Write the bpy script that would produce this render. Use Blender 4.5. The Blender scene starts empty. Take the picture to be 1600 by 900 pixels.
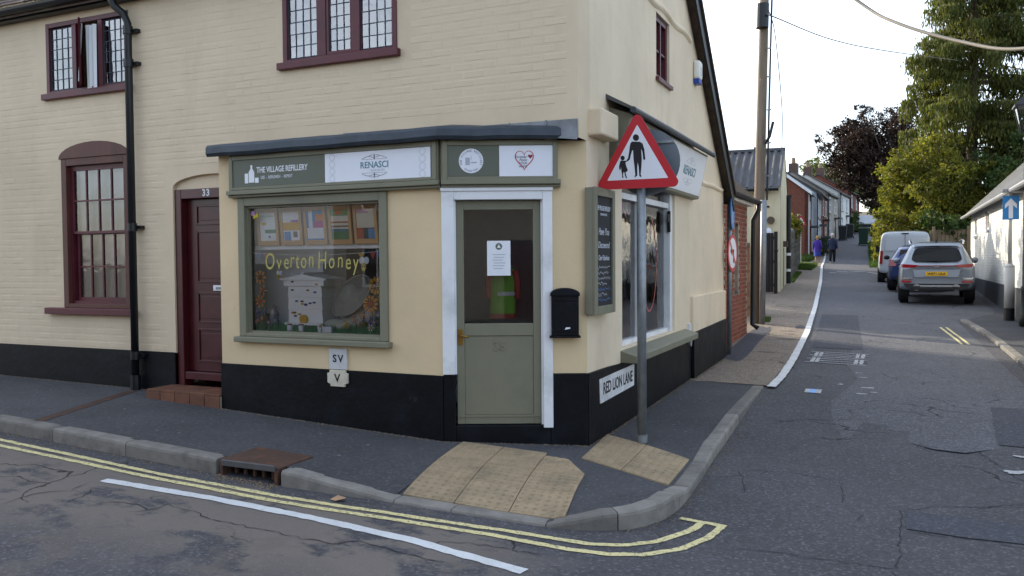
import bpy, math, random
import numpy as np
from mathutils import Vector, Matrix, Quaternion
random.seed(7); RNG = np.random.default_rng(11)
scene = bpy.context.scene
R = math.radians

# ---------------------------------------------------------------- camera
YAW, PITCH, ROLL = R(24.56), R(-1.9), R(.43)
fw = Vector((-math.sin(YAW)*math.cos(PITCH), math.cos(YAW)*math.cos(PITCH), math.sin(PITCH)))
r0 = Vector((math.cos(YAW), math.sin(YAW), 0)); u0 = r0.cross(fw)
rr_ = r0*math.cos(ROLL) - u0*math.sin(ROLL); uu_ = u0*math.cos(ROLL) + r0*math.sin(ROLL)
cam_d = bpy.data.cameras.new('camera'); cam = bpy.data.objects.new('camera', cam_d)
scene.collection.objects.link(cam)
cam_d.sensor_width = 36; cam_d.lens = 1302/1600*36; cam_d.clip_end = 3000; cam_d.clip_start = .05
m = Matrix.Identity(4)
for i in range(3):
    m[i][0] = rr_[i]; m[i][1] = uu_[i]; m[i][2] = -fw[i]
m.translation = Vector((0, 0, 1.65))
cam.matrix_world = m
scene.camera = cam

# ---------------------------------------------------------------- sky, sun, exposure
SUN_EL = R(23); SUN_AZ = math.atan2(-.88, .47)
to_sun = Vector((math.sin(SUN_AZ)*math.cos(SUN_EL), math.cos(SUN_AZ)*math.cos(SUN_EL), math.sin(SUN_EL)))
world = bpy.data.worlds.new('World'); scene.world = world; world.use_nodes = True
nt = world.node_tree; nt.nodes.clear()
out = nt.nodes.new('ShaderNodeOutputWorld'); bg = nt.nodes.new('ShaderNodeBackground')
sky = nt.nodes.new('ShaderNodeTexSky'); sky.sky_type = 'NISHITA'; sky.sun_disc = False
sky.sun_elevation = SUN_EL; sky.sun_rotation = SUN_AZ; sky.air_density = 1.0; sky.dust_density = 1.6; sky.ozone_density = 1.2
# thin bright cloud over the whole sky
tc = nt.nodes.new('ShaderNodeTexCoord'); mp = nt.nodes.new('ShaderNodeMapping'); mp.inputs['Scale'].default_value = (1, 1, 2.6)
nz = nt.nodes.new('ShaderNodeTexNoise'); nz.inputs['Scale'].default_value = 2.2; nz.inputs['Detail'].default_value = 7; nz.inputs['Roughness'].default_value = .58
cr = nt.nodes.new('ShaderNodeValToRGB'); cr.color_ramp.elements[0].position = .36; cr.color_ramp.elements[1].position = .66
cr.color_ramp.elements[0].color = (.0, .0, .0, 1); cr.color_ramp.elements[1].color = (.55, .55, .55, 1)
mx = nt.nodes.new('ShaderNodeMix'); mx.data_type = 'RGBA'
mx.inputs[7].default_value = (11.6, 12.4, 13.8, 1)
L = nt.links.new
L(tc.outputs['Generated'], mp.inputs[0]); L(mp.outputs[0], nz.inputs['Vector']); L(nz.outputs[0], cr.inputs[0])
L(cr.outputs[0], mx.inputs[0]); L(sky.outputs[0], mx.inputs[6]); L(mx.outputs[2], bg.inputs[0]); L(bg.outputs[0], out.inputs[0])
bg.inputs[1].default_value = .12
sun_d = bpy.data.lights.new('sun', 'SUN'); sun_d.energy = 3.2; sun_d.angle = R(.6); sun_d.color = (1, .88, .68)
sun = bpy.data.objects.new('sun', sun_d); scene.collection.objects.link(sun)
sun.rotation_euler = (-to_sun).to_track_quat('-Z', 'Y').to_euler(); sun.location = to_sun*60
scene.view_settings.view_transform = 'Standard'; scene.view_settings.look = 'None'
scene.view_settings.exposure = 1.22; scene.view_settings.gamma = 1; scene.view_settings.use_curve_mapping = False
scene.cycles.max_bounces = 6; scene.cycles.transparent_max_bounces = 12; scene.cycles.glossy_bounces = 3; scene.cycles.diffuse_bounces = 3
scene.cycles.caustics_reflective = False; scene.cycles.caustics_refractive = False

# ---------------------------------------------------------------- helpers
col = scene.collection
def link(o): col.objects.link(o); return o
def V3(p): return (float(p[0]), float(p[1]), float(p[2]))

class MB:
    def __init__(s): s.v = []; s.f = []
    def add(s, vs, fs):
        n = len(s.v); s.v += [V3(p) for p in vs]; s.f += [tuple(i+n for i in f) for f in fs]; return s
    def quad(s, a, b, c, d): return s.add([a, b, c, d], [(0, 1, 2, 3)])
    def poly(s, pts): return s.add(pts, [tuple(range(len(pts)))])
    def box(s, x0, x1, y0, y1, z0, z1):
        return s.add([(x0,y0,z0),(x1,y0,z0),(x1,y1,z0),(x0,y1,z0),(x0,y0,z1),(x1,y0,z1),(x1,y1,z1),(x0,y1,z1)],
                     [(3,2,1,0),(4,5,6,7),(0,1,5,4),(1,2,6,5),(2,3,7,6),(3,0,4,7)])
    def bx(s, fn, u0, u1, v0, v1, d0, d1):            # box in a wall's own frame fn(u, v, depth)
        P = [fn(u, v, d) for d in (d0, d1) for v in (v0, v1) for u in (u0, u1)]
        return s.add(P, [(0,1,3,2),(4,6,7,5),(0,4,5,1),(2,3,7,6),(0,2,6,4),(1,5,7,3)])
    def pr(s, fn, pts, d0, d1):                       # prism of a (u, v) outline
        n = len(pts); P = [fn(u, v, d0) for u, v in pts] + [fn(u, v, d1) for u, v in pts]
        F = [tuple(range(n)), tuple(range(2*n-1, n-1, -1))] + [(i, n+i, n+(i+1) % n, (i+1) % n) for i in range(n)]
        return s.add(P, F)
    def tube(s, path, rad, n=8, caps=True):
        path = [Vector(p) for p in path]; k = len(path)
        rs = rad if isinstance(rad, (list, tuple)) else [rad]*k
        t0 = (path[1]-path[0]).normalized(); a = t0.orthogonal().normalized(); rings = []
        for i, p in enumerate(path):
            t = (path[min(i+1, k-1)] - path[max(i-1, 0)]).normalized()
            a = (a - t*a.dot(t)).normalized(); b = t.cross(a)
            rings.append([p + (a*math.cos(2*math.pi*j/n) + b*math.sin(2*math.pi*j/n))*rs[i] for j in range(n)])
        vs = [q for r in rings for q in r]
        fs = [(i*n+j, i*n+(j+1) % n, (i+1)*n+(j+1) % n, (i+1)*n+j) for i in range(k-1) for j in range(n)]
        if caps: fs += [tuple(range(n-1, -1, -1)), tuple((k-1)*n+j for j in range(n))]
        return s.add(vs, fs)
    def cyl(s, p0, p1, r0, r1=None, n=16): return s.tube([p0, p1], [r0, r0 if r1 is None else r1], n)
    def lathe(s, c, prof, n=16, axis=(0,0,1)):
        ax = Vector(axis).normalized(); a = ax.orthogonal().normalized(); b = ax.cross(a); c = Vector(c); k = len(prof)
        vs = [c + ax*h + (a*math.cos(2*math.pi*j/n)+b*math.sin(2*math.pi*j/n))*max(r, 1e-4) for r, h in prof for j in range(n)]
        fs = [(i*n+j, i*n+(j+1) % n, (i+1)*n+(j+1) % n, (i+1)*n+j) for i in range(k-1) for j in range(n)]
        fs += [tuple(range(n-1, -1, -1)), tuple((k-1)*n+j for j in range(n))]
        return s.add(vs, fs)
    def ball(s, c, r, n=10, sc=(1,1,1)):
        c = Vector(c); k = n//2+1; pr = [(math.sin(math.pi*i/(k-1))*r, -math.cos(math.pi*i/(k-1))*r) for i in range(k)]
        m0 = len(s.v); s.lathe((0,0,0), pr, n)
        for i in range(m0, len(s.v)): p = s.v[i]; s.v[i] = (c.x+p[0]*sc[0], c.y+p[1]*sc[1], c.z+p[2]*sc[2])
        return s
    def wall(s, fn, us, vs, holes, th, skip_outer=True):  # wall sheet with real openings and reveals
        U = sorted(set([us[0], us[1]] + [h[i] for h in holes for i in (0, 1) if us[0] < h[i] < us[1]]))
        W = sorted(set([vs[0], vs[1]] + [h[i] for h in holes for i in (2, 3) if vs[0] < h[i] < vs[1]]))
        def solid(i, j):
            if i < 0 or j < 0 or i >= len(U)-1 or j >= len(W)-1: return False
            u = (U[i]+U[i+1])/2; v = (W[j]+W[j+1])/2
            return not any(h[0] < u < h[1] and h[2] < v < h[3] for h in holes)
        for i in range(len(U)-1):
            for j in range(len(W)-1):
                if not solid(i, j): continue
                a, b, c, d = U[i], U[i+1], W[j], W[j+1]
                s.quad(fn(a,c,0), fn(b,c,0), fn(b,d,0), fn(a,d,0)); s.quad(fn(a,c,th), fn(a,d,th), fn(b,d,th), fn(b,c,th))
                if not solid(i-1, j): s.quad(fn(a,c,0), fn(a,d,0), fn(a,d,th), fn(a,c,th))
                if not solid(i+1, j): s.quad(fn(b,c,0), fn(b,c,th), fn(b,d,th), fn(b,d,0))
                if not solid(i, j-1): s.quad(fn(a,c,0), fn(a,c,th), fn(b,c,th), fn(b,c,0))
                if not solid(i, j+1): s.quad(fn(a,d,0), fn(b,d,0), fn(b,d,th), fn(a,d,th))
        return s
    def mesh(s, name, mat, smooth=False):
        me = bpy.data.meshes.new(name); me.from_pydata(s.v, [], s.f); me.materials.append(mat)
        if smooth: me.polygons.foreach_set('use_smooth', [True]*len(me.polygons))
        me.update(); return me
    def build(s, name, mat, parent=None, smooth=False, bevel=0, sub=0, kind=None):
        o = bpy.data.objects.new(name, s.mesh(name, mat, smooth)); link(o)
        if parent is not None: attach(o, parent)
        if bevel:
            b = o.modifiers.new('bevel', 'BEVEL'); b.width = bevel; b.segments = 2; b.limit_method = 'ANGLE'; b.angle_limit = R(40)
        if sub:
            b = o.modifiers.new('sub', 'SUBSURF'); b.levels = sub; b.render_levels = sub
        if kind: o['kind'] = kind
        return o

WM = {}                                              # world matrices of the roots and parts
def wm(o): return WM.get(o.name, Matrix.Identity(4))
def attach(o, parent, local=False):
    o.parent = parent
    if not local: o.matrix_parent_inverse = wm(parent).inverted()
    else: WM[o.name] = wm(parent) @ Matrix.LocRotScale(o.location, o.rotation_euler, o.scale)
def thing(name, label, cat, loc=(0,0,0), rz=0, group=None):
    o = bpy.data.objects.new(name, None); link(o); o.empty_display_size = .2
    o.location = loc; o.rotation_euler = (0, 0, rz); WM[o.name] = Matrix.LocRotScale(Vector(loc), Matrix.Rotation(rz, 3, 'Z'), None)
    return tag(o, label, cat, group)
def tag(o, label=None, cat=None, group=None, kind=None):
    for k, v in (('label', label), ('category', cat), ('group', group), ('kind', kind)):
        if v: o[k] = v
    return o
def local(o, parent):                                # mesh built in the parent's own frame
    o.parent = parent; return o
def copy_tree(o, parent=None):
    c = o.copy(); link(c)
    if parent is not None: c.parent = parent
    for ch in list(o.children): copy_tree(ch, c)
    return c

# ---------------------------------------------------------------- materials
def lin(h):
    h = h.lstrip('#'); v = [int(h[i:i+2], 16)/255 for i in (0, 2, 4)]
    return tuple(((c+.055)/1.055)**2.4 if c > .04045 else c/12.92 for c in v)
def mk(name):
    ma = bpy.data.materials.new(name); ma.use_nodes = True; n = ma.node_tree.nodes; p = n['Principled BSDF']
    return ma, ma.node_tree, p
def node(t, typ, **kw):
    n = t.nodes.new(typ)
    for k, v in kw.items():
        if k in n.inputs: n.inputs[k].default_value = v
        else: setattr(n, k, v)
    return n
def noise(t, vec, scale, detail=4, rough=.55, stretch=None):
    if stretch:
        mpn = t.nodes.new('ShaderNodeMapping'); mpn.inputs['Scale'].default_value = stretch; t.links.new(vec, mpn.inputs[0]); vec = mpn.outputs[0]
    n = node(t, 'ShaderNodeTexNoise', Scale=scale, Detail=detail, Roughness=rough); t.links.new(vec, n.inputs['Vector']); return n.outputs[0]
def ramp(t, src, *st):
    c = t.nodes.new('ShaderNodeValToRGB'); e = c.color_ramp.elements
    while len(e) < len(st): e.new(.5)
    for el, (p, v) in zip(e, st): el.position = p; el.color = (v, v, v, 1) if not isinstance(v, tuple) else (*v[:3], 1)
    t.links.new(src, c.inputs[0]); return c.outputs[0]
def mixc(t, fac, a, b, mode='MIX'):
    m_ = t.nodes.new('ShaderNodeMix'); m_.data_type = 'RGBA'; m_.blend_type = mode
    for i, x in ((0, fac), (6, a), (7, b)):
        if hasattr(x, 'is_output'): t.links.new(x, m_.inputs[i])
        elif i == 0: m_.inputs[0].default_value = x
        else: m_.inputs[i].default_value = (*x[:3], 1)
    return m_.outputs[2]
def bump(t, p, src, strength, dist=.01, prev=None):
    b = node(t, 'ShaderNodeBump', Strength=strength, Distance=dist); t.links.new(src, b.inputs['Height'])
    if prev: t.links.new(prev, b.inputs['Normal'])
    t.links.new(b.outputs[0], p.inputs['Normal']); return b.outputs[0]
def mat(name, c, rough=.7, metal=0., spec=.4, var=.12, scale=5, bmp=0., bscale=90, rnd=0., dirt=None, dscale=3, stretch=None):
    ma, t, p = mk(name); c = lin(c) if isinstance(c, str) else c
    p.inputs['Roughness'].default_value = rough; p.inputs['Metallic'].default_value = metal; p.inputs['Specular IOR Level'].default_value = spec
    vec = node(t, 'ShaderNodeTexCoord').outputs['Object']
    n1 = noise(t, vec, scale, 6, .6, stretch)
    f = ramp(t, n1, (.3, 0.), (.7, 1.))
    cc = mixc(t, f, tuple(x*(1-var) for x in c), tuple(min(1, x*(1+var)) for x in c))
    if dirt:
        n2 = noise(t, vec, dscale, 7, .65, stretch); cc = mixc(t, ramp(t, n2, (.5, 0.), (.72, .75)), cc, lin(dirt) if isinstance(dirt, str) else dirt)
    if rnd:
        oi = t.nodes.new('ShaderNodeObjectInfo'); hs = t.nodes.new('ShaderNodeHueSaturation')
        mr = node(t, 'ShaderNodeMapRange'); mr.inputs[3].default_value = 1-rnd; mr.inputs[4].default_value = 1+rnd
        t.links.new(oi.outputs['Random'], mr.inputs[0]); t.links.new(mr.outputs[0], hs.inputs['Value']); t.links.new(cc, hs.inputs['Color']); cc = hs.outputs[0]
    t.links.new(cc, p.inputs['Base Color'])
    rg = ramp(t, n1, (0., max(0, rough-.1)), (1., min(1, rough+.1))); t.links.new(rg, p.inputs['Roughness'])
    if bmp: bump(t, p, noise(t, vec, bscale, 3, .6), bmp, .01)
    return ma
def island(name, c1, c2, rough=.6, trans=.35):       # leaves: every leaf its own tint
    ma, t, p = mk(name); g = t.nodes.new('ShaderNodeNewGeometry'); tc_ = t.nodes.new('ShaderNodeTexCoord')
    n1 = noise(t, tc_.outputs['Object'], .9, 3); a = mixc(t, g.outputs['Random Per Island'], c1, c2)
    a = mixc(t, ramp(t, n1, (.35, 0.), (.65, .5)), a, tuple(x*.55 for x in c1))
    t.links.new(a, p.inputs['Base Color']); p.inputs['Roughness'].default_value = rough; p.inputs['Specular IOR Level'].default_value = .25
    tr = t.nodes.new('ShaderNodeBsdfTranslucent'); ms = t.nodes.new('ShaderNodeMixShader'); ms.inputs[0].default_value = trans
    br = mixc(t, 1., a, (1.3, 1.35, .8), 'MULTIPLY'); t.links.new(br, tr.inputs[0])
    t.links.new(p.outputs[0], ms.inputs[1]); t.links.new(tr.outputs[0], ms.inputs[2]); t.links.new(ms.outputs[0], t.nodes['Material Output'].inputs[0])
    return ma
def glass(name, tint=(.97,.98,.98), ior=1.5, rough=.01, wav=0.):
    ma, t, p = mk(name); t.nodes.remove(p)
    tr = t.nodes.new('ShaderNodeBsdfTransparent'); tr.inputs[0].default_value = (*tint, 1)
    gl = t.nodes.new('ShaderNodeBsdfGlossy'); gl.inputs['Roughness'].default_value = rough
    fr = t.nodes.new('ShaderNodeFresnel'); fr.inputs[0].default_value = ior
    mul = t.nodes.new('ShaderNodeMath'); mul.operation = 'MULTIPLY'; mul.inputs[1].default_value = 1.25; mul.use_clamp = True
    ms = t.nodes.new('ShaderNodeMixShader'); t.links.new(fr.outputs[0], mul.inputs[0]); t.links.new(mul.outputs[0], ms.inputs[0])
    if wav:
        vec = node(t, 'ShaderNodeTexCoord').outputs['Object']; b = node(t, 'ShaderNodeBump', Strength=wav, Distance=.02); t.links.new(noise(t, vec, 5, 2), b.inputs['Height'])
        t.links.new(b.outputs[0], gl.inputs['Normal']); t.links.new(b.outputs[0], fr.inputs['Normal'])
    t.links.new(tr.outputs[0], ms.inputs[1]); t.links.new(gl.outputs[0], ms.inputs[2]); t.links.new(ms.outputs[0], t.nodes['Material Output'].inputs[0])
    return ma

def wall_paint(name, c, relief=.5, stain='#8d8067', amount=.35):
    ma, t, p = mk(name); c = lin(c); vec = node(t, 'ShaderNodeTexCoord').outputs['Object']
    big = noise(t, vec, .8, 6, .6); strk = noise(t, vec, 3.2, 6, .65, (1, 1, .22)); fine = noise(t, vec, 22, 4)
    cc = mixc(t, ramp(t, big, (.35, 0.), (.68, 1.)), tuple(x*.88 for x in c), tuple(x*1.05 for x in c))
    cc = mixc(t, ramp(t, strk, (.54, 0.), (.78, amount)), cc, lin(stain))
    cc = mixc(t, ramp(t, fine, (.6, 0.), (.75, .16)), cc, tuple(x*.7 for x in c))
    t.links.new(cc, p.inputs['Base Color']); p.inputs['Roughness'].default_value = .75; p.inputs['Specular IOR Level'].default_value = .3
    b = bump(t, p, noise(t, vec, 7, 5, .6), relief, .012); bump(t, p, noise(t, vec, 120, 2), .18, .004, b)
    return ma

M = {}
M['cream'] = wall_paint('cream_masonry_paint', '#d7c6ab', .18, amount=.14)
M['render'] = wall_paint('cream_render_paint', '#e0d0b6', .45, amount=.2)
M['shopcream'] = wall_paint('cream_shop_render', '#d8c39e', .3, '#a08f70', .12)
M['black'] = mat('black_plinth_paint', '#070a10', .5, var=.3, scale=4, bmp=.35, bscale=14, dirt='#161b23', dscale=3.1, spec=.18)
def scuffed(ma, c, scale=7., lo=.62, hi=.68, fac=.5, stretch=(1, 1, .5)):
    t = ma.node_tree; p = t.nodes['Principled BSDF']; src = p.inputs['Base Color'].links[0].from_socket; vec = node(t, 'ShaderNodeTexCoord').outputs['Object']
    t.links.new(mixc(t, ramp(t, noise(t, vec, scale, 9, .72, stretch), (lo, 0.), (hi, fac)), src, lin(c)), p.inputs['Base Color']); return ma
scuffed(M['black'], '#4a4c4e', 5., .66, .74, .45); scuffed(M['shopcream'], '#8d8474', 6., .64, .72, .35, (1, 1, .35)); scuffed(M['render'], '#9a917f', 4., .64, .74, .3, (1, 1, .25))
M['olive'] = mat('olive_paint', '#787765', .5, var=.06, scale=3, dirt='#6a6a5c', bmp=.06)
M['olivedark'] = mat('dark_olive_sign', '#5c6256', .5, var=.04)
M['white'] = mat('white_gloss_paint', '#dfe2e6', .4, var=.04, dirt='#b9bcbe')
M['hivewhite'] = mat('hive_white', '#f0f1f2', .6, var=.03); M['signwhite'] = mat('sign_white', '#dfe3ec', .35, var=.02)
M['maroon'] = mat('maroon_gloss', '#45131a', .32, var=.14, spec=.5, dirt='#2f0d12')
M['redframe'] = mat('oxblood_window_paint', '#55202a', .42, var=.18, dirt='#3c141c')
M['brown'] = mat('weathered_brown_paint', '#57332b', .55, var=.25, scale=8, dirt='#3a1f1d', stretch=(1, 1, .3))
M['blackpipe'] = mat('black_pipe_paint', '#14181c', .4, var=.2)
M['lead'] = mat('lead_sheet', '#3c444d', .5, metal=.3, var=.25, scale=6, bmp=.3, bscale=9)
M['flash'] = mat('grey_flashing', '#777c80', .55, metal=.2, var=.3, scale=9)
M['came'] = mat('lead_came', '#4a535e', .6, metal=.1, var=.1)
M['glass'] = glass('window_glass'); M['glassw'] = glass('old_glass', ior=2.0, wav=.12)
M['mirrorglass'] = glass('leaded_glass', (.6,.68,.78), 2.9, .015, .1)
M['darkglass'] = glass('car_glass', (.12,.13,.14), 1.6)
M['dimcurtain'] = mat('blue_grey_curtain', '#98a5b6', .9, var=.15, scale=9, stretch=(6, 6, .5)); M['curtain'] = mat('net_curtain', '#f0f2f4', .9, var=.04, scale=9, stretch=(6, 6, .5))
M['tile'] = mat('clay_roof_tile', '#4a3d36', .85, var=.35, scale=9, rnd=.25, dirt='#5a5a45', bmp=.3)
M['slate'] = mat('roof_slate', '#4b4d50', .7, var=.25, scale=5, dirt='#5d6155')
M['inner'] = mat('shop_interior_wall', '#dfe2e6', .85, var=.06)
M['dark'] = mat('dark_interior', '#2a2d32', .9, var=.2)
M['wood'] = mat('light_wood', '#b08a5b', .6, var=.15, stretch=(1, 1, 6))
M['metal'] = mat('galvanised_steel', '#868c90', .45, metal=.55, var=.16, scale=14)
M['iron'] = mat('rusty_cast_iron', '#4d3a32', .75, metal=.2, var=.3, scale=22, dirt='#6b4630', dscale=9, bmp=.4, bscale=60)
M['brass'] = mat('aged_brass', '#8a6b33', .4, metal=.9, var=.15)
M['ink'] = mat('black_ink', '#14161b', .6, var=.05)
M['red'] = mat('sign_red', '#b8202c', .4, var=.05)
M['blue'] = mat('sign_blue', '#2a7fc4', .4, var=.05)
M['signgrey'] = mat('sign_back_grey', '#6c747c', .5, metal=.3, var=.1)
M['plastic'] = mat('grey_pvc', '#8b8d90', .4, var=.05)
M['paper'] = mat('white_paper', '#dfe3ea', .8, var=.03)
M['teal'] = mat('teal_ink', '#5b8793', .6, var=.05); M['pale'] = mat('pale_ink', '#a5aeb8', .6, var=.05)
M['chalk'] = mat('chalk_white', '#c9ced6', .9, var=.1); M['slateboard'] = mat('chalkboard', '#1b2028', .7, var=.25, scale=7)
M['rubber'] = mat('tyre_rubber', '#17181a', .8, var=.1)
def brickmat(name, c, rnd=.25):
    return mat(name, c, .85, var=.2, scale=16, rnd=rnd, bmp=.5, bscale=70, dirt='#6d4a3c', dscale=8)
M['brick'] = brickmat('red_brick', '#8a4a38'); M['mortar'] = mat('lime_mortar', '#9a8f80', .95, var=.2, scale=12, bmp=.4)
M['buff'] = brickmat('buff_brick', '#9a7a58')

# ---------------------------------------------------------------- text
def text_mesh(s, size, align='CENTER', ext=.0008, shear=0, spacing=1., bold=0.):
    cu = bpy.data.curves.new('lettering', 'FONT'); cu.body = s; cu.size = size; cu.align_x = align; cu.align_y = 'CENTER'
    cu.extrude = ext; cu.shear = shear; cu.space_character = spacing; cu.offset = bold; cu.resolution_u = 3
    ob = bpy.data.objects.new('lettering', cu); me = bpy.data.meshes.new_from_object(ob)
    bpy.data.objects.remove(ob); bpy.data.curves.remove(cu); return me
def text(s, size, mt, parent, o, right, up=(0,0,1), align='CENTER', name='lettering', sx=1., **kw):
    me = text_mesh(s, size, align, **kw); me.materials.clear(); me.materials.append(mt)
    r_ = Vector(right).normalized(); u_ = Vector(up).normalized(); n_ = r_.cross(u_)
    mm = Matrix.Identity(4)
    for i in range(3): mm[i][0] = r_[i]*sx; mm[i][1] = u_[i]; mm[i][2] = n_[i]; mm[i][3] = o[i]
    me.transform(mm); ob = bpy.data.objects.new(name, me); link(ob); attach(ob, parent); return ob

# ---------------------------------------------------------------- the lie of the land
PX = np.array([(-60,.55),(-16,.36),(-10.15,.27),(-7.75,.235),(-6.2,.166),(-3.6,.042),(-2.46,0),(0,-.04),(10,-.1),(60,-.3)])
LY = np.array([(-400,0),(8,0),(13.4,.09),(22,.33),(35,.72),(54,1.35),(70,2.3),(93,4.35),(120,7),(160,10),(300,16),(600,20)])
def H(x, y): return float(np.interp(x, PX[:,0], PX[:,1]) + np.interp(y, LY[:,0], LY[:,1]))
def road_off(y):
    t = min(1, max(0, (y-7)/4.5)); return -.12 + .105*t*t*(3-2*t)
def road_z(x, y): return H(x, y) + road_off(y)
LEFT = np.array([(10.8,-1.4),(13.67,-1.42),(17.3,-1.55),(23.2,-1.87),(34.9,-2.6),(49,-3.58),(57,-4.0),(64,-4.4),(74,-4.7),(90,-4.5),(125,-3.2)])
def lane_left(y): return float(np.interp(y, LEFT[:,0], LEFT[:,1]))
# ================================================================ GROUND
def asphalt(name, c, tan=None, patches=.5, cracks=True, speck=1.):
    ma, t, p = mk(name); c = lin(c); vec = node(t, 'ShaderNodeTexCoord').outputs['Object']
    big = noise(t, vec, .55, 7, .62); mid = noise(t, vec, 3.1, 6, .6); fine = noise(t, vec, 160, 2, .7)
    cc = mixc(t, ramp(t, big, (.36, 0.), (.64, 1.)), tuple(x*(1-.35*patches) for x in c), tuple(x*(1+.3*patches) for x in c))
    cc = mixc(t, ramp(t, mid, (.5, 0.), (.68, .5)), cc, tuple(x*.68 for x in c))
    vo = node(t, 'ShaderNodeTexVoronoi', Scale=62.); t.links.new(vec, vo.inputs['Vector']); mot = noise(t, vec, 26, 5, .75); cc = mixc(t, ramp(t, mot, (.36, .45*speck), (.5, 0.)), cc, tuple(x*.5 for x in c)); cc = mixc(t, ramp(t, mot, (.52, 0.), (.68, .45*speck)), cc, tuple(min(1, x*1.9) for x in c))
    cc = mixc(t, ramp(t, vo.outputs['Color'], (.66, 0.), (.95, .6*speck)), cc, tuple(min(1, x*3.0) for x in c))
    cc = mixc(t, ramp(t, fine, (.35, .35), (.6, 0.)), cc, tuple(x*.45 for x in c))
    if tan:
        sp = node(t, 'ShaderNodeSeparateXYZ'); t.links.new(vec, sp.inputs[0])
        n_ = noise(t, vec, 1.5, 9, .66, (1, 1.5, 1)); 
        def band1(src, a, b, c_, d): return ramp(t, mr(src, a, d), (0., 0.), ((b-a)/(d-a), 1.), ((c_-a)/(d-a), 1.), (1., 0.))
        def mr(src, a, b):
            q = node(t, 'ShaderNodeMapRange'); q.inputs[1].default_value = a; q.inputs[2].default_value = b; t.links.new(src, q.inputs[0]); return q.outputs[0]
        wob = node(t, 'ShaderNodeMath', operation='MULTIPLY_ADD'); wob.inputs[1].default_value = 1.1; t.links.new(noise(t, vec, .8, 5), wob.inputs[0]); t.links.new(sp.outputs[1], wob.inputs[2])
        by = band1(wob.outputs[0], 3.7, 4.4, 5.25, 5.36); bx_ = band1(sp.outputs[0], -60., -59., -2.4, -1.6)
        m1 = node(t, 'ShaderNodeMath', operation='MULTIPLY'); t.links.new(by, m1.inputs[0]); t.links.new(bx_, m1.inputs[1])
        m2 = node(t, 'ShaderNodeMath', operation='MULTIPLY'); t.links.new(m1.outputs[0], m2.inputs[0]); t.links.new(ramp(t, n_, (.40, 0.), (.47, .9)), m2.inputs[1])
        tf = mixc(t, ramp(t, fine, (.4, 0.), (.6, 1.)), tuple(x*.8 for x in lin(tan)), lin(tan)); cc = mixc(t, m2.outputs[0], cc, tf)
        n3 = noise(t, vec, 1.9, 8, .7); g3 = node(t, 'ShaderNodeMath', operation='MULTIPLY'); t.links.new(ramp(t, n3, (.55, 0.), (.62, .55)), g3.inputs[0]); t.links.new(bx_, g3.inputs[1])
        cc = mixc(t, g3.outputs[0], cc, tuple(x*.7 for x in lin(tan)))
    hb = noise(t, vec, 160, 2, .7); b = bump(t, p, hb, .55, .012)
    b = bump(t, p, noise(t, vec, 5, 5), .3, .02, b)
    if cracks:
        vm = t.nodes.new('ShaderNodeVectorMath'); vm.operation = 'ADD'; nn = node(t, 'ShaderNodeTexNoise', Scale=1.6, Detail=6.); t.links.new(vec, nn.inputs['Vector'])
        sc_ = t.nodes.new('ShaderNodeVectorMath'); sc_.operation = 'SCALE'; sc_.inputs['Scale'].default_value = .9; t.links.new(nn.outputs['Color'], sc_.inputs[0])
        t.links.new(vec, vm.inputs[0]); t.links.new(sc_.outputs[0], vm.inputs[1])
        v2 = node(t, 'ShaderNodeTexVoronoi', Scale=.95, feature='DISTANCE_TO_EDGE'); t.links.new(vm.outputs[0], v2.inputs['Vector'])
        cm = ramp(t, v2.outputs['Distance'], (0., 1.), (.004, .7), (.010, 0.)); gate = ramp(t, noise(t, vec, .75, 3), (.52, 0.), (.60, 1.))
        m3 = node(t, 'ShaderNodeMath', operation='MULTIPLY'); t.links.new(cm, m3.inputs[0]); t.links.new(gate, m3.inputs[1])
        cc = mixc(t, m3.outputs[0], cc, (.012, .012, .013))
        inv = node(t, 'ShaderNodeMath', operation='SUBTRACT'); inv.inputs[0].default_value = 1; t.links.new(m3.outputs[0], inv.inputs[1]); bump(t, p, inv.outputs[0], .8, .02, b)
    t.links.new(cc, p.inputs['Base Color']); p.inputs['Roughness'].default_value = .82; p.inputs['Specular IOR Level'].default_value = .3
    return ma
M['road'] = asphalt('worn_road_asphalt', '#4b4b4f', tan='#77706a')
M['pave'] = asphalt('pavement_asphalt', '#48494d', patches=.7, cracks=False, speck=.65)
M['foot'] = asphalt('old_footway_asphalt', '#7b7166', patches=.45, cracks=True)
M['lane'] = asphalt('lane_asphalt', '#57585d', patches=.35, cracks=True)
M['patch'] = asphalt('newer_asphalt_patch', '#43454d', patches=.2, cracks=False)
M['kerb'] = mat('concrete_kerb', '#77746f', .85, var=.2, scale=7, rnd=.2, bmp=.5, bscale=110, dirt='#4c4b49', dscale=4)
M['tactile'] = mat('buff_tactile_concrete', '#97866c', .9, var=.14, scale=9, rnd=.05, bmp=.4, bscale=140, dirt='#746a58', dscale=3)
M['grass'] = island('grass_blades', (.05, .10, .02), (.10, .16, .035), trans=.3)
M['soil'] = mat('verge_soil', '#5a5038', .95, var=.3, scale=2, dirt='#4c5a2c', dscale=1.1, bmp=.5, bscale=20)
def roadpaint(name, c, wear=.5):
    ma, t, p = mk(name); c = lin(c); vec = node(t, 'ShaderNodeTexCoord').outputs['Object']
    cc = mixc(t, ramp(t, noise(t, vec, 6, 6), (.35, 0.), (.7, 1.)), tuple(x*.85 for x in c), c)
    f = ramp(t, noise(t, vec, 42, 5, .75), (wear, 0.), (wear+.09, .9)); cc = mixc(t, f, cc, (.085, .085, .09))
    t.links.new(cc, p.inputs['Base Color']); p.inputs['Roughness'].default_value = .75; bump(t, p, noise(t, vec, 160, 2), .4, .008); return ma
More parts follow.
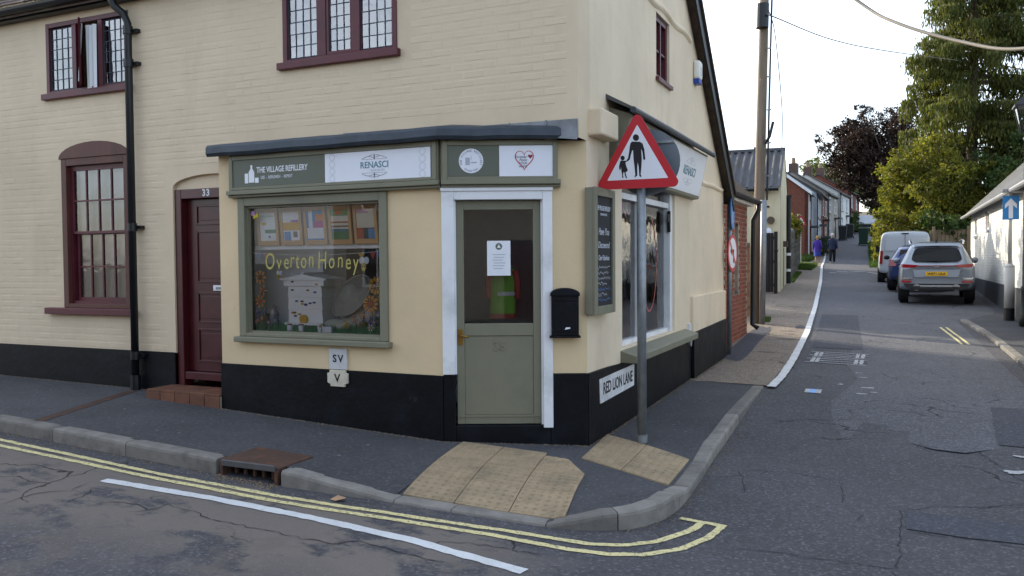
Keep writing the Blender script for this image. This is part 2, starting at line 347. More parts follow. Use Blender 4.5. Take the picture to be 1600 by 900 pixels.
M['yellow'] = roadpaint('yellow_line_paint', '#d8cd96', .53); M['linewhite'] = roadpaint('white_line_paint', '#cfd2d4', .6); M['fadewhite'] = roadpaint('worn_white_paint', '#b9bbbd', .5)

def sheet(xs, ys, zf, name, mt, parent=None):
    V = [(x, y, zf(x, y)) for y in ys for x in xs]; n = len(xs)
    F = [(j*n+i, j*n+i+1, (j+1)*n+i+1, (j+1)*n+i) for j in range(len(ys)-1) for i in range(n-1)]
    return MB().add(V, F).build(name, mt, parent, smooth=True)
gx = list(np.concatenate([np.linspace(-700, -70, 12), np.linspace(-60, 60, 41), np.linspace(80, 700, 12)]))
gy = list(np.concatenate([np.linspace(-500, -30, 10), np.linspace(-20, 160, 73), np.linspace(180, 900, 14)]))
tag(sheet(gx, gy, lambda x, y: H(x, y)-.32, 'ground', M['soil']), kind='structure')
rx = list(np.concatenate([np.linspace(-60, -12, 13), np.linspace(-11, 4, 76), np.linspace(5, 45, 11)]))
ry = list(np.concatenate([np.linspace(-4, 3.5, 9), np.linspace(3.75, 14, 83), np.linspace(14.5, 130, 116)]))
def road_surface(x, y):
    return road_z(x, y) - (0 if -12 < x < 6 or y < 5.2 else .0) - (.0 if y < 6 else .12 if x < lane_left(y)-3.2 or x > 12 else 0)
road = tag(sheet(rx, ry, road_surface, 'road', M['road']), kind='structure')

# kerb line: front (road side) points, then its height above the road
KP = [(-40,4.97),(-12,4.97),(-8,5.0),(-6,4.97),(-4.83,4.96),(-4.22,4.96),(-3.3,5.05),(-2.6,5.07),(-2.07,5.08),(-1.86,5.11),(-1.68,5.19),(-1.52,5.33),(-1.42,5.55),(-1.375,5.85),(-1.375,6.2),(-1.39,6.6),(-1.42,7.1),(-1.44,7.6),(-1.45,8.2),(-1.46,8.9),(-1.465,9.6),(-1.47,10.3),(-1.48,10.95)]
KP = np.array(KP); KS = np.concatenate([[0], np.cumsum(np.linalg.norm(np.diff(KP, axis=0), axis=1))])
def kp(s): return np.array([np.interp(s, KS, KP[:,0]), np.interp(s, KS, KP[:,1])])
def kn(s):                                             # unit normal towards the pavement
    d = kp(min(s+.12, KS[-1])) - kp(max(s-.12, 0)); d /= np.linalg.norm(d); return np.array([-d[1], d[0]])
def s_at(i): return float(KS[i])
S_SAMPLE = np.arange(0, KS[-1], .04); K_SAMPLE = np.array([kp(s) for s in S_SAMPLE])
sx_drop0, sx_drop1 = KS[5]+.0, KS[9]
HP = np.array([(0,.12),(s_at(5)+.1,.12),(s_at(6)+.05,.02),(s_at(8)-.03,.02),(s_at(10)-.02,.115),(s_at(13)-.05,.13),(s_at(14),.07),(s_at(16)-.05,.06),(s_at(17),.1),(s_at(19),.1),(s_at(22),.015)])
def kh(s): return float(np.interp(s, HP[:,0], HP[:,1]))
K_DROP = np.array([road_z(*q)+kh(s)-H(*q) for s, q in zip(S_SAMPLE, K_SAMPLE)])
def pave_z(x, y):
    d2 = (K_SAMPLE[:,0]-x)**2 + (K_SAMPLE[:,1]-y)**2; i = int(d2.argmin()); s = S_SAMPLE[i]; q = K_SAMPLE[i]; d = math.sqrt(d2[i]); W_ = 1/(d2+.03)**3
    bl = min(1, max(0, (d-.14)/.35)); top = H(*q) + (1-bl)*float(K_DROP[i]) + bl*float((W_*K_DROP).sum()/W_.sum()); w = min(1, max(0, 1-(d-.13)/1.15)); return H(x, y)*(1-w*w) + top*w*w
# pavement sheet: strips from the kerb's back to under the walls
mb = MB(); S = list(np.linspace(0, KS[1], 8))+list(np.arange(KS[1]+.11, s_at(6), .11))+[s_at(6)]; NX = 9; rows = []
for s in S:
    b = kp(s) + kn(s)*.10; inner = np.array([b[0], 7.25]); rows.append([(*(b+(inner-b)*k/(NX-1)),) for k in range(NX)])
vs = [(x, y, pave_z(x, y)+.002) for r_ in rows for x, y in r_]
fs = [(i*NX+k, (i+1)*NX+k, (i+1)*NX+k+1, i*NX+k+1) for i in range(len(rows)-1) for k in range(NX-1)]
X_END = rows[-1][0][0]; gxs = np.linspace(X_END, -1.32, 41); gys = np.linspace(4.98, 10.96, 121); idx_ = {}
def inside_d(x, y):
    d2 = (K_SAMPLE[:,0]-x)**2+(K_SAMPLE[:,1]-y)**2; i = int(d2.argmin()); q = K_SAMPLE[i]; n_ = K_NORM[i]; return (x-q[0])*n_[0]+(y-q[1])*n_[1]
K_NORM = np.array([kn(s) for s in S_SAMPLE])
def gv(i, j):
    if (i, j) not in idx_: idx_[(i, j)] = len(vs); vs.append((gxs[i], gys[j], pave_z(gxs[i], gys[j])-.001))
    return idx_[(i, j)]
ok_ = np.array([[inside_d(x, y) > .035 and not (x < -2.8 and y > 7.3) for y in gys] for x in gxs])
for i in range(len(gxs)-1):
    for j in range(len(gys)-1):
        if ok_[i, j] and ok_[i+1, j] and ok_[i, j+1] and ok_[i+1, j+1]: fs.append((gv(i, j), gv(i+1, j), gv(i+1, j+1), gv(i, j+1)))
pavement = tag(mb.add(vs, fs).build('pavement', M['pave'], smooth=True), kind='structure')
# kerb stones, one by one
def kerb_stone(s0, s1):
    m_ = MB(); n = max(2, int((s1-s0)/.09)); prof = [(0, -.12), (0, -.03), (.006, -.01), (.02, 0), (.125, .0), (.125, -.14)]
    vs = []
    for i in range(n+1):
        s = s0 + (s1-s0)*i/n; q = kp(s); nn = kn(s); zt = road_z(*q) + kh(s)+.004
        e = .004 if i in (0, n) else 0
        for a, h in prof:
            hh = min(h*1.0, 0) - (e if a in (.006, .02, .125) and h > -.1 else 0)
            p = q + nn*a; vs.append((p[0], p[1], zt + (hh if h > -.1 else -(kh(s)+.05))))
    k = len(prof); fs = [(i*k+j, (i+1)*k+j, (i+1)*k+j+1, i*k+j+1) for i in range(n) for j in range(k-1)]
    fs += [tuple(range(k)), tuple((n*k+j) for j in range(k-1, -1, -1))]
    o = m_.add(vs, fs).build('kerb_stone', M['kerb'], pavement); return o
cuts = []; s = KS[1]-3
while s < s_at(4)-.45: cuts.append(s); s += .915
cuts.append(s_at(4)-.015)
segs = [(a, b) for a, b in zip(cuts, cuts[1:])]
c2 = [s_at(5)+.015, s_at(6)+.04, s_at(7)-.2, s_at(8)-.02, s_at(10)+.06, s_at(13)+.02, s_at(14)+.02, s_at(16)-.03, s_at(17)+.22, s_at(19), s_at(20)+.3, s_at(22)]
segs += [(a, b) for a, b in zip(c2, c2[1:])]
for a, b in segs: kerb_stone(a+.004, b-.004)
# drain channel across the pavement below the downpipe
ch = MB()
for i in range(8):
    a, b = i/8, (i+1)/8; P0 = np.array([-7.66, 6.62]); P1 = np.array([-7.12, 5.1])
    for e0, e1, dz in ((-.05, -.03, .006), (-.03, .03, .0045), (.03, .05, .006)):
        q = [P0+(P1-P0)*a, P0+(P1-P0)*b]; w = np.array([.94, .33])
        ch.quad(*[(*(q[k]+w*e), pave_z(*(q[k]+w*e))+dz) for k, e in ((0, e0), (0, e1), (1, e1), (1, e0))])
ch.build('drain_channel', M['iron'], pavement)

# tactile slabs with blisters
def tactile(pts, dz=.010, nb=6, diag=None):
    P = [np.array(p) for p in pts]; m_ = MB()
    c0 = sum(P)/len(P); Q = [p + (c0-p)/np.linalg.norm(c0-p)*.0055 for p in P]
    n = len(Q); E_ = [Q[i]+(Q[(i+1) % n]-Q[i])*k/5 for i in range(n) for k in range(5)]; ne = len(E_); rings_ = [1., .75, .5, .25]
    vs = [(*(c0+(e-c0)*f_), pave_z(*(c0+(e-c0)*f_))+dz) for f_ in rings_ for e in E_]+[(*c0, pave_z(*c0)+dz)]+[(*e, pave_z(*e)-.02) for e in E_]
    fs = [(r_*ne+i, r_*ne+(i+1) % ne, (r_+1)*ne+(i+1) % ne, (r_+1)*ne+i) for r_ in range(3) for i in range(ne)]+[(3*ne+i, 3*ne+(i+1) % ne, 4*ne) for i in range(ne)]+[(i, 4*ne+1+i, 4*ne+1+(i+1) % ne, (i+1) % ne) for i in range(ne)]
    m_.add(vs, fs)
    quad4 = diag if diag else P
    A, B, Cc, D = [np.array(p) for p in quad4]
    def inside(q):
        sg = None
        for i in range(n):
            e = P[(i+1) % n]-P[i]; cr_ = e[0]*(q[1]-P[i][1])-e[1]*(q[0]-P[i][0]); L_ = np.linalg.norm(e)
            if abs(cr_)/L_ < .018: return False
            if sg is None: sg = cr_ > 0
            elif (cr_ > 0) != sg: return False
        return True
    for i in range(nb):
        for j in range(nb):
            u, v = (i+.5)/nb, (j+.5)/nb; q = A*(1-u)*(1-v)+B*u*(1-v)+Cc*u*v+D*(1-u)*v
            if not inside(q): continue
            z = pave_z(*q)+dz; a = [(q[0]+.0165*math.cos(k*math.pi/4), q[1]+.0165*math.sin(k*math.pi/4), z-.001) for k in range(8)]
            b = [(q[0]+.010*math.cos(k*math.pi/4), q[1]+.010*math.sin(k*math.pi/4), z+.009) for k in range(8)]
            m_.add(a+b, [(k, (k+1) % 8, 8+(k+1) % 8, 8+k) for k in range(8)]+[tuple(range(8, 16))])
    return m_.build('tactile_slab', M['tactile'], pavement)
FA = [np.array([x, 5.185]) for x in (-3.27, -2.84, -2.41, -1.99)]; BA = [np.array([x, 6.50]) for x in (-3.46, -3.06, -2.65, -2.24)]
def GA(i, j): return FA[i] + (BA[i]-FA[i])*j
lv = [0, .31, .62, .93]
for i in range(3):
    for j in range(3):
        q = [GA(i, lv[j]), GA(i+1, lv[j]), GA(i+1, lv[j+1]), GA(i, lv[j+1])]
        if i == 2 and j == 2: tactile([q[0], q[1], q[1]+(q[2]-q[1])*.10, q[3]+(q[2]-q[3])*.5, q[3]], diag=q)
        else: tactile(q)
tactile([GA(0,.93), GA(1,.93), GA(1,1.0), GA(0,1.0)], nb=0); tactile([GA(1,.93), GA(2,.93), GA(2,1.0), GA(1,1.0)], nb=0)
FB = [np.array(p) for p in ((-2.35,6.50),(-1.95,6.33),(-1.53,6.16))]; BB = [np.array(p) for p in ((-2.44,7.46),(-2.0,7.26),(-1.57,7.07))]
for i in range(2):
    for j in range(2):
        g = lambda a, b: FB[a]+(BB[a]-FB[a])*b/2
        tactile([g(i, j), g(i+1, j), g(i+1, j+1), g(i, j+1)])

# gully with a kerb inlet
gz = lambda x: road_z(x, 4.96)
gl = thing('kerb_gully', 'rusty iron gully set into the kerb with an open barred mouth and flat cover', 'drain', (-4.52, 5.1, gz(-4.52)))
x0, x1 = -4.81, -4.24
def skew(x, y): return x + (y-4.96)*.02
cv = MB(); zc = lambda x: gz(x)+.128
cv.add([(x0,4.975,zc(x0)),(x1,4.975,zc(x1)),(x1,5.40,zc(x1)+.004),(x0,5.40,zc(x0)+.004),(x0,4.975,zc(x0)-.022),(x1,4.975,zc(x1)-.022),(x1,5.40,zc(x1)-.03),(x0,5.40,zc(x0)-.03)], [(0,1,2,3),(7,6,5,4),(0,4,5,1),(1,5,6,2),(2,6,7,3),(3,7,4,0)])
cv.build('cover', M['iron'], gl, bevel=.005)
MB().box(x0+.02, x1-.02, 4.955, 4.974, zc(x1)-.026, zc(x0)-.004).build('front_lip', mat('worn_iron_lip', '#5a5a5e', .45, metal=.5), gl, bevel=.005)
for x in (x0, x1-.03): MB().box(x, x+.03, 4.962, 5.38, gz(x)-.04, zc(x)-.02).build('frame_cheek', M['iron'], gl, bevel=.004)
for i in range(5):
    x = x0+.1+(x1-x0-.2)*i/4; MB().box(x-.011, x+.011, 5.03, 5.055, gz(x)+.015, zc(x)-.018).build('bar', M['iron'], gl)
MB().box(x0+.031, x1-.031, 5.25, 5.37, gz(-4.5)-.1, zc(-4.5)-.03).build('chamber', M['dark'], gl)

# ---------------------------------------------------------------- painted lines
def strip(pts, w, mt, name, parent, zf=road_z, dz=.005, taper=False):
    P = np.array(pts, float); s = np.concatenate([[0], np.cumsum(np.linalg.norm(np.diff(P, axis=0), axis=1))]); n = max(2, int(min(s[-1], 60)/.05)); m_ = MB(); vs = []
    for i in range(n+1):
        t_ = s[-1]*i/n; q = np.array([np.interp(t_, s, P[:,0]), np.interp(t_, s, P[:,1])]); a = max(0, t_-.06); b = min(s[-1], t_+.06)
        d = np.array([np.interp(b, s, P[:,0])-np.interp(a, s, P[:,0]), np.interp(b, s, P[:,1])-np.interp(a, s, P[:,1])]); d /= np.linalg.norm(d); nn = np.array([-d[1], d[0]])
        j1, j2 = (random.uniform(-.0055, .0055) for _ in range(2)); 
        for e in (w/2+j1, -w/2+j2): p = q+nn*e; vs.append((p[0], p[1], zf(*p)+dz))
    return m_.add(vs, [(2*i, 2*i+1, 2*i+3, 2*i+2) for i in range(n)]).build(name, mt, parent)
strip([(-40,4.77),(-7.2,4.79),(-5.28,4.73),(-4.03,4.76),(-3.2,4.83),(-2.35,4.89),(-1.95,4.89),(-1.7,4.89),(-1.5,4.97),(-1.33,5.14),(-1.2,5.42),(-1.16,5.62)], .055, M['yellow'], 'yellow_line', road)
strip([(-40,4.63),(-7.0,4.66),(-5.2,4.63),(-4.0,4.655),(-3.15,4.73),(-2.35,4.78),(-1.83,4.745),(-1.55,4.77),(-1.35,4.86),(-1.17,5.06),(-1.06,5.35),(-1.03,5.60)], .055, M['yellow'], 'yellow_line', road)
strip([(-1.32,5.65),(-1.0,5.60)], .055, M['yellow'], 'yellow_line', road, dz=.006)
strip([(-5.42,4.40),(-5.3,4.41),(-4.4,4.48),(-3.54,4.50),(-2.7,4.45),(-1.9,4.30)], .085, M['linewhite'], 'white_line', road)
strip([(-1.38,10.85),(-1.36,11.8)]+[(x+.02, y) for y, x in LEFT[1:9]], .11, M['linewhite'], 'lane_edge_line', road, zf=lambda x, y: H(x, y)-.0, dz=.010)
for dx in (0, .11): strip([(.90+dx,19.3),(1.06+dx,17.3),(1.11+dx,16.5)], .045, M['yellow'], 'yellow_line', road, dz=.009)
strip([(3.2,15.3),(2.25,15.2)], .07, M['linewhite'], 'white_line', road, zf=lambda x, y: H(x, y)+.03, dz=.05)
# patched surface and worn scraps of paint
def blob(cx, cy, rx_, ry_, mt, name, rot=0, jag=.15, dz=.0045, n=22, zf=road_z, parent=None):
    pts = []
    for k in range(n):
        a = 2*math.pi*k/n; rj = 1+random.uniform(-jag, jag); ex = math.copysign(abs(math.cos(a))**.55, math.cos(a))*rx_*rj; ey = math.copysign(abs(math.sin(a))**.55, math.sin(a))*ry_*rj
        x = cx+ex*math.cos(rot)-ey*math.sin(rot); y = cy+ex*math.sin(rot)+ey*math.cos(rot); pts.append((x, y, zf(x, y)+dz))
    c0 = (cx, cy, zf(cx, cy)+dz); return MB().add([c0]+pts, [(0, 1+i, 1+(i+1) % n) for i in range(n)]).build(name, mt, parent or road)
def trench(x0, y0, x1, y1, sk_=0.):
    n_ = 10; vs = []
    for j in range(n_+1):
        for i in range(n_+1):
            x = x0+(x1-x0)*i/n_+sk_*j/n_+(random.uniform(-.012,.012) if i in (0,n_) else 0); y = y0+(y1-y0)*j/n_+(random.uniform(-.02,.02) if j in (0,n_) else 0); vs.append((x, y, road_z(x, y)+.0065))
    MB().add(vs, [(j*(n_+1)+i, j*(n_+1)+i+1, (j+1)*(n_+1)+i+1, (j+1)*(n_+1)+i) for j in range(n_) for i in range(n_)]).build('asphalt_patch', M['patch'], road)

vs = []; LNY = list(np.linspace(8.7, 100, 110)); n_ = 9
for j, y_ in enumerate(LNY):
    a_ = lane_left(y_)+.12+(.75 if y_ < 15 else .75*max(0, 1-(y_-15)/3))+.12*math.sin(y_*1.7)*(y_ < 16); b_ = float(np.interp(y_, [8, 20.7, 23, 34, 40, 57, 74, 100], [1.7, 1.33, 2.3, 2.3, .2, -.9, -1.7, -1.4]))-.03
    for i in range(n_): x = a_+(b_-a_)*i/(n_-1); vs.append((x, y_+(.25*math.sin(i*1.3) if j == 0 else 0), road_z(x, y_)+.003))
MB().add(vs, [(j*n_+i, j*n_+i+1, (j+1)*n_+i+1, (j+1)*n_+i) for j in range(len(LNY)-1) for i in range(n_-1)]).build('lane_surface', M['lane'], road)
trench(-1.25, 15.2, -.45, 21.5, -.3); trench(.09, 6.06, 3.5, 6.5, .0); trench(.9, 8.9, 3.4, 10.6, .1)
for a in [(-.42,12.6,.05,.03),(-.36,12.2,.06,.02),(-.6,11.5,.03,.04),(-.28,11.35,.08,.03),(-.33,10.9,.05,.03),(-.2,11.05,.03,.02),(.95,8.0,.1,.05),(1.12,8.5,.14,.03),(-2.2,43.3,.25,.25),(-1.5,43.6,.3,.2),(-.9,43,.25,.2),(-2.6,42.2,.2,.2),(-1.9,42.0,.35,.15),(-.7,41.8,.2,.15)]:
    blob(*a[:4], M['fadewhite'], 'worn_paint', random.uniform(-.3, .3), .5, dz=.009, n=12)
def crack(pts, w=.008):
    P_ = []
    for a, b in zip(pts, pts[1:]):
        n_ = max(2, int(math.dist(a, b)/.05))
        for k in range(n_): t_ = k/n_; P_.append((a[0]+(b[0]-a[0])*t_+random.gauss(0,.009), a[1]+(b[1]-a[1])*t_+random.gauss(0,.011)))
    P_.append(pts[-1]); P_ = np.array(P_); vs = []
    for i, q in enumerate(P_):
        d = P_[min(i+1,len(P_)-1)]-P_[max(i-1,0)]; d /= max(1e-6, np.linalg.norm(d)); nn = np.array([-d[1], d[0]]); ww = w*random.uniform(.3,1.3)*(.3 if i in (0, len(P_)-1) else 1)
        for e in (ww/2, -ww/2): p = q+nn*e; vs.append((p[0], p[1], road_z(*p)+.0044))
    MB().add(vs, [(2*i, 2*i+1, 2*i+3, 2*i+2) for i in range(len(P_)-1)]).build('surface_crack', M['crack'], road)
M['crack'] = mat('crack_tar', '#26282c', .9, var=.2)
for c_ in ([(-.91,5.21),(-.62,5.26),(-.35,5.25),(.04,5.27)],[(.07,6.54),(.37,6.76),(.62,6.84),(.87,7.05),(1.4,7.4)],[(.07,6.04),(.3,6.02),(.55,6.03),(.75,5.97),(1.3,5.9)],[(.43,9.2),(.69,8.73),(.84,8.21),(.97,7.7)],[(-.38,7.17),(-.34,6.86),(-.32,6.51)],[(-1.24,7.12),(-.79,7.27),(-.38,7.17)],[(.04,5.27),(.05,5.75),(.07,6.54)],[(-1.01,6.5),(-1.09,6.82),(-1.17,7.16)],[(-5.5,3.65),(-5.54,3.96),(-5.39,4.09),(-5.45,4.3)],[(-5.32,4.24),(-5.24,4.15),(-5.18,3.89)],[(-4.68,3.98),(-4.59,4.06),(-4.56,4.21),(-4.32,4.2),(-4.1,4.14)],[(-4.1,4.14),(-3.63,4.16),(-3.14,4.17),(-3.03,4.29),(-2.62,4.23),(-2.36,4.23)],[(-2.6,4.34),(-2.57,4.53),(-2.29,4.6),(-1.9,4.59)],[(-5.02,3.98),(-4.9,4.1),(-4.7,4.12),(-4.59,4.06)],[(-2.2,4.6),(-2.05,4.75),(-1.98,4.85)]): crack(c_)
# small inspection cover outlined in white
ic = thing('inspection_cover', 'road inspection cover scraped with white paint near the lane centre line', 'manhole cover', (-.78, 14.0, road_z(-.78, 14)))
ca, cb, cy0, cy1 = -1.22, -.34, 13.45, 14.65
def cz(x, y): return road_z(x, y)
mbx = MB(); mbx.add([(x, y, cz(x, y)+.006) for x, y in ((ca,cy0),(cb,cy0),(cb,cy1),(ca,cy1))], [(0,1,2,3)]).build('cover', M['patch'], ic)
for i in range(7):
    y = cy0+(cy1-cy0)*i/6; strip([(ca+.06*(i % 2), y),(cb-.06*(i % 3 == 1), y+random.uniform(-.05,.05))], .035, M['fadewhite'], 'paint_line', ic, dz=.010)
for x in (ca+.1, ca+.17, cb-.16, cb-.08):
    strip([(x, cy0+.05),(x, cy0+.5)], .05, M['fadewhite'], 'paint_line', ic, dz=.0095); strip([(x, cy1-.5),(x, cy1-.06)], .05, M['fadewhite'], 'paint_line', ic, dz=.0095)
sc = thing('stop_tap_cover', 'small blue and white painted tap cover in the lane', 'tap cover', (-.86, 10.85, road_z(-.86, 10.85)))
for xa, xb, mt in ((-.98,-.93,'fadewhite'), (-.93,-.85,'blue'), (-.85,-.79,'fadewhite')):
    MB().add([(x, y, cz(x, y)+.008) for x, y in ((xa,10.75),(xb,10.75),(xb,11.0),(xa,11.0))], [(0,1,2,3)]).build('cover', M[mt], sc)

# footway beside the lane, flush with the road behind the white line
WALLX = np.array([(10.95,-2.8),(13.5,-2.85),(18.6,-3.0),(28,-3.9),(34,-4.4),(46,-5.6),(60,-6.4),(95,-6.4)])
def wx(y): return float(np.interp(y, WALLX[:,0], WALLX[:,1]))
ys = list(np.linspace(10.95, 95, 100)); n = 7; vs = []
for y in ys:
    for k in range(n): x = wx(y)+(lane_left(y)-.03-wx(y))*k/(n-1); vs.append((x, y, H(x, y)+.001))
footway = tag(MB().add(vs, [(j*n+i, j*n+i+1, (j+1)*n+i+1, (j+1)*n+i) for j in range(len(ys)-1) for i in range(n-1)]).build('footway', M['foot'], smooth=True), kind='structure')
blob(-2.35, 15.5, .18, 2.6, M['patch'], 'asphalt_patch', .03, .1, zf=H, dz=.006, parent=footway)
for a in [(-1.9,14.2,.16,.03),(-1.75,16.1,.18,.04),(-1.85,16.9,.12,.03),(-1.9,17.4,.15,.03),(-1.75,18.3,.1,.3)]: blob(*a, M['patch'], 'asphalt_patch', .1, .4, n=12, zf=H, dz=.006, parent=footway)
# pavement on the right of the lane
RK = [(2.3,8.5),(1.95,11.0),(1.74,13.7),(1.64,17.05),(1.5,19.15),(1.36,20.7)]
vs = []; fs = []; RP = np.array(RK)
yy = np.linspace(8.5, 20.7, 14)
for y in yy:
    xk = float(np.interp(y, RP[:,1], RP[:,0]))
    for k in range(5): x = xk+.125+(6-xk)*k/4; vs.append((x, y, H(x, y)+.035))
fs = [(j*5+i, j*5+i+1, (j+1)*5+i+1, (j+1)*5+i) for j in range(13) for i in range(4)]
rpave = tag(MB().add(vs, fs).build('pavement_right', M['pave'], smooth=True), kind='structure')
def rkerb(ya, yb):
    m_ = MB(); vs = []
    for i in range(5):
        y = ya+(yb-ya)*i/4; xk = float(np.interp(y, RP[:,1], RP[:,0]))
        for a, h in ((0,-.1),(0,.03),(.015,.042),(.125,.042),(.125,-.1)): vs.append((xk+a, y, H(xk, y)+h))
    return m_.add(vs, [(i*5+j, (i+1)*5+j, (i+1)*5+j+1, i*5+j+1) for i in range(4) for j in range(4)]+[(0,1,2,3,4),(24,23,22,21,20)]).build('kerb_stone', M['kerb'], rpave)
y = 8.5
while y < 20.6: rkerb(y+.004, min(y+.911, 20.7)); y += .915
# fallen leaf and scraps in the gutter
lf = MB(); lx, ly = -3.62, 4.9
lf.add([(lx-.07,ly-.02,road_z(lx,ly)+.01),(lx,ly-.045,road_z(lx,ly)+.014),(lx+.06,ly,road_z(lx,ly)+.03),(lx+.02,ly+.04,road_z(lx,ly)+.02),(lx-.03,ly+.02,road_z(lx,ly)+.035)], [(0,1,4),(1,2,3),(1,3,4)])
tag(lf.build('dead_leaf', mat('dead_leaf', '#a98a6c', .8)), 'curled brown dead leaf in the gutter beside the double yellow lines', 'leaf')
gr = MB()
for i in range(700):
    s = random.choice([random.uniform(KS[2], s_at(4)), random.uniform(s_at(4), s_at(5)), random.uniform(s_at(10), s_at(19))]); q = kp(s)-kn(s)*abs(random.gauss(0, .06)+.01)
    r_ = random.uniform(.003, .010); z = road_z(*q)+.003; a = random.random()*6
    gr.add([(q[0]+r_*math.cos(a+k*2.1), q[1]+r_*math.sin(a+k*2.1), z) for k in range(3)]+[(q[0], q[1], z+r_*.8)], [(0,1,3),(1,2,3),(2,0,3)])
tag(gr.build('gutter_grit', mat('grit', '#7a6a55', .9, var=.5, scale=40)), 'loose grit and leaf crumbs along the foot of the kerb', 'grit', kind='stuff')

# dirt, grit and small weeds along the foot of the walls; trodden gum on the pavement
wd_ = MB(); wl = [((-12, 6.76), (-7.25, 6.76)), ((-6.2, 6.43), (-3.62, 6.43)), ((-3.62, 6.43), (-2.45, 6.96)), ((-2.44, 6.97), (-2.44, 11.1)), ((-2.39, 11.1), (-2.39, 13.5))]
for (a_, b_) in wl:
    L_ = math.dist(a_, b_); dx_, dy_ = (b_[0]-a_[0])/L_, (b_[1]-a_[1])/L_
    for i in range(int(L_*150)):
        t_ = random.random()*L_; o_ = abs(random.gauss(0, .022)); x = a_[0]+dx_*t_+dy_*o_; y = a_[1]+dy_*t_-dx_*o_; z = (pave_z(x, y) if y < 10.9 else H(x, y))+.002; r_ = random.uniform(.003, .011); an = random.random()*6
        wd_.add([(x+r_*math.cos(an+k*2.1), y+r_*math.sin(an+k*2.1), z) for k in range(3)]+[(x, y, z+r_*.7)], [(0,1,3),(1,2,3),(2,0,3)])
tag(wd_.build('wall_foot_grit', mat('wall_foot_dirt', '#6b6050', .95, var=.5, scale=30)), 'dirt and crumbs gathered where the pavement meets the black plinth', 'grit', kind='stuff')
M['gum'] = mat('trodden_gum', '#6c6d70', .9, var=.2)
for k in range(26):
    x = random.uniform(-9.5, -3.5) if k < 18 else random.uniform(-2.3, -1.7); y = random.uniform(5.35, 6.3) if k < 18 else random.uniform(7.6, 10.5)
    blob(x, y, random.uniform(.008,.018), random.uniform(.008,.018), M['gum'], 'gum_spot', random.random()*3, .25, dz=.0045, n=9, zf=pave_z, parent=pavement)
# ================================================================ CORNER BUILDING
YF, YS, XG = 6.78, 6.45, -2.46
A2 = Vector((-3.62, 6.45, 0)); DV = Vector((1.16, .53, 0)).normalized(); NV = Vector((DV.y, -DV.x, 0))
def F(u, v, d): return (u, YF+d, v)
def Sf(u, v, d): return (u, YS+d, v)
def K(u, v, d): return A2 + DV*u - NV*d + Vector((0, 0, v))
def G(u, v, d): return (XG-d, u, v)
bld = thing('corner_building', 'cream painted corner building with red windows, black plinth and a small shop', 'building', (XG, YF, 0))
WIN1 = (-9.14, -7.79, 3.655, 4.48); WIN2 = (-5.62, -4.27, 3.655, 4.48); WIN3 = (-8.94, -7.83, 1.13, 2.88); D33 = (-7.17, -6.22, .2, 2.60)
facade = MB().wall(F, (-24, XG), (-.3, 4.72), [WIN1, WIN2, WIN3, D33, (-6.19, XG+1, -1, 2.70)], .3).build('facade_wall', M['cream'], bld)
# painted bricks standing just proud of their filled joints
def brick_mesh(w, h, mt, name='brick', dep=.012, seed=0):
    rg = random.Random(seed); c = .004 if dep > .008 else .008; j = lambda: rg.uniform(-.0022, .0022)
    fr = [(-w/2+c+j(), -h/2+c+j()), (w/2-c+j(), -h/2+c+j()), (w/2-c+j(), h/2-c+j()), (-w/2+c+j(), h/2-c+j())]
    bk = [(-w/2, -h/2), (w/2, -h/2), (w/2, h/2), (-w/2, h/2)]
    m_ = MB(); m_.add([(x, -rg.uniform(.75, 1)*dep, z) for x, z in fr]+[(x, .004, z) for x, z in bk], [(0,1,2,3)]+[(i, 4+i, 4+(i+1) % 4, (i+1) % 4) for i in range(4)])
    return m_.mesh(name, mt), m_
def lay_bricks(parent, mt, origin, along, out, spans, vs, skip, dep, near, limit, bw=.215, bh=.065, joint=.01, jit=.0015, hdr=False):
    """origin + along*u + z*v ; out = unit outward normal"""
    al = Vector(along); ou = Vector(out); og = Vector(origin)
    variants = [brick_mesh(bw, bh, mt, dep=dep, seed=k) for k in range(6)]; half = [brick_mesh(bw/2-joint/2, bh, mt, dep=dep, seed=k+9) for k in range(3)]
    rot = Matrix((( al.x, -ou.x, 0), (al.y, -ou.y, 0), (0, 0, 1))).to_4x4(); items = []
    v = vs[0]; row = 0
    while v + bh < vs[1]:
        u = spans[0] - (bw+joint)/2*(row % 2); k = 0
        while u < spans[1]:
            w = bw if not (hdr and k % 2) else bw/2-joint/2
            a, b = u, u+w
            if a >= spans[0] and b <= spans[1] and not any(a < s_[1] and b > s_[0] and v < s_[3] and v+bh > s_[2] for s_ in skip):
                items.append(((a+b)/2, v+bh/2, w < bw*.7))
            u += w+joint; k += 1
        v += bh+joint; row += 1
    cpos = Vector((0, 0, 1.65)); items.sort(key=lambda q: (og+al*q[0]+Vector((0,0,q[1]))-cpos).length)
    seen = [q for q in items if near(og+al*q[0]+Vector((0,0,q[1])))]
    singles = set(map(id, seen[:limit])); rest = MB()
    for q in items:
        p = og+al*q[0]+Vector((0, 0, q[1])); vr = random.choice(half if q[2] else variants)
        dp = random.uniform(-jit, jit); tl = random.uniform(-.006, .006); mm = Matrix.Translation(p+ou*dp) @ rot @ Matrix.Rotation(tl, 4, 'Y')
        if id(q) in singles:
            o = bpy.data.objects.new('brick', vr[0]); link(o); o.parent = parent; o.matrix_parent_inverse = wm(parent).inverted(); o.matrix_basis = mm
        else: rest.add([mm @ Vector(x) for x in vr[1].v], vr[1].f)
    if rest.v: rest.build('bricks', mt, parent, kind='stuff')
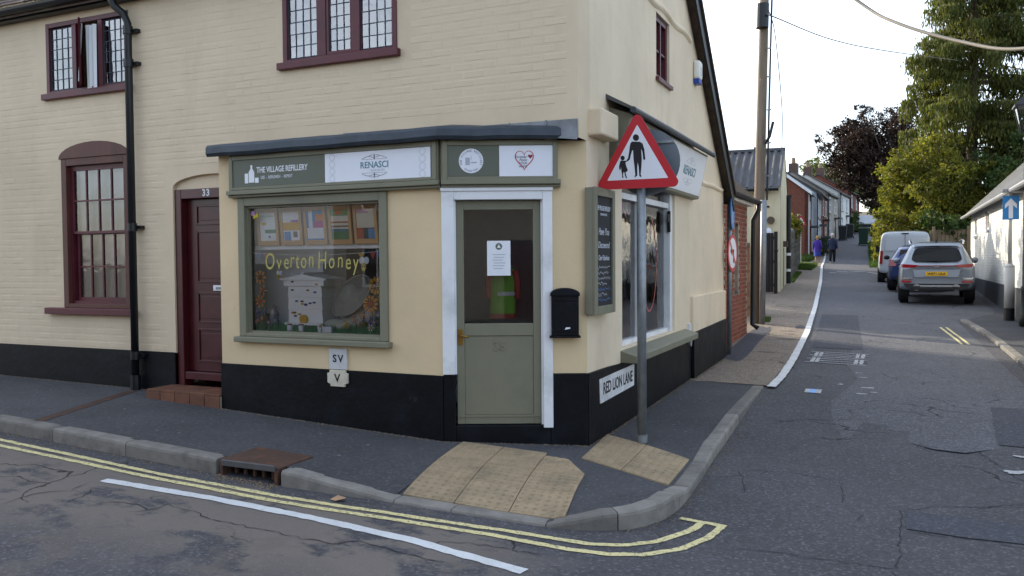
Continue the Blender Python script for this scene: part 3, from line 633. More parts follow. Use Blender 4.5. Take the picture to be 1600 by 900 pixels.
sk = [(WIN1[0]-.06, WIN1[1]+.06, 3.56, 4.54), (WIN2[0]-.06, WIN2[1]+.06, 3.56, 4.54), (-9.26,-7.70,1.03,1.14), (WIN3[0]-.03, WIN3[1]+.03, 1.1, 3.08), (-7.25,-6.1,.1,2.68), (-6.20, -2, 0, 2.96), (-12, -2, 4.56, 5)]
lay_bricks(facade, M['cream'], (0, YF, 0), (1,0,0), (0,-1,0), (-12.0, XG-.005), (.68, 4.6), sk, .0019, lambda p: p.x > -6.3, 300, jit=.001)
# arched recess over the house door, arched board over the sash window
def arch(u0, u1, v0, v1, n=14):
    c = (u0+u1)/2; w = (u1-u0)/2; return [(c + w*math.cos(math.pi*(1-k/n)), v0+(v1-v0)*math.sin(math.pi*k/n)) for k in range(n+1)]
ac = arch(D33[0], D33[1]+.16, 2.47, 2.60)
ac = [(min(u, D33[1]), v) for u, v in ac]
sp = MB()
for a, b in zip(ac, ac[1:]):
    if b[0]-a[0] > 1e-4: sp.quad(F(a[0],a[1],0), F(b[0],b[1],0), F(b[0],2.60,0), F(a[0],2.60,0)); sp.quad(F(a[0],a[1],0), F(b[0],b[1],0), F(b[0],b[1],.1), F(a[0],a[1],.1))
sp.build('arch_spandrel', M['cream'], bld)
MB().bx(F, D33[0], D33[1], 2.44, 2.6, .045, .1).build('door_tympanum', M['cream'], bld)
# roof: front slope, long rear slope, ridge, gutter, bargeboards
roof = MB(); X0, X1 = -24.2, XG+.1
def slab(m_, ya, za, yb, zb, th): m_.add([(X0,ya,za),(X1,ya,za),(X1,yb,zb),(X0,yb,zb),(X0,ya,za-th),(X1,ya,za-th),(X1,yb,zb-th),(X0,yb,zb-th)], [(0,1,2,3),(7,6,5,4),(0,4,5,1),(1,5,6,2),(2,6,7,3),(3,7,4,0)])
slab(roof, 6.62, 4.70, 9.0, 6.84, .13); slab(roof, 9.0, 6.84, 13.72, 2.66, .13)
rf = roof.build('roof', M['tile'], bld)
tl_mesh = MB().add([(-.08,0,0),(.08,0,.002),(.08,.26,.0),(-.08,.26,.002),(-.08,0,-.014),(.08,0,-.012),(-.08,.1,-.014),(.08,.1,-.014)], [(0,1,2,3),(0,4,5,1),(0,3,6,4),(1,5,7,2)]).mesh('tile', M['tile'])
sl = math.atan2(2.14, 2.38)
for c in range(6):
    for k in range(34):
        o = bpy.data.objects.new('tile', tl_mesh); link(o); o.parent = rf; o.matrix_parent_inverse = Matrix.Identity(4)
        o.matrix_basis = Matrix.Translation((-13.2+.168*k+(c % 2)*.084, 6.58+c*.1*math.cos(sl)+random.uniform(-.004,.004), 4.70+c*.1*math.sin(sl)+.012+.004*random.random())) @ Matrix.Rotation(sl*.93, 4, 'X') @ Matrix.Rotation(random.uniform(-.02,.02), 4, 'Y')
gt = MB(); n = 8
ringA = [(math.cos(math.pi+math.pi*k/n)*.062, math.sin(math.pi+math.pi*k/n)*.062) for k in range(n+1)]
gt.add([(x, 6.60+a, 4.66+b) for x in (-24, XG+.02) for a, b in ringA], [(k, k+1, n+2+k, n+1+k) for k in range(n)])
gt.box(-24, XG+.02, 6.665, 6.779, 4.56, 4.72)
gt.build('gutter', M['blackpipe'], bld)
bb = MB()
for ya, za, yb, zb in ((6.6, 4.74, 9.0, 6.88), (9.0, 6.88, 13.74, 2.68)):
    bb.add([(XG+d, y, z+o_) for d in (.105, .135) for y, z in ((ya,za),(yb,zb)) for o_ in (-.27, 0)], [(0,2,3,1),(4,5,7,6),(0,4,6,2),(1,3,7,5),(0,1,5,4),(2,6,7,3)])
bb.build('bargeboard', M['blackpipe'], bld)
vt = MB()
for i in range(38):
    t_ = i/38; y = 9.0+(13.72-9.0)*t_; z = 6.9+(2.72-6.9)*t_; j_ = random.uniform(0,.006); y2 = y+.120; z2 = z-.120*.886; vt.add([(XG+d_, a_, b_) for d_ in (.0, .165) for a_, b_ in ((y,z-.05),(y2,z2-.05),(y2,z2+j_),(y,z+.008+j_))], [(0,1,2,3),(7,6,5,4),(0,4,5,1),(1,5,6,2),(2,6,7,3),(3,7,4,0)])
vt.build('verge_tiles', M['tile'], rf)
# gable wall
def roofz(y): return 4.68+(y-6.78)*.9 if y < 9 else 6.68-(y-9)*.885
gb = MB().wall(G, (6.98, 13.5), (-.3, 2.70), [(8.03, 10.25, .76, 2.56)], .3)
for ya, yb in ((7.08, 9.0), (9.0, 9.37), (9.99, 13.5)): gb.poly([G(ya,2.7,0), G(yb,2.7,0), G(yb,roofz(yb),0), G(ya,roofz(ya),0)])
gb.poly([G(9.37,2.7,0), G(9.99,2.7,0), G(9.99,3.72,0), G(9.37,3.72,0)]); gb.poly([G(9.37,4.46,0), G(9.99,4.46,0), G(9.99,roofz(9.99),0), G(9.37,roofz(9.37),0)])
for a, b, c, d in ((9.37,9.99,3.72,3.72),(9.37,9.99,4.46,4.46),(9.37,9.37,3.72,4.46),(9.99,9.99,3.72,4.46)): gb.quad(G(a,c,0), G(b,d,0), G(b,d,.2), G(a,c,.2))
gb.quad((XG,6.78,2.7),(XG,6.98,2.7),(-3.0,6.98,2.7),(-3.0,6.78,2.7))
gb.quad((-24,13.5,-.3),(XG,13.5,-.3),(XG,13.5,2.7),(-24,13.5,2.7))
gable = gb.build('gable_wall', M['render'], bld)
# rough string courses and the rendered block at the corner
def ledge(pts, th, name='render_ledge'):
    m_ = MB(); vs = []
    for y, z in pts:
        j = random.uniform(-.006, .006); vs += [G(y, z+th+j, 0), G(y, z+j, -.035+j), G(y, z-.03+j, -.03+j), G(y, z-.05, 0)]
    k = len(pts); m_.add(vs, [(i*4+a, (i+1)*4+a, (i+1)*4+a+1, i*4+a+1) for i in range(k-1) for a in range(3)]); return m_.build(name, M['render'], gable, smooth=True)
ledge([(8.4+.15*i, 4.55+.02*math.sin(i*.9)) for i in range(19)], .05)
ledge([(11.2+.18*i, 2.74+.008*math.sin(i)) for i in range(13)], .03)
MB().bx(G, 7.03, 7.52, 2.75, 2.99, -.13, .02).build('corner_block', M['render'], gable, bevel=.02)
MB().bx(G, 11.12, 13.48, -.2, 1.15, -.045, .02).build('low_buttress', M['render'], gable, bevel=.012)
# plinths (black paint)
pl = MB(); pl.bx(F, -24, D33[0], -.3, .665, -.014, .05)
pl.build('plinth', M['black'], bld, bevel=.006)
MB().bx(Sf, -6.2, -3.62, -.3, .63, -.014, .02).build('plinth', M['black'], bld, bevel=.006)
MB().bx(K, .0, .105, -.3, .642, -.016, .03).build('plinth', M['black'], bld, bevel=.006)
MB().bx(K, .95, 1.278, -.3, .645, -.016, .03).build('plinth', M['black'], bld, bevel=.01)
MB().bx(K, .1, .955, -.3, .185, -.008, .2).build('door_threshold', M['black'], bld, bevel=.01)
MB().pr(G, [(6.975,-.3),(11.12,-.3),(11.12,.62),(7.9,.62),(7.55,.635),(6.975,.643)], -.016, .03).build('plinth', M['black'], bld, bevel=.006)
MB().pr(G, [(11.1,-.3),(13.49,-.3),(13.49,.70),(11.1,.67)], -.06, .0).build('plinth', M['black'], bld, bevel=.006)
# shop front walls
MB().wall(Sf, (-6.19, -3.62), (-.3, 2.72), [(-5.86, -4.26, .925, 2.27)], .12).quad((-6.19,6.45,-.3),(-6.19,6.78,-.3),(-6.19,6.78,2.75),(-6.19,6.45,2.75)).build('shop_wall', M['shopcream'], bld)
MB().wall(K, (0, 1.276), (-.3, 2.72), [(.06, .93, .12, 2.24)], .14).build('shop_wall', M['shopcream'], bld)
# fascia boxes, cornice and lead roof
MB().bx(Sf, -6.0, -3.63, 2.36, 2.72, -.05, 0.02).build('fascia', M['olive'], bld, bevel=.004)
MB().bx(K, .0, 1.02, 2.355, 2.72, -.05, .02).build('fascia', M['olive'], bld, bevel=.004)
def frame(m_, fn, u0, u1, v0, v1, w, d0, d1, wb=None):
    wb = w if wb is None else wb
    m_.bx(fn, u0, u0+w, v0, v1, d0, d1); m_.bx(fn, u1-w, u1, v0, v1, d0, d1); m_.bx(fn, u0+w, u1-w, v1-w, v1, d0, d1)
    if wb: m_.bx(fn, u0+w, u1-w, v0, v0+wb, d0, d1)
    return m_
frame(MB(), Sf, -6.0, -3.64, 2.36, 2.70, .045, -.068, -.0505, .03).build('fascia_moulding', M['olive'], bld, bevel=.005)
frame(MB(), K, .01, 1.02, 2.355, 2.70, .045, -.068, -.0505, .03).build('fascia_moulding', M['olive'], bld, bevel=.005)
for fn, a, b in ((Sf, -6.02, -3.61), (K, .0, 1.045)):
    MB().bx(fn, a, b, 2.315, 2.357, -.088, .0).bx(fn, a, b, 2.290, 2.3145, -.06, .0).build('cornice', M['olive'], bld, bevel=.006)
def corner_pt(d):                                      # where the two shop planes meet, d metres outside
    a = YS-d; base = A2+NV*d; t_ = (a-base.y)/DV.y; return base.x+DV.x*t_, a
def lead(d, z): x, y = corner_pt(d); e = K(1.19, 0, -d); return [(-6.22, YS-d, z), (x, y, z), (e.x, e.y, z)]
prof = [(.02, 2.715), (.125, 2.70), (.145, 2.73), (.14, 2.79), (.12, 2.815), (-.02, 2.84), (-.335, 2.90)]
rows_ = []
for d, z in prof:
    P3 = lead(d, z); row = []
    for (pa, pb, n_) in ((P3[0], P3[1], 12), (P3[1], P3[2], 7)):
        for k in range(n_): t_ = k/n_; row.append([pa[i]+(pb[i]-pa[i])*t_ for i in range(3)])
    row.append(list(P3[2])); rows_.append(row)
nn_ = len(rows_[0]); vs = []
for r_ in rows_:
    for i, p in enumerate(r_):
        w = .004*math.sin(i*1.7)+.003*math.sin(i*3.1); vs.append((p[0], p[1]+w*.7, p[2]+w))
m_ = MB().add(vs, [(r_*nn_+i, r_*nn_+i+1, (r_+1)*nn_+i+1, (r_+1)*nn_+i) for r_ in range(len(prof)-1) for i in range(nn_-1)])
m_.poly([vs[r_*nn_] for r_ in range(len(prof))]); m_.poly([vs[r_*nn_+nn_-1] for r_ in range(len(prof))])
m_.build('lead_roof', M['lead'], bld, smooth=False)
MB().add([F(-4.9,2.90,-.012), F(XG-.0,2.68,-.03), F(XG+.0,2.86,-.02), F(-4.9,2.905,-.012), F(-3.4,2.865,-.02), F(-3.4,2.80,-.03)], [(0,5,4,3),(5,1,2,4)]).build('lead_flashing', M['flash'], bld)
for x in (-3.1, -2.75): MB().bx(F, x-.006, x+.006, 2.70, 2.865, -.036, -.018).build('flashing_lap', M['flash'], bld)

# ---------------------------------------------------------------- windows
def leaded(win, lights, open_mid=False):
    u0, u1, v0, v1 = win
    fr = frame(MB(), F, u0, u1, v0, v1, .055, -.012, .09, .03)
    for a, b in zip(lights, lights[1:]): fr.bx(F, a[1], b[0], v0+.03, v1-.055, -.008, .09)
    wo = fr.build('window', M['redframe'], bld, bevel=.004)
    MB().bx(F, u0-.05, u1+.035, v0-.07, v0, -.055, .05).build('sill', M['redframe'], wo, bevel=.006)
    came = MB(); cas = MB()
    for li, (a, b, nc) in enumerate(lights):
        c0, c1 = v0+.045, v1-.07; nr = 6
        hinge = None
        if open_mid and li == 1:
            ang = R(38); hinge = a+.005
            def fn(u, v, d, h=hinge): q = u-h; return (h+q*math.cos(ang)-d*math.sin(-ang)*0+d*math.sin(ang)*0, YF+.02-q*math.sin(ang)+d, v)
        else: fn = F
        if hinge or li == 1: frame(cas, fn, a+.004, b-.004, c0-.01, c1+.01, .026, .0, .03)
        a_, b_ = (a+.03, b-.03) if (hinge or li == 1) else (a, b)
        for i in range(nc):
            for j in range(nr):
                x0, x1 = a_+(b_-a_)*i/nc, a_+(b_-a_)*(i+1)/nc; z0, z1 = c0+(c1-c0)*j/nr, c0+(c1-c0)*(j+1)/nr
                t1, t2 = random.uniform(-.0012,.0012), random.uniform(-.0012,.0012); D_ = .022
                MB().quad(fn(x0+.002,z0+.002,D_+t1), fn(x1-.002,z0+.002,D_+t2), fn(x1-.002,z1-.002,D_-t1), fn(x0+.002,z1-.002,D_-t2)).build('pane', M['mirrorglass'], wo)
        for i in range(nc+1): x = a_+(b_-a_)*i/nc; came.bx(fn, x-.003, x+.003, c0, c1, .014, .030)
        for j in range(nr+1): z = c0+(c1-c0)*j/nr; came.bx(fn, a_, b_, z-.003, z+.003, .0145, .0295)
    came.build('lead_cames', M['came'], wo)
    if cas.v: cas.build('casement', M['redframe'], wo)
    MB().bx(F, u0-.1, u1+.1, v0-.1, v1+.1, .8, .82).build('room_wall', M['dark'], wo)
    return wo
def drape(fn, u0, u1, v0, v1, d, wo, amp=.018, fr=22, mt='curtain'):
    n = 40; vs = []
    for j in (0, 1, 2):
        for i in range(n+1):
            u = u0+(u1-u0)*i/n; vs.append(fn(u, v0+(v1-v0)*j/2, d+amp*math.sin(u*fr*2+j*.4)+amp*.5*math.sin(u*fr*5.1)))
    return MB().add(vs, [(j*(n+1)+i, j*(n+1)+i+1, (j+1)*(n+1)+i+1, (j+1)*(n+1)+i) for j in range(2) for i in range(n)]).build('curtain', M[mt], wo, smooth=True)
w1 = leaded(WIN1, [(-9.085,-8.70,4), (-8.63,-8.27,3), (-8.20,-7.845,4)], True)
MB().tube([F(-8.50,3.74,-.08), F(-8.47,4.40,-.05)], .008, 6).build('stay_rod', M['white'], w1)
drape(F, -8.45, -8.28, 3.63, 4.38, -.02, w1, .012, 30); drape(F, -9.08, -8.72, 3.70, 4.42, .12, w1, mt='dimcurtain'); drape(F, -8.2, -7.85, 3.70, 4.42, .12, w1, mt='dimcurtain')
w2 = leaded(WIN2, [(-5.565,-5.20,4), (-5.09,-4.775,3), (-4.69,-4.325,4)])
drape(F, -5.57, -5.3, 3.70, 4.42, .14, w2, mt='dimcurtain'); drape(F, -4.55, -4.33, 3.70, 4.42, .14, w2, mt='dimcurtain')
# sash window of the house
u0, u1, v0, v1 = WIN3
w3 = frame(MB(), F, u0, u1, v0, v1, .085, -.006, .13, .05).build('window', M['brown'], bld, bevel=.005)
frame(MB(), F, u0+.085, u1-.085, v0+.05, v1-.085, .03, .045, .13, .03).build('sash_box', M['redframe'], w3)
MB().bx(F, u0-.26+.0, u1+.07, 1.055, 1.13, -.075, .05).build('sill', M['redframe'], w3, bevel=.006)
MB().pr(F, arch(u0-.03, u1+.01, 2.88, 3.06), -.016, .03).build('arched_head', M['brown'], w3, bevel=.004)
def sash(a, b, c, d, dep, nc, nr, up):
    m_ = frame(MB(), F, a, b, c, d, .032, dep, dep+.03, .05 if not up else .03)
    for i in range(1, nc): x = a+.032+(b-a-.064)*i/nc; m_.bx(F, x-.009, x+.009, c+.03, d-.03, dep+.002, dep+.026)
    zc_ = c+(d-c)/2; m_.bx(F, a+.03, b-.03, zc_-.009, zc_+.009, dep+.003, dep+.025); m_.build('sash', M['redframe'], w3)
    for i in range(nc):
        for j in range(nr):
            x0, x1 = a+.032+(b-a-.064)*i/nc, a+.032+(b-a-.064)*(i+1)/nc; z0, z1 = c+.03+(d-c-.06)*j/nr, c+.03+(d-c-.06)*(j+1)/nr; t1 = random.uniform(-.002,.002)
            MB().quad(F(x0,z0,dep+.014+t1), F(x1,z0,dep+.014-t1), F(x1,z1,dep+.014-t1), F(x0,z1,dep+.014+t1)).build('pane', M['glassw'], w3)
sash(-8.83, -7.94, 2.0, 2.77, .05, 4, 2, True); sash(-8.80, -7.965, 1.205, 2.02, .085, 4, 2, False)
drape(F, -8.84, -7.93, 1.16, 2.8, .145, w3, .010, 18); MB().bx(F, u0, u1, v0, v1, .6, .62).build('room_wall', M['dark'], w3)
# gable window
g3 = frame(MB(), G, 9.375, 9.985, 3.725, 4.455, .06, .03, .12).bx(G, 9.66, 9.70, 3.785, 4.395, .03, .12).bx(G, 9.435, 9.925, 4.05, 4.075, .04, .11).build('window', M['redframe'], bld)
for a, b in ((9.435, 9.66), (9.70, 9.925)):
    for c, d in ((3.785, 4.05), (4.075, 4.395)): MB().quad(G(a,c,.08), G(b,c,.08), G(b,d,.08), G(a,d,.08)).build('pane', M['mirrorglass'], g3)
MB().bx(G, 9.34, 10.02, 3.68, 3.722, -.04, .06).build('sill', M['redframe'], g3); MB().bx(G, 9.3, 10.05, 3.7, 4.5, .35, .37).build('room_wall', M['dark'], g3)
# house door, number 33
d33 = MB().bx(F, D33[0], D33[0]+.095, .30, 2.45, .02, .16).bx(F, D33[0]+.095, D33[1], 2.345, 2.45, .02, .16).bx(F, D33[0]+.095, D33[1], .37, .455, .03, .16).build('house_door', M['maroon'], bld, bevel=.006)
lf_ = MB().bx(F, D33[0]+.1, D33[1]-.0, .46, 2.34, .105, .15)
def mould(m_, a, b, c, d): frame(m_, F, a, b, c, d, .022, .092, .105); m_.bx(F, a+.05, b-.05, c+.05, d-.05, .098, .105)
for c, d in ((.56,.93),(.99,1.33),(1.43,2.0),(2.06,2.28)): mould(lf_, -6.94, -6.24, c, d)
lf_.build('door_leaf', M['maroon'], d33, bevel=.003)
MB().bx(F, -6.70, -6.42, 1.345, 1.405, .086, .098).build('letter_plate', M['white'], d33, bevel=.003)
MB().bx(F, -6.66, -6.46, 1.36, 1.385, .083, .0885).build('letter_flap', M['plastic'], d33)
text('33', .10, M['white'], d33, F(-6.71, 2.398, .018), (1,0,0), bold=.003, spacing=1.15)
MB().bx(F, D33[0], D33[1], .1, .30, .015, .3).build('door_threshold', M['black'], bld)
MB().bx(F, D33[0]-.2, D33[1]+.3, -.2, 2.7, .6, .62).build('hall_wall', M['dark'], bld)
# red brick step
st = thing('door_step', 'low red tiled brick doorstep below the maroon house door', 'step', (-6.9, 6.6, .2))
MB().pr(lambda u, v, d: (u, v, d), [(-7.22,6.42),(-6.195,6.42),(-6.195,6.79),(-7.16,6.79),(-7.17,6.76),(-7.22,6.76)], .0, .285).build('base', M['mortar'], st)
M['quarry'] = mat('red_quarry_tile', '#65402f', .7, var=.25, scale=9, rnd=.15, dirt='#5d4438', bmp=.3)
for i in range(5):
    x = -7.225+.206*i
    for y in (6.412, 6.60):
        MB().box(x+.003, x+.203, y, y+.184, .285, .312).build('tile', M['quarry'], st, bevel=.004)
    MB().box(x+.004, x+.202, 6.408, 6.42, .14, .284).build('brick', M['quarry'], st, bevel=.003)
# downpipe
dp = MB(); PXd = -7.70; yp = YF-.085
dp.tube([(PXd-.16,6.61,4.66),(PXd-.16,6.61,4.58),(PXd-.12,6.63,4.48),(PXd-.03,6.67,4.40),(PXd,yp,4.30),(PXd,yp,.28)], .041, 12)
pipe = dp.build('downpipe', M['blackpipe'], bld, smooth=True)
for z in (4.22, 3.86, 2.05, .62): MB().cyl((PXd,yp,z-.045), (PXd,yp,z+.045), .052, n=12).box(PXd-.10, PXd+.10, yp+.03, YF+.002, z-.018, z+.018).build('pipe_bracket', M['blackpipe'], pipe)
MB().cyl((PXd,yp,.235), (PXd,yp,.40), .056, n=12).build('pipe_shoe', M['blackpipe'], pipe)

# ---------------------------------------------------------------- shop window, door and side window
sw = frame(MB(), Sf, -5.935, -4.185, .915, 2.29, .085, -.025, .10, .035).build('shop_window', M['olive'], bld, bevel=.006)
frame(MB(), Sf, -5.85, -4.27, .95, 2.205, .02, .012, .08).build('glazing_bead', M['olive'], sw)
MB().bx(Sf, -5.97, -4.15, .86, .914, -.075, .06).build('sill', M['olive'], sw, bevel=.008)
MB().quad(Sf(-5.83,.97,.05), Sf(-4.29,.97,.05), Sf(-4.29,2.185,.05), Sf(-5.83,2.185,.05)).build('pane', M['glass'], sw)
sd = MB(); frame(sd, K, 0.0, .97, 2.0, 2.285, .115, -.035, .09, 0)
sd = MB().bx(K, -.005, .105, .642, 2.285, -.036, .09).bx(K, .885, .97, .165, 2.285, -.036, .09).bx(K, .105, .885, 2.185, 2.285, -.036, .09).build('shop_door', M['white'], bld, bevel=.006)
MB().bx(K, .085, .118, .642, 2.20, .0, .09).bx(K, .868, .886, .19, 2.20, .0, .09).bx(K, -.01, .975, 2.262, 2.292, -.05, .0).build('door_stop', M['white'], sd)
lfm = MB().bx(K, .118, .185, .19, 2.18, .035, .078).bx(K, .80, .868, .19, 2.18, .035, .078).bx(K, .185, .80, 2.10, 2.18, .035, .078).bx(K, .185, .80, .98, 1.09, .035, .078).bx(K, .185, .80, .19, .27, .035, .078).bx(K, .185, .80, .27, .98, .046, .075)
lfm.build('door_leaf', M['olive'], sd, bevel=.004)
MB().bx(K, .12, .866, .255, .272, .026, .0345).build('weather_bar', M['olive'], sd)
MB().quad(K(.185,1.09,.055), K(.80,1.09,.055), K(.80,2.10,.055), K(.185,2.10,.055)).build('pane', M['glass'], sd)
text('35', .115, M['olive'], sd, K(.50, .885, .044), DV, ext=.004, bold=.004, spacing=1.1)
MB().bx(K, .128, .17, .90, 1.04, .026, .0345).build('lock_plate', M['brass'], sd, bevel=.002)
MB().tube([K(.148,.985,.034), K(.148,.985,.0), K(.162,.985,-.012), K(.225,.975,-.014)], .009, 8).build('handle', M['brass'], sd, smooth=True)
sg_ = MB().bx(G, 8.03, 8.09, .76, 2.56, .06, .16).bx(G, 10.13, 10.25, .76, 2.56, .03, .16).bx(G, 8.86, 8.90, .76, 2.27, .06, .16).bx(G, 8.09, 10.13, 2.27, 2.335, .05, .16).bx(G, 8.09, 10.13, .76, .81, .06, .16).bx(G, 8.86, 8.90, 2.335, 2.56, .06, .16).build('side_window', M['white'], bld, bevel=.005)
for a, b in ((8.09, 8.86), (8.90, 10.13)):
    MB().quad(G(a,.81,.11), G(b,.81,.11), G(b,2.27,.11), G(a,2.27,.11)).build('pane', M['glassw'], sg_); MB().quad(G(a,2.335,.11), G(b,2.335,.11), G(b,2.56,.11), G(a,2.56,.11)).build('pane', M['glass'], sg_)
MB().pr(lambda u, v, d: (u, d, v), [(XG-.06,.62),(XG+.17,.62),(XG+.17,.69),(XG-.06,.758)], 7.97, 10.82).build('sill', M['olive'], sg_, bevel=.006)
MB().bx(G, 10.10, 10.13, 1.98, 2.24, .02, .06).bx(G, 10.06, 10.13, 2.1, 2.2, .03, .05).build('window_stay', M['blackpipe'], sg_, bevel=.01)
# side fascia: a leaning box under a small slate roof
ya, yb = 7.63, 11.22
def box_pts(y): return [(XG, y, 3.10), (XG+.215, y, 3.02), (XG+.09, y, 2.45), (XG, y, 2.44)]
m_ = MB(); m_.add(box_pts(ya)+box_pts(yb), [(0,1,2,3),(7,6,5,4),(0,4,5,1),(1,5,6,2),(2,6,7,3)]); sf_ = m_.build('side_fascia', M['olive'], bld, bevel=.006)
m_ = MB(); 
for i in range(15):
    y0 = ya-.1+(yb-ya+.2)*i/15; y1 = ya-.1+(yb-ya+.2)*(i+1)/15-.006; j = random.uniform(-.008,.008)
    MB().add([(XG,y0,3.205+j),(XG,y1,3.205),(XG+.29,y1,3.05+j),(XG+.29,y0,3.05),(XG,y0,3.165),(XG,y1,3.165),(XG+.29,y1,3.025),(XG+.29,y0,3.025)], [(0,1,2,3),(7,6,5,4),(0,3,7,4),(3,2,6,7),(2,1,5,6)]).build('slate', M['slate'], sf_)
MB().tube([(XG+.27, ya-.12, 3.035), (XG+.285, ya+1.2, 3.03), (XG+.27, yb+.12, 3.035)], .03, 8).build('roof_edge_roll', M['lead'], sf_)
# room behind the shop glass
rm = MB(); rm.box(-6.1, -2.75, 10.9, 10.95, .15, 2.68); rm.box(-6.12, -6.07, 6.57, 10.9, .15, 2.68); rm.box(-6.1, -2.78, 6.85, 10.9, .1, .15)
rm.box(-6.1, -2.78, 7.2, 10.9, 2.66, 2.7); rm.build('shop_room', M['inner'], bld)
MB().box(-6.06, -4.1, 6.58, 7.15, .90, .965).box(-6.06, -4.1, 7.1, 7.15, .15, .9).build('display_stage', M['inner'], bld)
MB().box(-6.06, -5.32, 6.98, 7.0, .966, 2.5).build('display_backboard', M['inner'], bld)
MB().box(-5.30, -4.1, 7.35, 7.37, .965, 2.5).build('display_dark_sheet', M['dark'], bld)  # plain dark sheet behind the right part of the display
MB().box(-6.05, -4.2, 6.60, 6.85, 1.775, 1.815).build('display_shelf', M['white'], bld)
M['lean'] = M['white']
# ================================================================ SIGNS AND SHOP DISPLAY
def panel(name, label, fn, u0, u1, v0, v1, d, mt, th=.006, cat='sign'):
    t_ = thing(name, label, cat, fn((u0+u1)/2, v0, d)); MB().bx(fn, u0, u1, v0, v1, d, d+th).build('board', mt, t_, bevel=.001); return t_
XR = (1, 0, 0)
p1 = panel('shop_sign', 'dark olive sign board with white bottles and THE VILLAGE REFILLERY lettering', Sf, -5.95, -4.84, 2.392, 2.652, -.0575, M['olivedark'])
text('THE VILLAGE REFILLERY', .078, M['signwhite'], p1, Sf(-5.65, 2.545, -.0592), XR, align='LEFT', sx=.74, bold=.0012)
text('USE  -  REPLENISH  -  REPEAT', .042, M['signwhite'], p1, Sf(-5.60, 2.472, -.0592), XR, align='LEFT', sx=.72)
def ink(fn, pts, w, mt, parent, name='ornament', d=-.0590, closed=False):
    """flat drawn line on a board"""
    m_ = MB(); P = [np.array(p) for p in pts]; n = len(P); L_ = []
    for i in range(n):
        a = P[(i-1) % n] if closed else P[max(i-1, 0)]; b = P[(i+1) % n] if closed else P[min(i+1, n-1)]
        t_ = (b-a)/max(1e-9, np.linalg.norm(b-a)); nn = np.array([-t_[1], t_[0]]); ww = w[i] if isinstance(w, list) else w
        L_ += [fn(*(P[i]+nn*ww/2), d), fn(*(P[i]-nn*ww/2), d)]
    k = n if closed else n-1
    m_.add(L_, [(2*i, 2*i+1, (2*i+3) % (2*n), (2*i+2) % (2*n)) for i in range(k)]); return m_.build(name, mt, parent)
def flat(fn, pts, mt, parent, name='ornament', d=-.0590): return MB().poly([fn(u, v, d) for u, v in pts]).build(name, mt, parent)
def ell(cu, cv, ru, rv, n=28, a0=0, a1=2*math.pi): return [(cu+ru*math.cos(a0+(a1-a0)*k/n), cv+rv*math.sin(a0+(a1-a0)*k/n)) for k in range(n)]
bx0 = -5.715
flat(Sf, [(bx0-.035,2.43),(bx0+.035,2.43),(bx0+.035,2.53),(bx0+.012,2.565),(bx0+.012,2.60),(bx0-.012,2.60),(bx0-.012,2.565),(bx0-.035,2.53)], M['signwhite'], p1, 'bottle_picture')
flat(Sf, [(bx0-.085,2.425),(bx0-.043,2.425),(bx0-.043,2.52),(bx0-.085,2.52)], M['signwhite'], p1, 'jar_picture'); flat(Sf, [(bx0+.043,2.425),(bx0+.088,2.425),(bx0+.088,2.475),(bx0+.043,2.475)], M['signwhite'], p1, 'jar_picture')
def flourish(fn, cu, cv, w, h, parent, mt, up=1, d=-.0590):
    for s_ in (-1, 1):
        ink(fn, [(cu+s_*(w*.1+w*.4*t_), cv+up*h*(.35+.35*math.sin(t_*3.1))*(1-t_*.7)) for t_ in np.linspace(0, 1, 9)], .004, mt, parent, d=d)
        ink(fn, [(cu+s_*(w*.08+w*.14*math.cos(a)*(1-a/9)), cv+up*h*(.45+.3*math.sin(a)*(1-a/9))) for a in np.linspace(0, 5.5, 14)], .0035, mt, parent, d=d)
    ink(fn, [(cu, cv), (cu, cv+up*h)], [.012, .002], mt, parent, d=d)
    ink(fn, [(cu-w*.5, cv), (cu+w*.5, cv)], .0022, mt, parent, d=d)
p2 = panel('shop_sign', 'white rectangular sign board reading RENASCI with grey scroll ornaments above and below', Sf, -4.835, -3.70, 2.385, 2.655, -.0585, M['signwhite'], .007)
text('RENASCI', .082, M['teal'], p2, Sf(-4.285, 2.525, -.0602), XR, sx=.95, bold=.001); text('DESIGNS', .026, M['pale'], p2, Sf(-4.25, 2.477, -.0602), XR, spacing=1.6)
flourish(Sf, -4.285, 2.578, .27, .055, p2, M['came'], 1, -.060); flourish(Sf, -4.285, 2.455, .27, .055, p2, M['came'], -1, -.060)
for cu in (-4.75, -3.78):
    for k in range(4): ink(Sf, ell(cu, 2.42+.067*k, .03, .03, 14), .003, M['pale'], p2, d=-.060, closed=True)
p3 = panel('shop_sign', 'dark olive sign board with a round white THE VILLAGE REFILLERY badge', K, .05, .503, 2.388, 2.655, -.0575, M['olivedark'])
cu, cv = .262, 2.521
MB().pr(K, ell(cu, cv, .107, .107, 40), -.0600, -.0576).build('badge', M['signwhite'], p3)
def ringtext(s, rad, size, a0, step, inner=False):
    for k, ch in enumerate(s):
        if ch == ' ': continue
        a = a0-step*k if not inner else a0+step*k; o_ = K(cu+rad*math.cos(a), cv+rad*math.sin(a), -.0612)
        tg = DV*math.sin(a)+Vector((0,0,1))*(-math.cos(a)); upv = DV*math.cos(a)+Vector((0,0,1))*math.sin(a)
        if inner: tg = -tg; upv = -upv
        text(ch, size, M['came'], p3, o_, tg, upv, ext=.0004)
ringtext('THE VILLAGE REFILLERY', .088, .026, R(200), R(11.0)); ringtext('OVERTON', .088, .022, R(236), R(11.5), True)
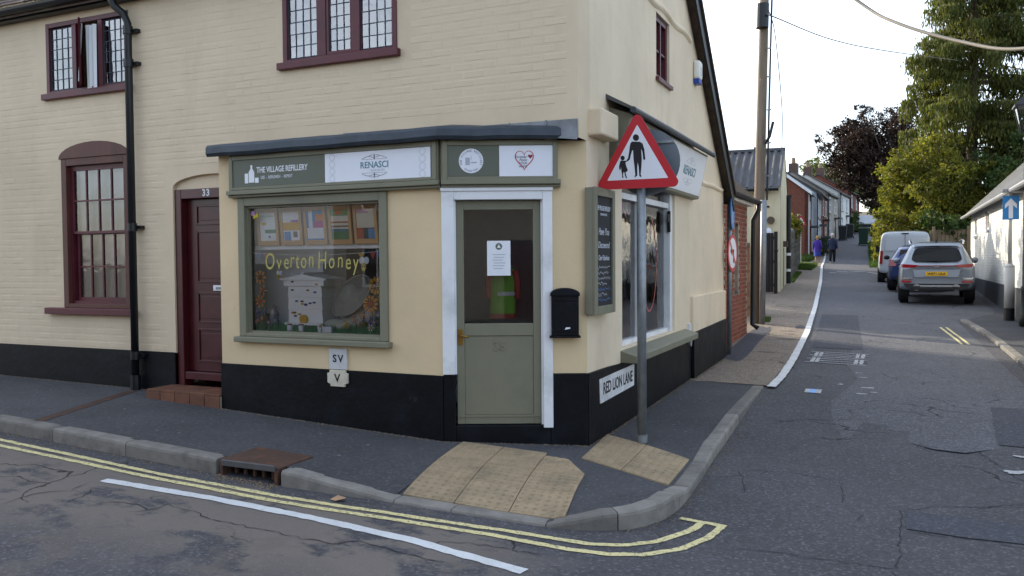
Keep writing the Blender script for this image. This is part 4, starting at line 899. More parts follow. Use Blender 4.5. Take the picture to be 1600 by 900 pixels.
flat(K, [(cu-.05,2.485),(cu-.01,2.485),(cu-.01,2.55),(cu-.05,2.55)], M['pale'], p3, 'jar_picture', -.0612); flat(K, [(cu+.0,2.5),(cu+.05,2.5),(cu+.05,2.512),(cu+.0,2.512)], M['pale'], p3, 'dish_picture', -.0612)
ink(K, [(cu,2.53),(cu+.004,2.565)], .004, M['pale'], p3, 'stem_picture', -.0612)
p4 = panel('shop_sign', 'white sign board with a thin red heart outline next to the round badge', K, .508, .985, 2.385, 2.652, -.0585, M['signwhite'], .007)
hc, hz = .728, 2.535
heart = [(hc+.0047*1.05*16*math.sin(a)**3, hz+.0047*(13*math.cos(a)-5*math.cos(2*a)-2*math.cos(3*a)-math.cos(4*a))*1.22) for a in np.linspace(.02, 2*math.pi-.02, 60)]
ink(K, heart, [.0035+.006*abs(math.sin(a/2*1.0+.0)*math.sin(a)) for a in np.linspace(0, 2*math.pi, 60)], M['red'], p4, 'heart_outline', -.0602)
sh = [(hc+.052+.0013*16*math.sin(a)**3, hz+.022+.0013*(13*math.cos(a)-5*math.cos(2*a)-2*math.cos(3*a)-math.cos(4*a))) for a in np.linspace(0, 6.1, 24)]
flat(K, sh, mat('deep_red_ink', '#8e1f3a', .5), p4, 'small_heart', -.0602)
for i, (s, sz) in enumerate((('Forever', .034), ('Point', .032), ('YOUR', .026), ('HOME', .026))): text(s, sz, M['came'], p4, K(hc-.012+(.0 if i else -.02), hz+.018-.028*i, -.0604), DV, shear=.25 if i < 2 else 0)
# RENASCI sign on the lane side
def Bx(y, t_, d): a = Vector((XG+.215, y, 3.02)); b = Vector((XG+.09, y, 2.45)); n_ = Vector((.57, 0, -.125)).normalized(); return a+(b-a)*(1-t_)-n_*d
p5 = thing('shop_sign', 'white RENASCI sign board facing the lane on the leaning side fascia', 'sign', (XG+.2, 10.2, 2.5))
MB().bx(Bx, 9.1, 11.17, .06, .955, -.008, -.001).build('board', M['signwhite'], p5)
upv = (Vector((XG+.215,0,3.02))-Vector((XG+.09,0,2.45))).normalized()
text('RENASCI', .15, M['teal'], p5, Bx(10.35, .50, -.0095), (0,1,0), upv, sx=1.1, bold=.002); flourish(lambda u, v, d: Bx(u, v, d), 10.35, .66, .5, .18, p5, M['came'], 1, -.0092); flourish(lambda u, v, d: Bx(u, v, d), 10.35, .34, .5, .18, p5, M['came'], -1, -.0092)
# street name plate
rl = thing('street_name_plate', 'worn white street name plate reading RED LION LANE on the black plinth', 'sign', G(7.8, .4, -.03))
MB().pr(G, [(7.27,.325),(8.36,.345),(8.37,.565),(7.25,.552)], -.026, -.017).build('plate', mat('chipped_enamel', '#d4d6d8', .5, var=.1, dirt='#7d858e', dscale=6), rl, bevel=.002)
text('RED LION LANE', .155, M['ink'], rl, G(7.82, .447, -.0272), (0,1,0), sx=.86, bold=.003)
# hydrant style plates
sv = thing('utility_plate', 'white concrete SV plate on the cream wall below the shop window', 'sign', Sf(-4.74, .64, 0))
M['conc'] = mat('painted_concrete', '#bfc1c2', .8, var=.12, scale=12, dirt='#8f8b80')
MB().bx(Sf, -4.85, -4.645, .635, .832, -.022, 0).build('plate', M['conc'], sv, bevel=.004)
text('SV', .098, M['ink'], sv, Sf(-4.745, .735, -.0235), XR, spacing=1.3, bold=.002)
vp = thing('utility_plate', 'cream concrete V plate with notched corners on the black plinth', 'sign', Sf(-4.74, .48, 0))
MB().pr(Sf, [(-4.825,.475),(-4.665,.475),(-4.665,.495),(-4.63,.51),(-4.63,.60),(-4.655,.605),(-4.655,.63),(-4.835,.63),(-4.835,.605),(-4.86,.6),(-4.86,.51),(-4.825,.495)], -.036, -.0).build('plate', mat('cream_concrete', '#c9c4b2', .8, var=.1, dirt='#9a9484'), vp, bevel=.003)
text('V', .105, M['ink'], vp, Sf(-4.745, .553, -.0375), XR, bold=.002)
# letter box
lb = thing('letter_box', 'black cast metal letter box with arched top beside the shop door', 'letter box', K(1.07, .98, 0))
MB().pr(K, [(.955,.985),(1.195,.985)]+arch(.955, 1.195, 1.345, 1.395)[::-1], -.095, 0).build('body', M['black'], lb, bevel=.006)
MB().pr(K, [(.945,1.335),(1.205,1.335)]+arch(.945, 1.205, 1.35, 1.405)[::-1], -.11, .0).build('lid', M['black'], lb, bevel=.006)
MB().bx(K, .975, 1.175, 1.02, 1.28, -.101, -.095).build('door', M['black'], lb, bevel=.003); MB().bx(K, .99, 1.16, 1.29, 1.315, -.103, -.095).build('slot_flap', M['black'], lb, bevel=.003)
MB().bx(K, .94, 1.21, .968, .986, -.11, 0).build('foot', M['black'], lb, bevel=.004)
MB().pr(K, [(1.07,1.04),(1.12,1.05),(1.115,1.062),(1.08,1.06)], -.1035, -.101).build('sticker_scrap', M['paper'], lb)
# chalkboard
cb_ = thing('chalkboard', 'tall chalkboard in an olive frame on the lane wall with white handwriting', 'chalkboard', G(7.2, 1.17, -.05))
MB().bx(G, 6.93, 7.5, 1.165, 2.285, -.075, 0).build('back_box', M['olive'], cb_, bevel=.004); frame(MB(), G, 6.925, 7.505, 1.16, 2.29, .075, -.098, -.0755).build('frame', M['olive'], cb_, bevel=.005)
MB().bx(G, 7.0, 7.43, 1.235, 2.215, -.080, -.0755).build('board', M['slateboard'], cb_)
GY = (0, 1, 0)
text('THE VILLAGE REFILLERY', .058, M['chalk'], cb_, G(7.215, 2.11, -.0812), GY, sx=.62, bold=.001); text('USE REPLENISH REPEAT', .03, M['chalk'], cb_, G(7.215, 2.055, -.0812), GY, sx=.6)
for i, (s, sz, z) in enumerate((('Have You', .092, 1.90), ('Discovered', .085, 1.78), ('Our Fabulous', .068, 1.665))): text(s, sz, M['chalk'], cb_, G(7.215, z, -.0812), GY, sx=.82, shear=.2)
rg = random.Random(3); M['bluechalk'] = mat('blue_chalk', '#5f86c4', .9)
for k in range(7):
    z = 1.575-.048*k; pts = []; u = 7.03+.02*rg.random(); end = 7.40-.1*rg.random()*(k % 2)
    while u < end: pts.append((u, z+rg.uniform(-.014, .02))); u += .008+.008*rg.random()
    ink(G, pts, .0045, M['bluechalk'] if k in (4, 6) else M['chalk'], cb_, 'handwriting', -.0812)
# alarm box, bracket plate
al = thing('alarm_box', 'white burglar alarm box with blue base high on the gable', 'alarm box', G(11.4, 4.0, 0))
MB().bx(G, 11.29, 11.49, 4.07, 4.32, -.09, 0).build('cover', mat('ivory_plastic', '#e3e2da', .4), al, bevel=.03); MB().bx(G, 11.30, 11.48, 4.01, 4.08, -.08, 0).build('base', mat('alarm_blue', '#24439a', .4), al, bevel=.01)
for k in range(4): MB().bx(G, 11.33, 11.45, 4.13+.03*k, 4.138+.03*k, -.0925, -.089).build('vent_slot', M['pale'], al)
wp = thing('meter_tag', 'small white tag above a grey disc beside the side window sill', 'tag', G(10.98, .6, 0))
MB().bx(G, 10.93, 11.03, .64, .80, -.035, -.0).build('plate', M['white'], wp, bevel=.004); MB().pr(G, ell(10.98, .57, .055, .075, 18), -.045, -.016).build('disc', M['plastic'], wp)
cp = thing('door_notice', 'white paper notice with green emblem taped inside the shop door glass', 'notice', K(.49, 1.52, .05))
MB().bx(K, .392, .60, 1.515, 1.825, .050, .0515).build('sheet', M['paper'], cp); MB().pr(K, ell(.497, 1.775, .03, .03, 20), .0485, .0495).build('emblem', M['olivedark'], cp)
MB().pr(K, [(.48,1.762),(.514,1.762),(.497,1.795)], .0475, .0484).build('emblem_leaf', M['paper'], cp)
for k in range(6): MB().bx(K, .44+.01*(k % 2), .555-.012*(k % 3), 1.70-.025*k, 1.706-.025*k, .0488, .0496).build('text_line', M['pale'], cp)
# hi-vis jacket hanging inside the door
M['lime'] = mat('hivis_lime', '#4f7a26', .8, var=.15, bmp=.4, bscale=14); M['orange'] = mat('hivis_orange', '#74302a', .8, var=.12)
jk = thing('hivis_jacket', 'lime and orange hi-vis jacket hanging behind the shop door glass', 'jacket', K(.53, 1.1, .25))
def loft(rows, n=16, close=True):
    m_ = MB(); vs = []
    for (c, ru, rd, z) in rows:
        for k in range(n): a = 2*math.pi*k/n; w = 1+.06*math.sin(3*a+z*9); vs.append(K(c+ru*w*math.cos(a), z, .26+rd*w*math.sin(a)))
    m_.add(vs, [(i*n+k, i*n+(k+1) % n, (i+1)*n+(k+1) % n, (i+1)*n+k) for i in range(len(rows)-1) for k in range(n)]); return m_
loft([(.53,.115,.07,1.14),(.53,.12,.075,1.2),(.52,.125,.08,1.36),(.52,.13,.075,1.48),(.52,.12,.06,1.56),(.52,.05,.04,1.62)]).build('body', M['lime'], jk, smooth=True)
loft([(.53,.118,.073,1.12),(.53,.122,.078,1.165)]).build('hem', M['orange'], jk, smooth=True)
loft([(.53,.128,.082,1.33),(.53,.128,.082,1.365)]).build('reflective_band', M['plastic'], jk); 
for s_ in (-1, 1): MB().tube([K(.53+s_*.10,1.56,.25), K(.53+s_*.13,1.45,.25), K(.53+s_*.13,1.30,.24)], [.04,.036,.028], 10).build('sleeve', M['orange'], jk, smooth=True)

# ---------------------------------------------------------------- the window display
def colmat(name, c): 
    if name not in M: M[name] = mat(name, c, .7, var=.1)
    return M[name]
pc = [('white poster with green bands', [('#e8ecf0',0,1,0,1),('#3f8a6a',.3,1,.28,.40),('#d9a83c',.12,.42,.55,.64),('#8fbf9a',.05,.9,.82,.85),('#5a6a9a',.5,.62,.12,.2),('#77a04a',0,1,.0,.03)]),
      ('poster with yellow middle and blue swirl', [('#e6e6ec',0,1,0,1),('#d8a21e',0,1,.36,.62),('#3f86c8',.05,.45,.02,.32),('#a06ab0',.5,.95,.62,.7),('#55504c',.6,.85,.13,.32)]),
      ('poster with blue and magenta triangles', [('#e3e6ee',0,1,0,1),('#2f7fc0',0,1,.42,1),('#b8408e',.4,1,.42,.62),('#d8783e',.55,1,.64,.86),('#e8e8f0',.14,.36,.42,1),('#2f7fc0',0,1,.0,.07)]),
      ('poster with green woodland strips', [('#d8d4c4',0,1,0,1),('#3f7a50',0,1,.0,.3),('#3d6f8a',0,1,.28,.36),('#7a5a44',0,1,.42,.47),('#a8603c',0,1,.55,.6),('#5f9a6a',0,1,.78,1),('#c8784a',.25,.7,.82,.95)]),
      ('poster with pink heading and dark photo below', [('#cfc8b4',0,1,0,1),('#c89ab0',0,.7,.84,1),('#2c3a48',0,1,.03,.38),('#a8503a',0,.35,.03,.38),('#4a86b4',.62,1,.05,.34)])]
for i, (lab, rects) in enumerate(pc):
    a = -5.80+.292*i
    def Pf(u, v, d, a=a): t_ = v; return (a+u*.265-.045*t_, 6.575+.02*t_+d, 1.817+.375*t_)
    t_ = thing('framed_poster', 'kraft framed '+lab+' on the window shelf', 'poster', Pf(.5, 0, 0), group='framed posters on the window shelf')
    frame(MB(), Pf, 0, 1, 0, 1, .12, -.008, .008).build('frame', colmat('kraft', '#c89a66'), t_)
    for k, (c, u0_, u1_, v0_, v1_) in enumerate(rects): MB().quad(*[Pf(.12+.76*u, .10+.8*v, -.0005*k) for u, v in ((u0_,v0_),(u1_,v0_),(u1_,v1_),(u0_,v1_))]).build('print', colmat('print_'+c[1:], c), t_)
hv = thing('beehive', 'white model beehive with painted bees in the shop window', 'beehive', (-5.36, 6.84, .966))
def Hf(u, v, d): return (-5.27+u, 6.62+d*.8, v)
for k, (z0, z1, w0, w1_) in enumerate(((1.05,1.185,.20,.215),(1.18,1.305,.20,.212),(1.30,1.415,.2,.21))):
    MB().add([Hf(s_*w, z, d) for z, w in ((z0, w1_), (z1, w0)) for s_, d in ((-1, -.004*k), (1, -.004*k), (1, .3), (-1, .3))], [(0,1,5,4),(1,2,6,5),(2,3,7,6),(3,0,4,7),(4,5,6,7),(3,2,1,0)]).build('tier', M['hivewhite'], hv, bevel=.004)
MB().bx(Hf, -.245, .245, 1.412, 1.472, -.03, .33).build('roof_box', M['hivewhite'], hv, bevel=.003); MB().pr(Hf, [(-.28,1.47),(.28,1.47),(.28,1.485),(.015,1.525),(.015,1.545),(-.015,1.545),(-.015,1.525),(-.28,1.485)], -.05, .35).build('roof', M['hivewhite'], hv)
MB().bx(Hf, -.22, .22, 1.03, 1.05, -.06, .31).build('landing_board', M['hivewhite'], hv); MB().bx(Hf, -.2, .2, .967, 1.03, .05, .28).build('stand', colmat('hive_stand','#6a4a36'), hv)
MB().pr(Hf, ell(-.01, 1.085, .046, .044, 20), -.03, -.004).build('honey_badge', colmat('honey','#c89a1e'), hv)
rg = random.Random(5)
for k in range(16):
    u, v = rg.uniform(-.17,.17), rg.choice((1.13,1.245,1.36,1.44))+rg.uniform(-.02,.02); c = rg.choice((('bee_brown','#7a5a2a'),('bee_blue','#4a559a'),('bee_yellow','#c8a23c'),('bee_dark','#2f3540')))
    MB().pr(Hf, ell(u, v, .017, .009, 10), -.037 if v > 1.4 else -.018, -.002).build('painted_bee', colmat(*c), hv)
for k, (x, w) in enumerate(((-5.42,.06),(-5.28,.06),(-4.98,.16))):
    t_ = thing('honey_jar' if k < 2 else 'card_box', ('left' if k == 0 else 'right')+' of the two white lidded jars under the beehive' if k < 2 else 'low white card box below the beekeeper hat', 'jar' if k < 2 else 'box', (x, 6.58, .966))
    if k < 2: MB().lathe((x,6.575,.966), [(.028,0),(.032,.01),(.032,.055),(.026,.062)], 14).build('body', M['signwhite'], t_, smooth=True); MB().lathe((x,6.575,1.0285), [(.028,0),(.028,.012)], 14).build('lid', colmat('lid','#6a4a36'), t_)
    else: MB().box(x-w/2, x+w/2, 6.54, 6.60, .966, 1.02).build('body', M['signwhite'], t_, bevel=.003); MB().box(x-w/2-.003, x+w/2+.003, 6.537, 6.603, 1.0, 1.024).build('lid', M['paper'], t_)
ht = thing('beekeeper_hat', 'beekeeper hat with tilted wide veil ring lying on its folded suit', 'hat', (-4.83, 6.8, .97))
tilt = Matrix.Translation((-4.79, 6.72, 1.32)) @ Matrix.Rotation(R(-22), 4, 'Y') @ Matrix.Rotation(R(52), 4, 'X')
def tm(m_, mm): m_.v = [tuple(mm @ Vector(p)) for p in m_.v]; return m_
M['mesh'] = mat('veil_mesh', '#7d8581', .8, var=.15, scale=30); M['suit'] = mat('beekeeper_suit', '#b0b1a4', .9, var=.2, bmp=.5, bscale=10)
tm(MB().lathe((0,0,0), [(.235,-.01),(.235,.0),(.12,.012),(.11,.06),(.07,.09),(.0,.095)], 28), tilt).build('veil', M['mesh'], ht, smooth=True)
tm(MB().tube([(.24*math.cos(a),.24*math.sin(a),0) for a in np.linspace(0,2*math.pi,30)], .008, 6), tilt).build('ring', M['plastic'], ht, smooth=True)
tm(MB().lathe((0,0,-.06), [(.16,0),(.225,.02),(.232,.05)], 28), tilt).build('shade_band', M['ink'], ht, smooth=True)
m_ = MB(); 
for (c, r_, sc_) in (((-4.74,6.72,1.08),.14,(1.2,.7,.85)), ((-4.94,6.66,1.03),.11,(1.2,.6,.6)), ((-4.60,6.74,1.12),.10,(.9,.7,1.1)), ((-4.82,6.62,1.02),.08,(1.3,.5,.6))): m_.ball(c, r_, 14, sc_)
m_.build('folded_suit', M['suit'], ht, smooth=True)
smk = thing('bee_smoker', 'grey metal bee smoker can standing left of the beehive', 'smoker', (-5.80, 6.75, .966))
MB().lathe((-5.66,6.62,.966), [(.045,0),(.047,.16),(.047,.17),(.012,.26)], 16).build('can', M['metal'], smk, smooth=True); MB().box(-5.77,-5.715,6.58,6.66,.966,1.13).build('bellows', colmat('bellows','#6a4a2c'), smk, bevel=.006)
gj = thing('honey_pot', 'small amber honey pot at the right of the window display', 'jar', (-4.60, 6.64, .966)); MB().lathe((-4.60,6.64,.966), [(.035,0),(.04,.015),(.04,.08),(.033,.09)], 14).build('body', colmat('amber','#7a5a16'), gj, smooth=True); MB().lathe((-4.6,6.64,1.056), [(.036,0),(.036,.015)], 14).build('lid', colmat('goldlid','#a88a3c'), gj)
def flower(x, y, z, r_, cp_, cc_, lab, np_=11, tilt=0):
    t_ = thing('artificial_flower', lab, 'flower', (x, y, .966))
    for k in range(np_):
        a = 2*math.pi*k/np_; c, s_ = math.cos(a), math.sin(a)
        MB().add([(x+c*r_*.3,y-.01,z+s_*r_*.3),(x+c*r_*.75-s_*r_*.2,y-.014,z+s_*r_*.75+c*r_*.2),(x+c*r_,y-.004,z+s_*r_),(x+c*r_*.75+s_*r_*.2,y-.014,z+s_*r_*.75-c*r_*.2)], [(0,1,2,3)]).build('petal', colmat(*cp_), t_)
    MB().ball((x,y-.012,z), r_*.38, 10, (1,.4,1)).build('centre', colmat(*cc_), t_, smooth=True); MB().tube([(x,y,.966),(x+.01,y+.005,(z+.966)/2),(x,y,z)], .005, 6).build('stem', colmat('stem','#3f6a34'), t_)
SF = ('petal_gold','#b8862a'); SC = ('seed_brown','#5a3a1e')
flower(-4.42,6.60,1.42,.09,SF,SC,'upper golden sunflower at the right edge of the shop window'); flower(-4.47,6.58,1.25,.09,('petal_orange','#c07f2e'),('seed_red','#96401e'),'lower orange sunflower at the right edge of the shop window'); flower(-4.36,6.62,1.30,.06,SF,SC,'small sunflower half hidden at the window frame')
flower(-5.75,6.54,1.50,.075,('petal_apricot','#c9853a'),SC,'orange paper flower highest at the left of the shop window',8); flower(-5.72,6.54,1.37,.055,('petal_orange2','#d07a28'),('seed_red','#96401e'),'orange paper tulip in the middle at the left of the shop window',5); flower(-5.76,6.54,1.26,.07,('petal_orange2','#d07a28'),('seed_red','#96401e'),'deep orange paper flower above the blue ones',7); flower(-5.78,6.54,1.15,.035,('petal_blue','#3566b8'),SC,'left small blue paper flower in the shop window',5); flower(-5.71,6.545,1.155,.035,('petal_blue','#3566b8'),SC,'right small blue paper flower in the shop window',5)
for k, (x, c, lab) in enumerate(((-5.68,('foxglove','#a84a78'),'pink foxglove spike'),(-5.62,('violet','#6a4a9a'),'violet flower spike at the left'),(-4.58,('lav','#6a55a0'),'taller lavender spike by the sunflowers'),(-4.51,('lav','#6a55a0'),'shorter lavender spike by the window frame'))):
    t_ = thing('artificial_flower', lab+' in the window display', 'flower', (x, 6.62, .966)); m_ = MB()
    for j in range(16): m_.ball((x+random.uniform(-.014,.014), 6.62+random.uniform(-.012,.012), 1.04+.011*j*(1 if k != 3 else .7)), .011*(1-j/26), 6)
    m_.build('blooms', colmat(*c), t_); MB().cyl((x,6.62,.966),(x,6.62,1.06), .004, n=6).build('stem', M['stem'], t_)
m_ = MB()
for k in range(1800):
    x = random.uniform(-5.88,-4.28); y = random.uniform(6.56,6.63); h = random.uniform(.03,.09)*(1.3 if x < -5.5 else 1); a = random.uniform(-.02,.02)
    m_.add([(x,y,.966),(x+.012,y,.966),(x+.006+a,y+random.uniform(-.01,.01),.966+h)], [(0,1,2)])
tag(m_.build('paper_grass', island('paper_grass', (.03,.20,.07), (.10,.38,.12), trans=.1)), 'shredded green paper grass along the window display floor', 'paper grass', kind='stuff')
ov = thing('window_lettering', 'yellow Overton Honey lettering painted inside the shop window', 'lettering', Sf(-5.05, 1.6, .052)); M['yel'] = mat('window_paint_yellow', '#a8a05c', .7, var=.12)
for i, (ch, u_) in enumerate(zip('OvertonHoney', (-5.60,-5.485,-5.395,-5.325,-5.26,-5.185,-5.095,-4.965,-4.855,-4.755,-4.665,-4.58))):
    text(ch, .235 if ch in 'OH' else .215, M['yel'], ov, Sf(u_, 1.635+.022*math.sin(math.pi*(i+.5)/12)+(.012 if i % 3 == 0 else 0), .0485), XR, sx=.66, bold=.0006, ext=.0004, shear=.08)
bn = thing('bunting', 'string of small coloured pennants across the shop window', 'bunting', Sf(-5.0, 1.7, .07))
MB().tube([Sf(u, 1.745-.03*math.sin((u+5.83)/1.54*math.pi), .07) for u in np.linspace(-5.83,-4.29,16)], .0025, 5).build('string', M['paper'], bn)
for k, (u, c) in enumerate(((-5.75,'#2f5aa0'),(-5.66,'#a83a34'),(-4.53,'#b8923a'),(-4.40,'#a83a34'),(-4.33,'#2f5aa0'))):
    z = 1.745-.03*math.sin((u+5.83)/1.54*math.pi); MB().poly([Sf(u-.033,z,.068), Sf(u+.033,z,.068), Sf(u,z-.07,.068)]).build('pennant', colmat('pennant'+c[1:], c), bn)
for k, (u, z, lab) in enumerate(((-5.49,1.52,'cut-out bee beside the hive roof'),(-4.49,1.62,'larger cut-out bee after the word Honey'))):
    t_ = thing('paper_bee', lab, 'paper bee', Sf(u, z, .06)); q = 1+.6*k
    for s_ in (-1, 1): MB().pr(Sf, ell(u+s_*.016*q, z+.025*q, .018*q, .022*q, 12), .056, .058).build('wing', M['paper'], t_)
    MB().pr(Sf, ell(u-.004, z-.012*q, .018*q, .026*q, 14), .0535, .0555).build('body', colmat('beeyellow','#b8a02c'), t_); MB().bx(Sf, u-.018*q, u+.012*q, z-.014*q, z-.007*q, .0528, .0534).build('stripe', M['ink'], t_)
cn = thing('corner_sticker', 'small pink and yellow sticker in the upper corner of the shop window', 'sticker', Sf(-5.8, 2.1, .05)); MB().pr(Sf, ell(-5.80,2.135,.025,.028,12), .0465, .0485).build('pink_patch', colmat('stickerpink','#b888b8'), cn); MB().pr(Sf, [(-5.80,2.08),(-5.73,2.10),(-5.735,2.135),(-5.79,2.115)], .045, .0464).build('yellow_patch', colmat('stickeryellow','#c8b832'), cn)
# shelves seen through the side window
for k, (y, lab) in enumerate(((9.05, 'near pale shop shelf unit stocked with jars behind the side window'), (10.1, 'far pale shop shelf unit stocked with jars behind the side window'))):
    t_ = thing('shelf_unit', lab, 'shelving', (-3.3, y, .15)); MB().box(-3.55,-3.52,y-.45,y+.45,.15,2.0).build('back', M['wood'], t_)
    for z in (.55, .95, 1.3, 1.65): MB().box(-3.52,-3.2,y-.45,y+.45,z,z+.025).build('shelf', M['wood'], t_)
    m_ = MB()
    for z in (.575,.975,1.325,1.675):
        for j in range(8): m_.lathe((-3.3+random.uniform(-.05,.05), y-.4+.11*j, z), [(.035,0),(.038,.02),(.036,.11),(.02,.13),(.022,random.uniform(.14,.2))], 10)
    m_.build('jars', M['paper'], t_, smooth=True)
wpa = thing('window_painting', 'pink and turquoise painted decoration on the near side window pane', 'window painting', G(8.45, 1.8, .11))
for k in range(22):
    y = random.uniform(8.12,8.62); z = 2.22-abs(random.gauss(0,.22)); MB().pr(G, [(a_+random.uniform(-.01,.01), b_+random.uniform(-.01,.01)) for a_, b_ in ell(y, z, random.uniform(.02,.06), random.uniform(.02,.05), 12)], .1125+.0004*k, .1128+.0004*k).build('daub', colmat(*random.choice((('daub_pink','#b070a8'),('daub_violet','#8a74b4'),('daub_teal','#6aa8a8'),('daub_rose','#c890b0')))), wpa)
rib = thing('window_ribbon', 'long red looped line painted on the far side window pane', 'window painting', G(9.6, .9, .115)); ink(G, [(9.45+.32*math.sin(a)*(1 if a < 3.2 else .8), 1.6+.55*math.cos(a)) for a in np.linspace(.3, 5.6, 40)], .022, colmat('ribbon','#a85a58'), rib, 'line', .108); ink(G, [(8.98,1.6),(9.25,1.05)], .03, M['ribbon'], rib, 'line', .108)

rg = random.Random(21); cols = [('fl_pink','#c05a8c'),('fl_red','#b8403a'),('fl_violet','#7a58b0'),('fl_blue','#4a78c8'),('fl_white','#d8dce0'),('fl_yellow','#d0b040')]; wd = ('pink','red','violet','blue','white','yellow')
spots = [(-5.80,1.06),(-5.73,1.09),(-5.65,1.05),(-5.57,1.07),(-5.02,1.03),(-4.72,1.05),(-4.62,1.10),(-4.53,1.14),(-4.40,1.08),(-4.36,1.15),(-4.44,1.03)]
side = ('first','second','third','fourth','fifth','sixth','seventh','eighth','ninth','tenth','eleventh')
order = sorted(range(len(spots)), key=lambda i: spots[i][0])
for rank, i in enumerate(order):
    k = i % 6; flower(spots[i][0], 6.535, spots[i][1], .032+.012*rg.random(), cols[k], ('seed_gold','#b89a3a'), side[rank]+' from left of the low paper blooms, '+wd[k]+', in the shop window', 6)
# ================================================================ STREET FURNITURE
rs = thing('road_sign', 'red triangular pedestrians warning sign on a grey pole at the corner', 'road sign', (-2.06, 7.33, pave_z(-2.06, 7.33)))
MB().cyl((-2.06,7.33,-.06), (-2.065,7.33,2.72), .042, n=18).build('pole', M['metal'], rs, smooth=True)
MB().cyl((-2.06,7.33,-.01), (-2.06,7.33,.06), .048, n=18).build('pole_collar', M['metal'], rs)
def T(u, v, d): return (-2.08+u, 7.262+d, v)
def rtri(w, h, z0, r_, n=6):
    P = [(-w/2, z0), (w/2, z0), (0, z0+h)]; out_ = []
    for i in range(3):
        p, a, b = (np.array(P[k]) for k in (i, i-1, (i+1) % 3)); ta = (a-p)/np.linalg.norm(a-p); tb = (b-p)/np.linalg.norm(b-p); half_ = math.acos(float(ta@tb))/2
        L_ = r_/math.tan(half_); c = p+(ta+tb)/np.linalg.norm(ta+tb)*r_/math.sin(half_); s_ = p+ta*L_-c; e = p+tb*L_-c; a0 = math.atan2(s_[1], s_[0]); a1 = math.atan2(e[1], e[0])
        while a1-a0 > math.pi: a1 -= 2*math.pi
        while a1-a0 < -math.pi: a1 += 2*math.pi
        out_ += [tuple(c+r_*np.array([math.cos(a0+(a1-a0)*k/n), math.sin(a0+(a1-a0)*k/n)])) for k in range(n+1)]
    return out_
MB().pr(T, rtri(.80, .70, 2.285, .045), 0, .004).build('plate', M['red'], rs)
MB().pr(T, rtri(.80, .70, 2.285, .045), .0042, .007).build('plate_back', M['signgrey'], rs)
MB().pr(T, rtri(.56, .485, 2.365, .004), -.0015, -.0002).build('white_field', M['signwhite'], rs)
def zp(pts): return [((x-322)*.00104, 2.29+(618-(y+(x-322)*.09))*.00104) for x, y in pts]
adult = [(275,225),(345,225),(370,240),(385,290),(393,370),(385,380),(376,375),(368,310),(356,285),(360,330),(362,380),(358,440),(352,505),(360,520),(350,525),(340,515),(335,440),(326,400),(322,440),(322,505),(322,515),(300,530),(297,525),(305,510),(298,440),(290,380),(286,300),(277,300),(264,345),(257,378),(242,392),(230,392),(228,384),(240,370),(250,320),(258,260),(263,240)]
child = [(180,390),(205,390),(222,392),(233,384),(238,391),(220,404),(217,412),(224,435),(238,470),(230,485),(218,487),(222,512),(232,538),(222,541),(212,517),(207,490),(200,490),(195,520),(201,536),(188,540),(186,500),(181,484),(178,440),(173,470),(164,472),(160,450),(165,420),(172,395)]
for nm, pts, hd in (('adult_figure', adult, (311,190,27)), ('child_figure', child, (192,368,19))):
    MB().pr(T, zp(pts), -.003, -.0016).pr(T, [tuple(q) for q in zp([(hd[0]+hd[2]*math.cos(a), hd[1]+hd[2]*1.05*math.sin(a)) for a in np.linspace(0, 6.0, 20)])], -.0032, -.0016).build(nm, M['ink'], rs)
MB().pr(lambda u, v, d: (-2.025+u, 7.392+d, v), ell(0, 2.525, .30, .30, 40), 0, .005).build('round_plate', M['signgrey'], rs)
for z in (2.36, 2.70):
    MB().box(-2.30,-1.78,7.376,7.392,z-.012,z+.012).build('bracket', M['metal'], rs); MB().tube([(-2.065+.048*math.cos(a),7.33+.048*math.sin(a),z) for a in np.linspace(0,6.28,16)], .009, 6).build('clip', M['metal'], rs)
# lane sign post with no-turn roundel and blue disc
s2 = thing('road_sign', 'grey post with a no left turn roundel and a blue disc seen edge on', 'road sign', (-2.40, 13.72, H(-2.4, 13.72)))
MB().cyl((-2.40,13.72,.0), (-2.40,13.72,2.80), .038, n=14).build('pole', M['metal'], s2, smooth=True)
def Tr(z0, rz, off=.05):
    n_ = Vector((math.cos(rz), math.sin(rz), 0)); t_ = Vector((-math.sin(rz), math.cos(rz), 0)); b = Vector((-2.40,13.72,z0))+n_*off
    return lambda u, v, d: b+t_*u+n_*(-d)+Vector((0,0,v))
q = Tr(1.74, R(-4)); MB().pr(q, ell(0,0,.30,.30,36), 0, .005).build('roundel', M['red'], s2); MB().pr(q, ell(0,0,.245,.245,36), -.0015, -.0002).build('white_field', M['signwhite'], s2)
MB().pr(q, [(.03,-.16),(.08,-.16),(.08,.06),(-.06,.06),(-.06,.11),(-.15,.035),(-.06,-.04),(-.06,.01),(.03,.01)], -.003, -.0016).build('arrow', M['ink'], s2); MB().pr(q, [(-.19,.15),(-.15,.19),(.19,-.15),(.15,-.19)], -.0042, -.0031).build('red_bar', M['red'], s2)
q = Tr(2.42, R(4)); MB().pr(q, ell(0,0,.30,.30,36), 0, .005).build('blue_disc', M['blue'], s2); MB().pr(q, [(-.04,-.2),(.04,-.2),(.04,.05),(.11,.0),(0,.2),(-.11,.0),(-.04,.05)], -.0015, -.0002).build('arrow', M['signwhite'], s2)
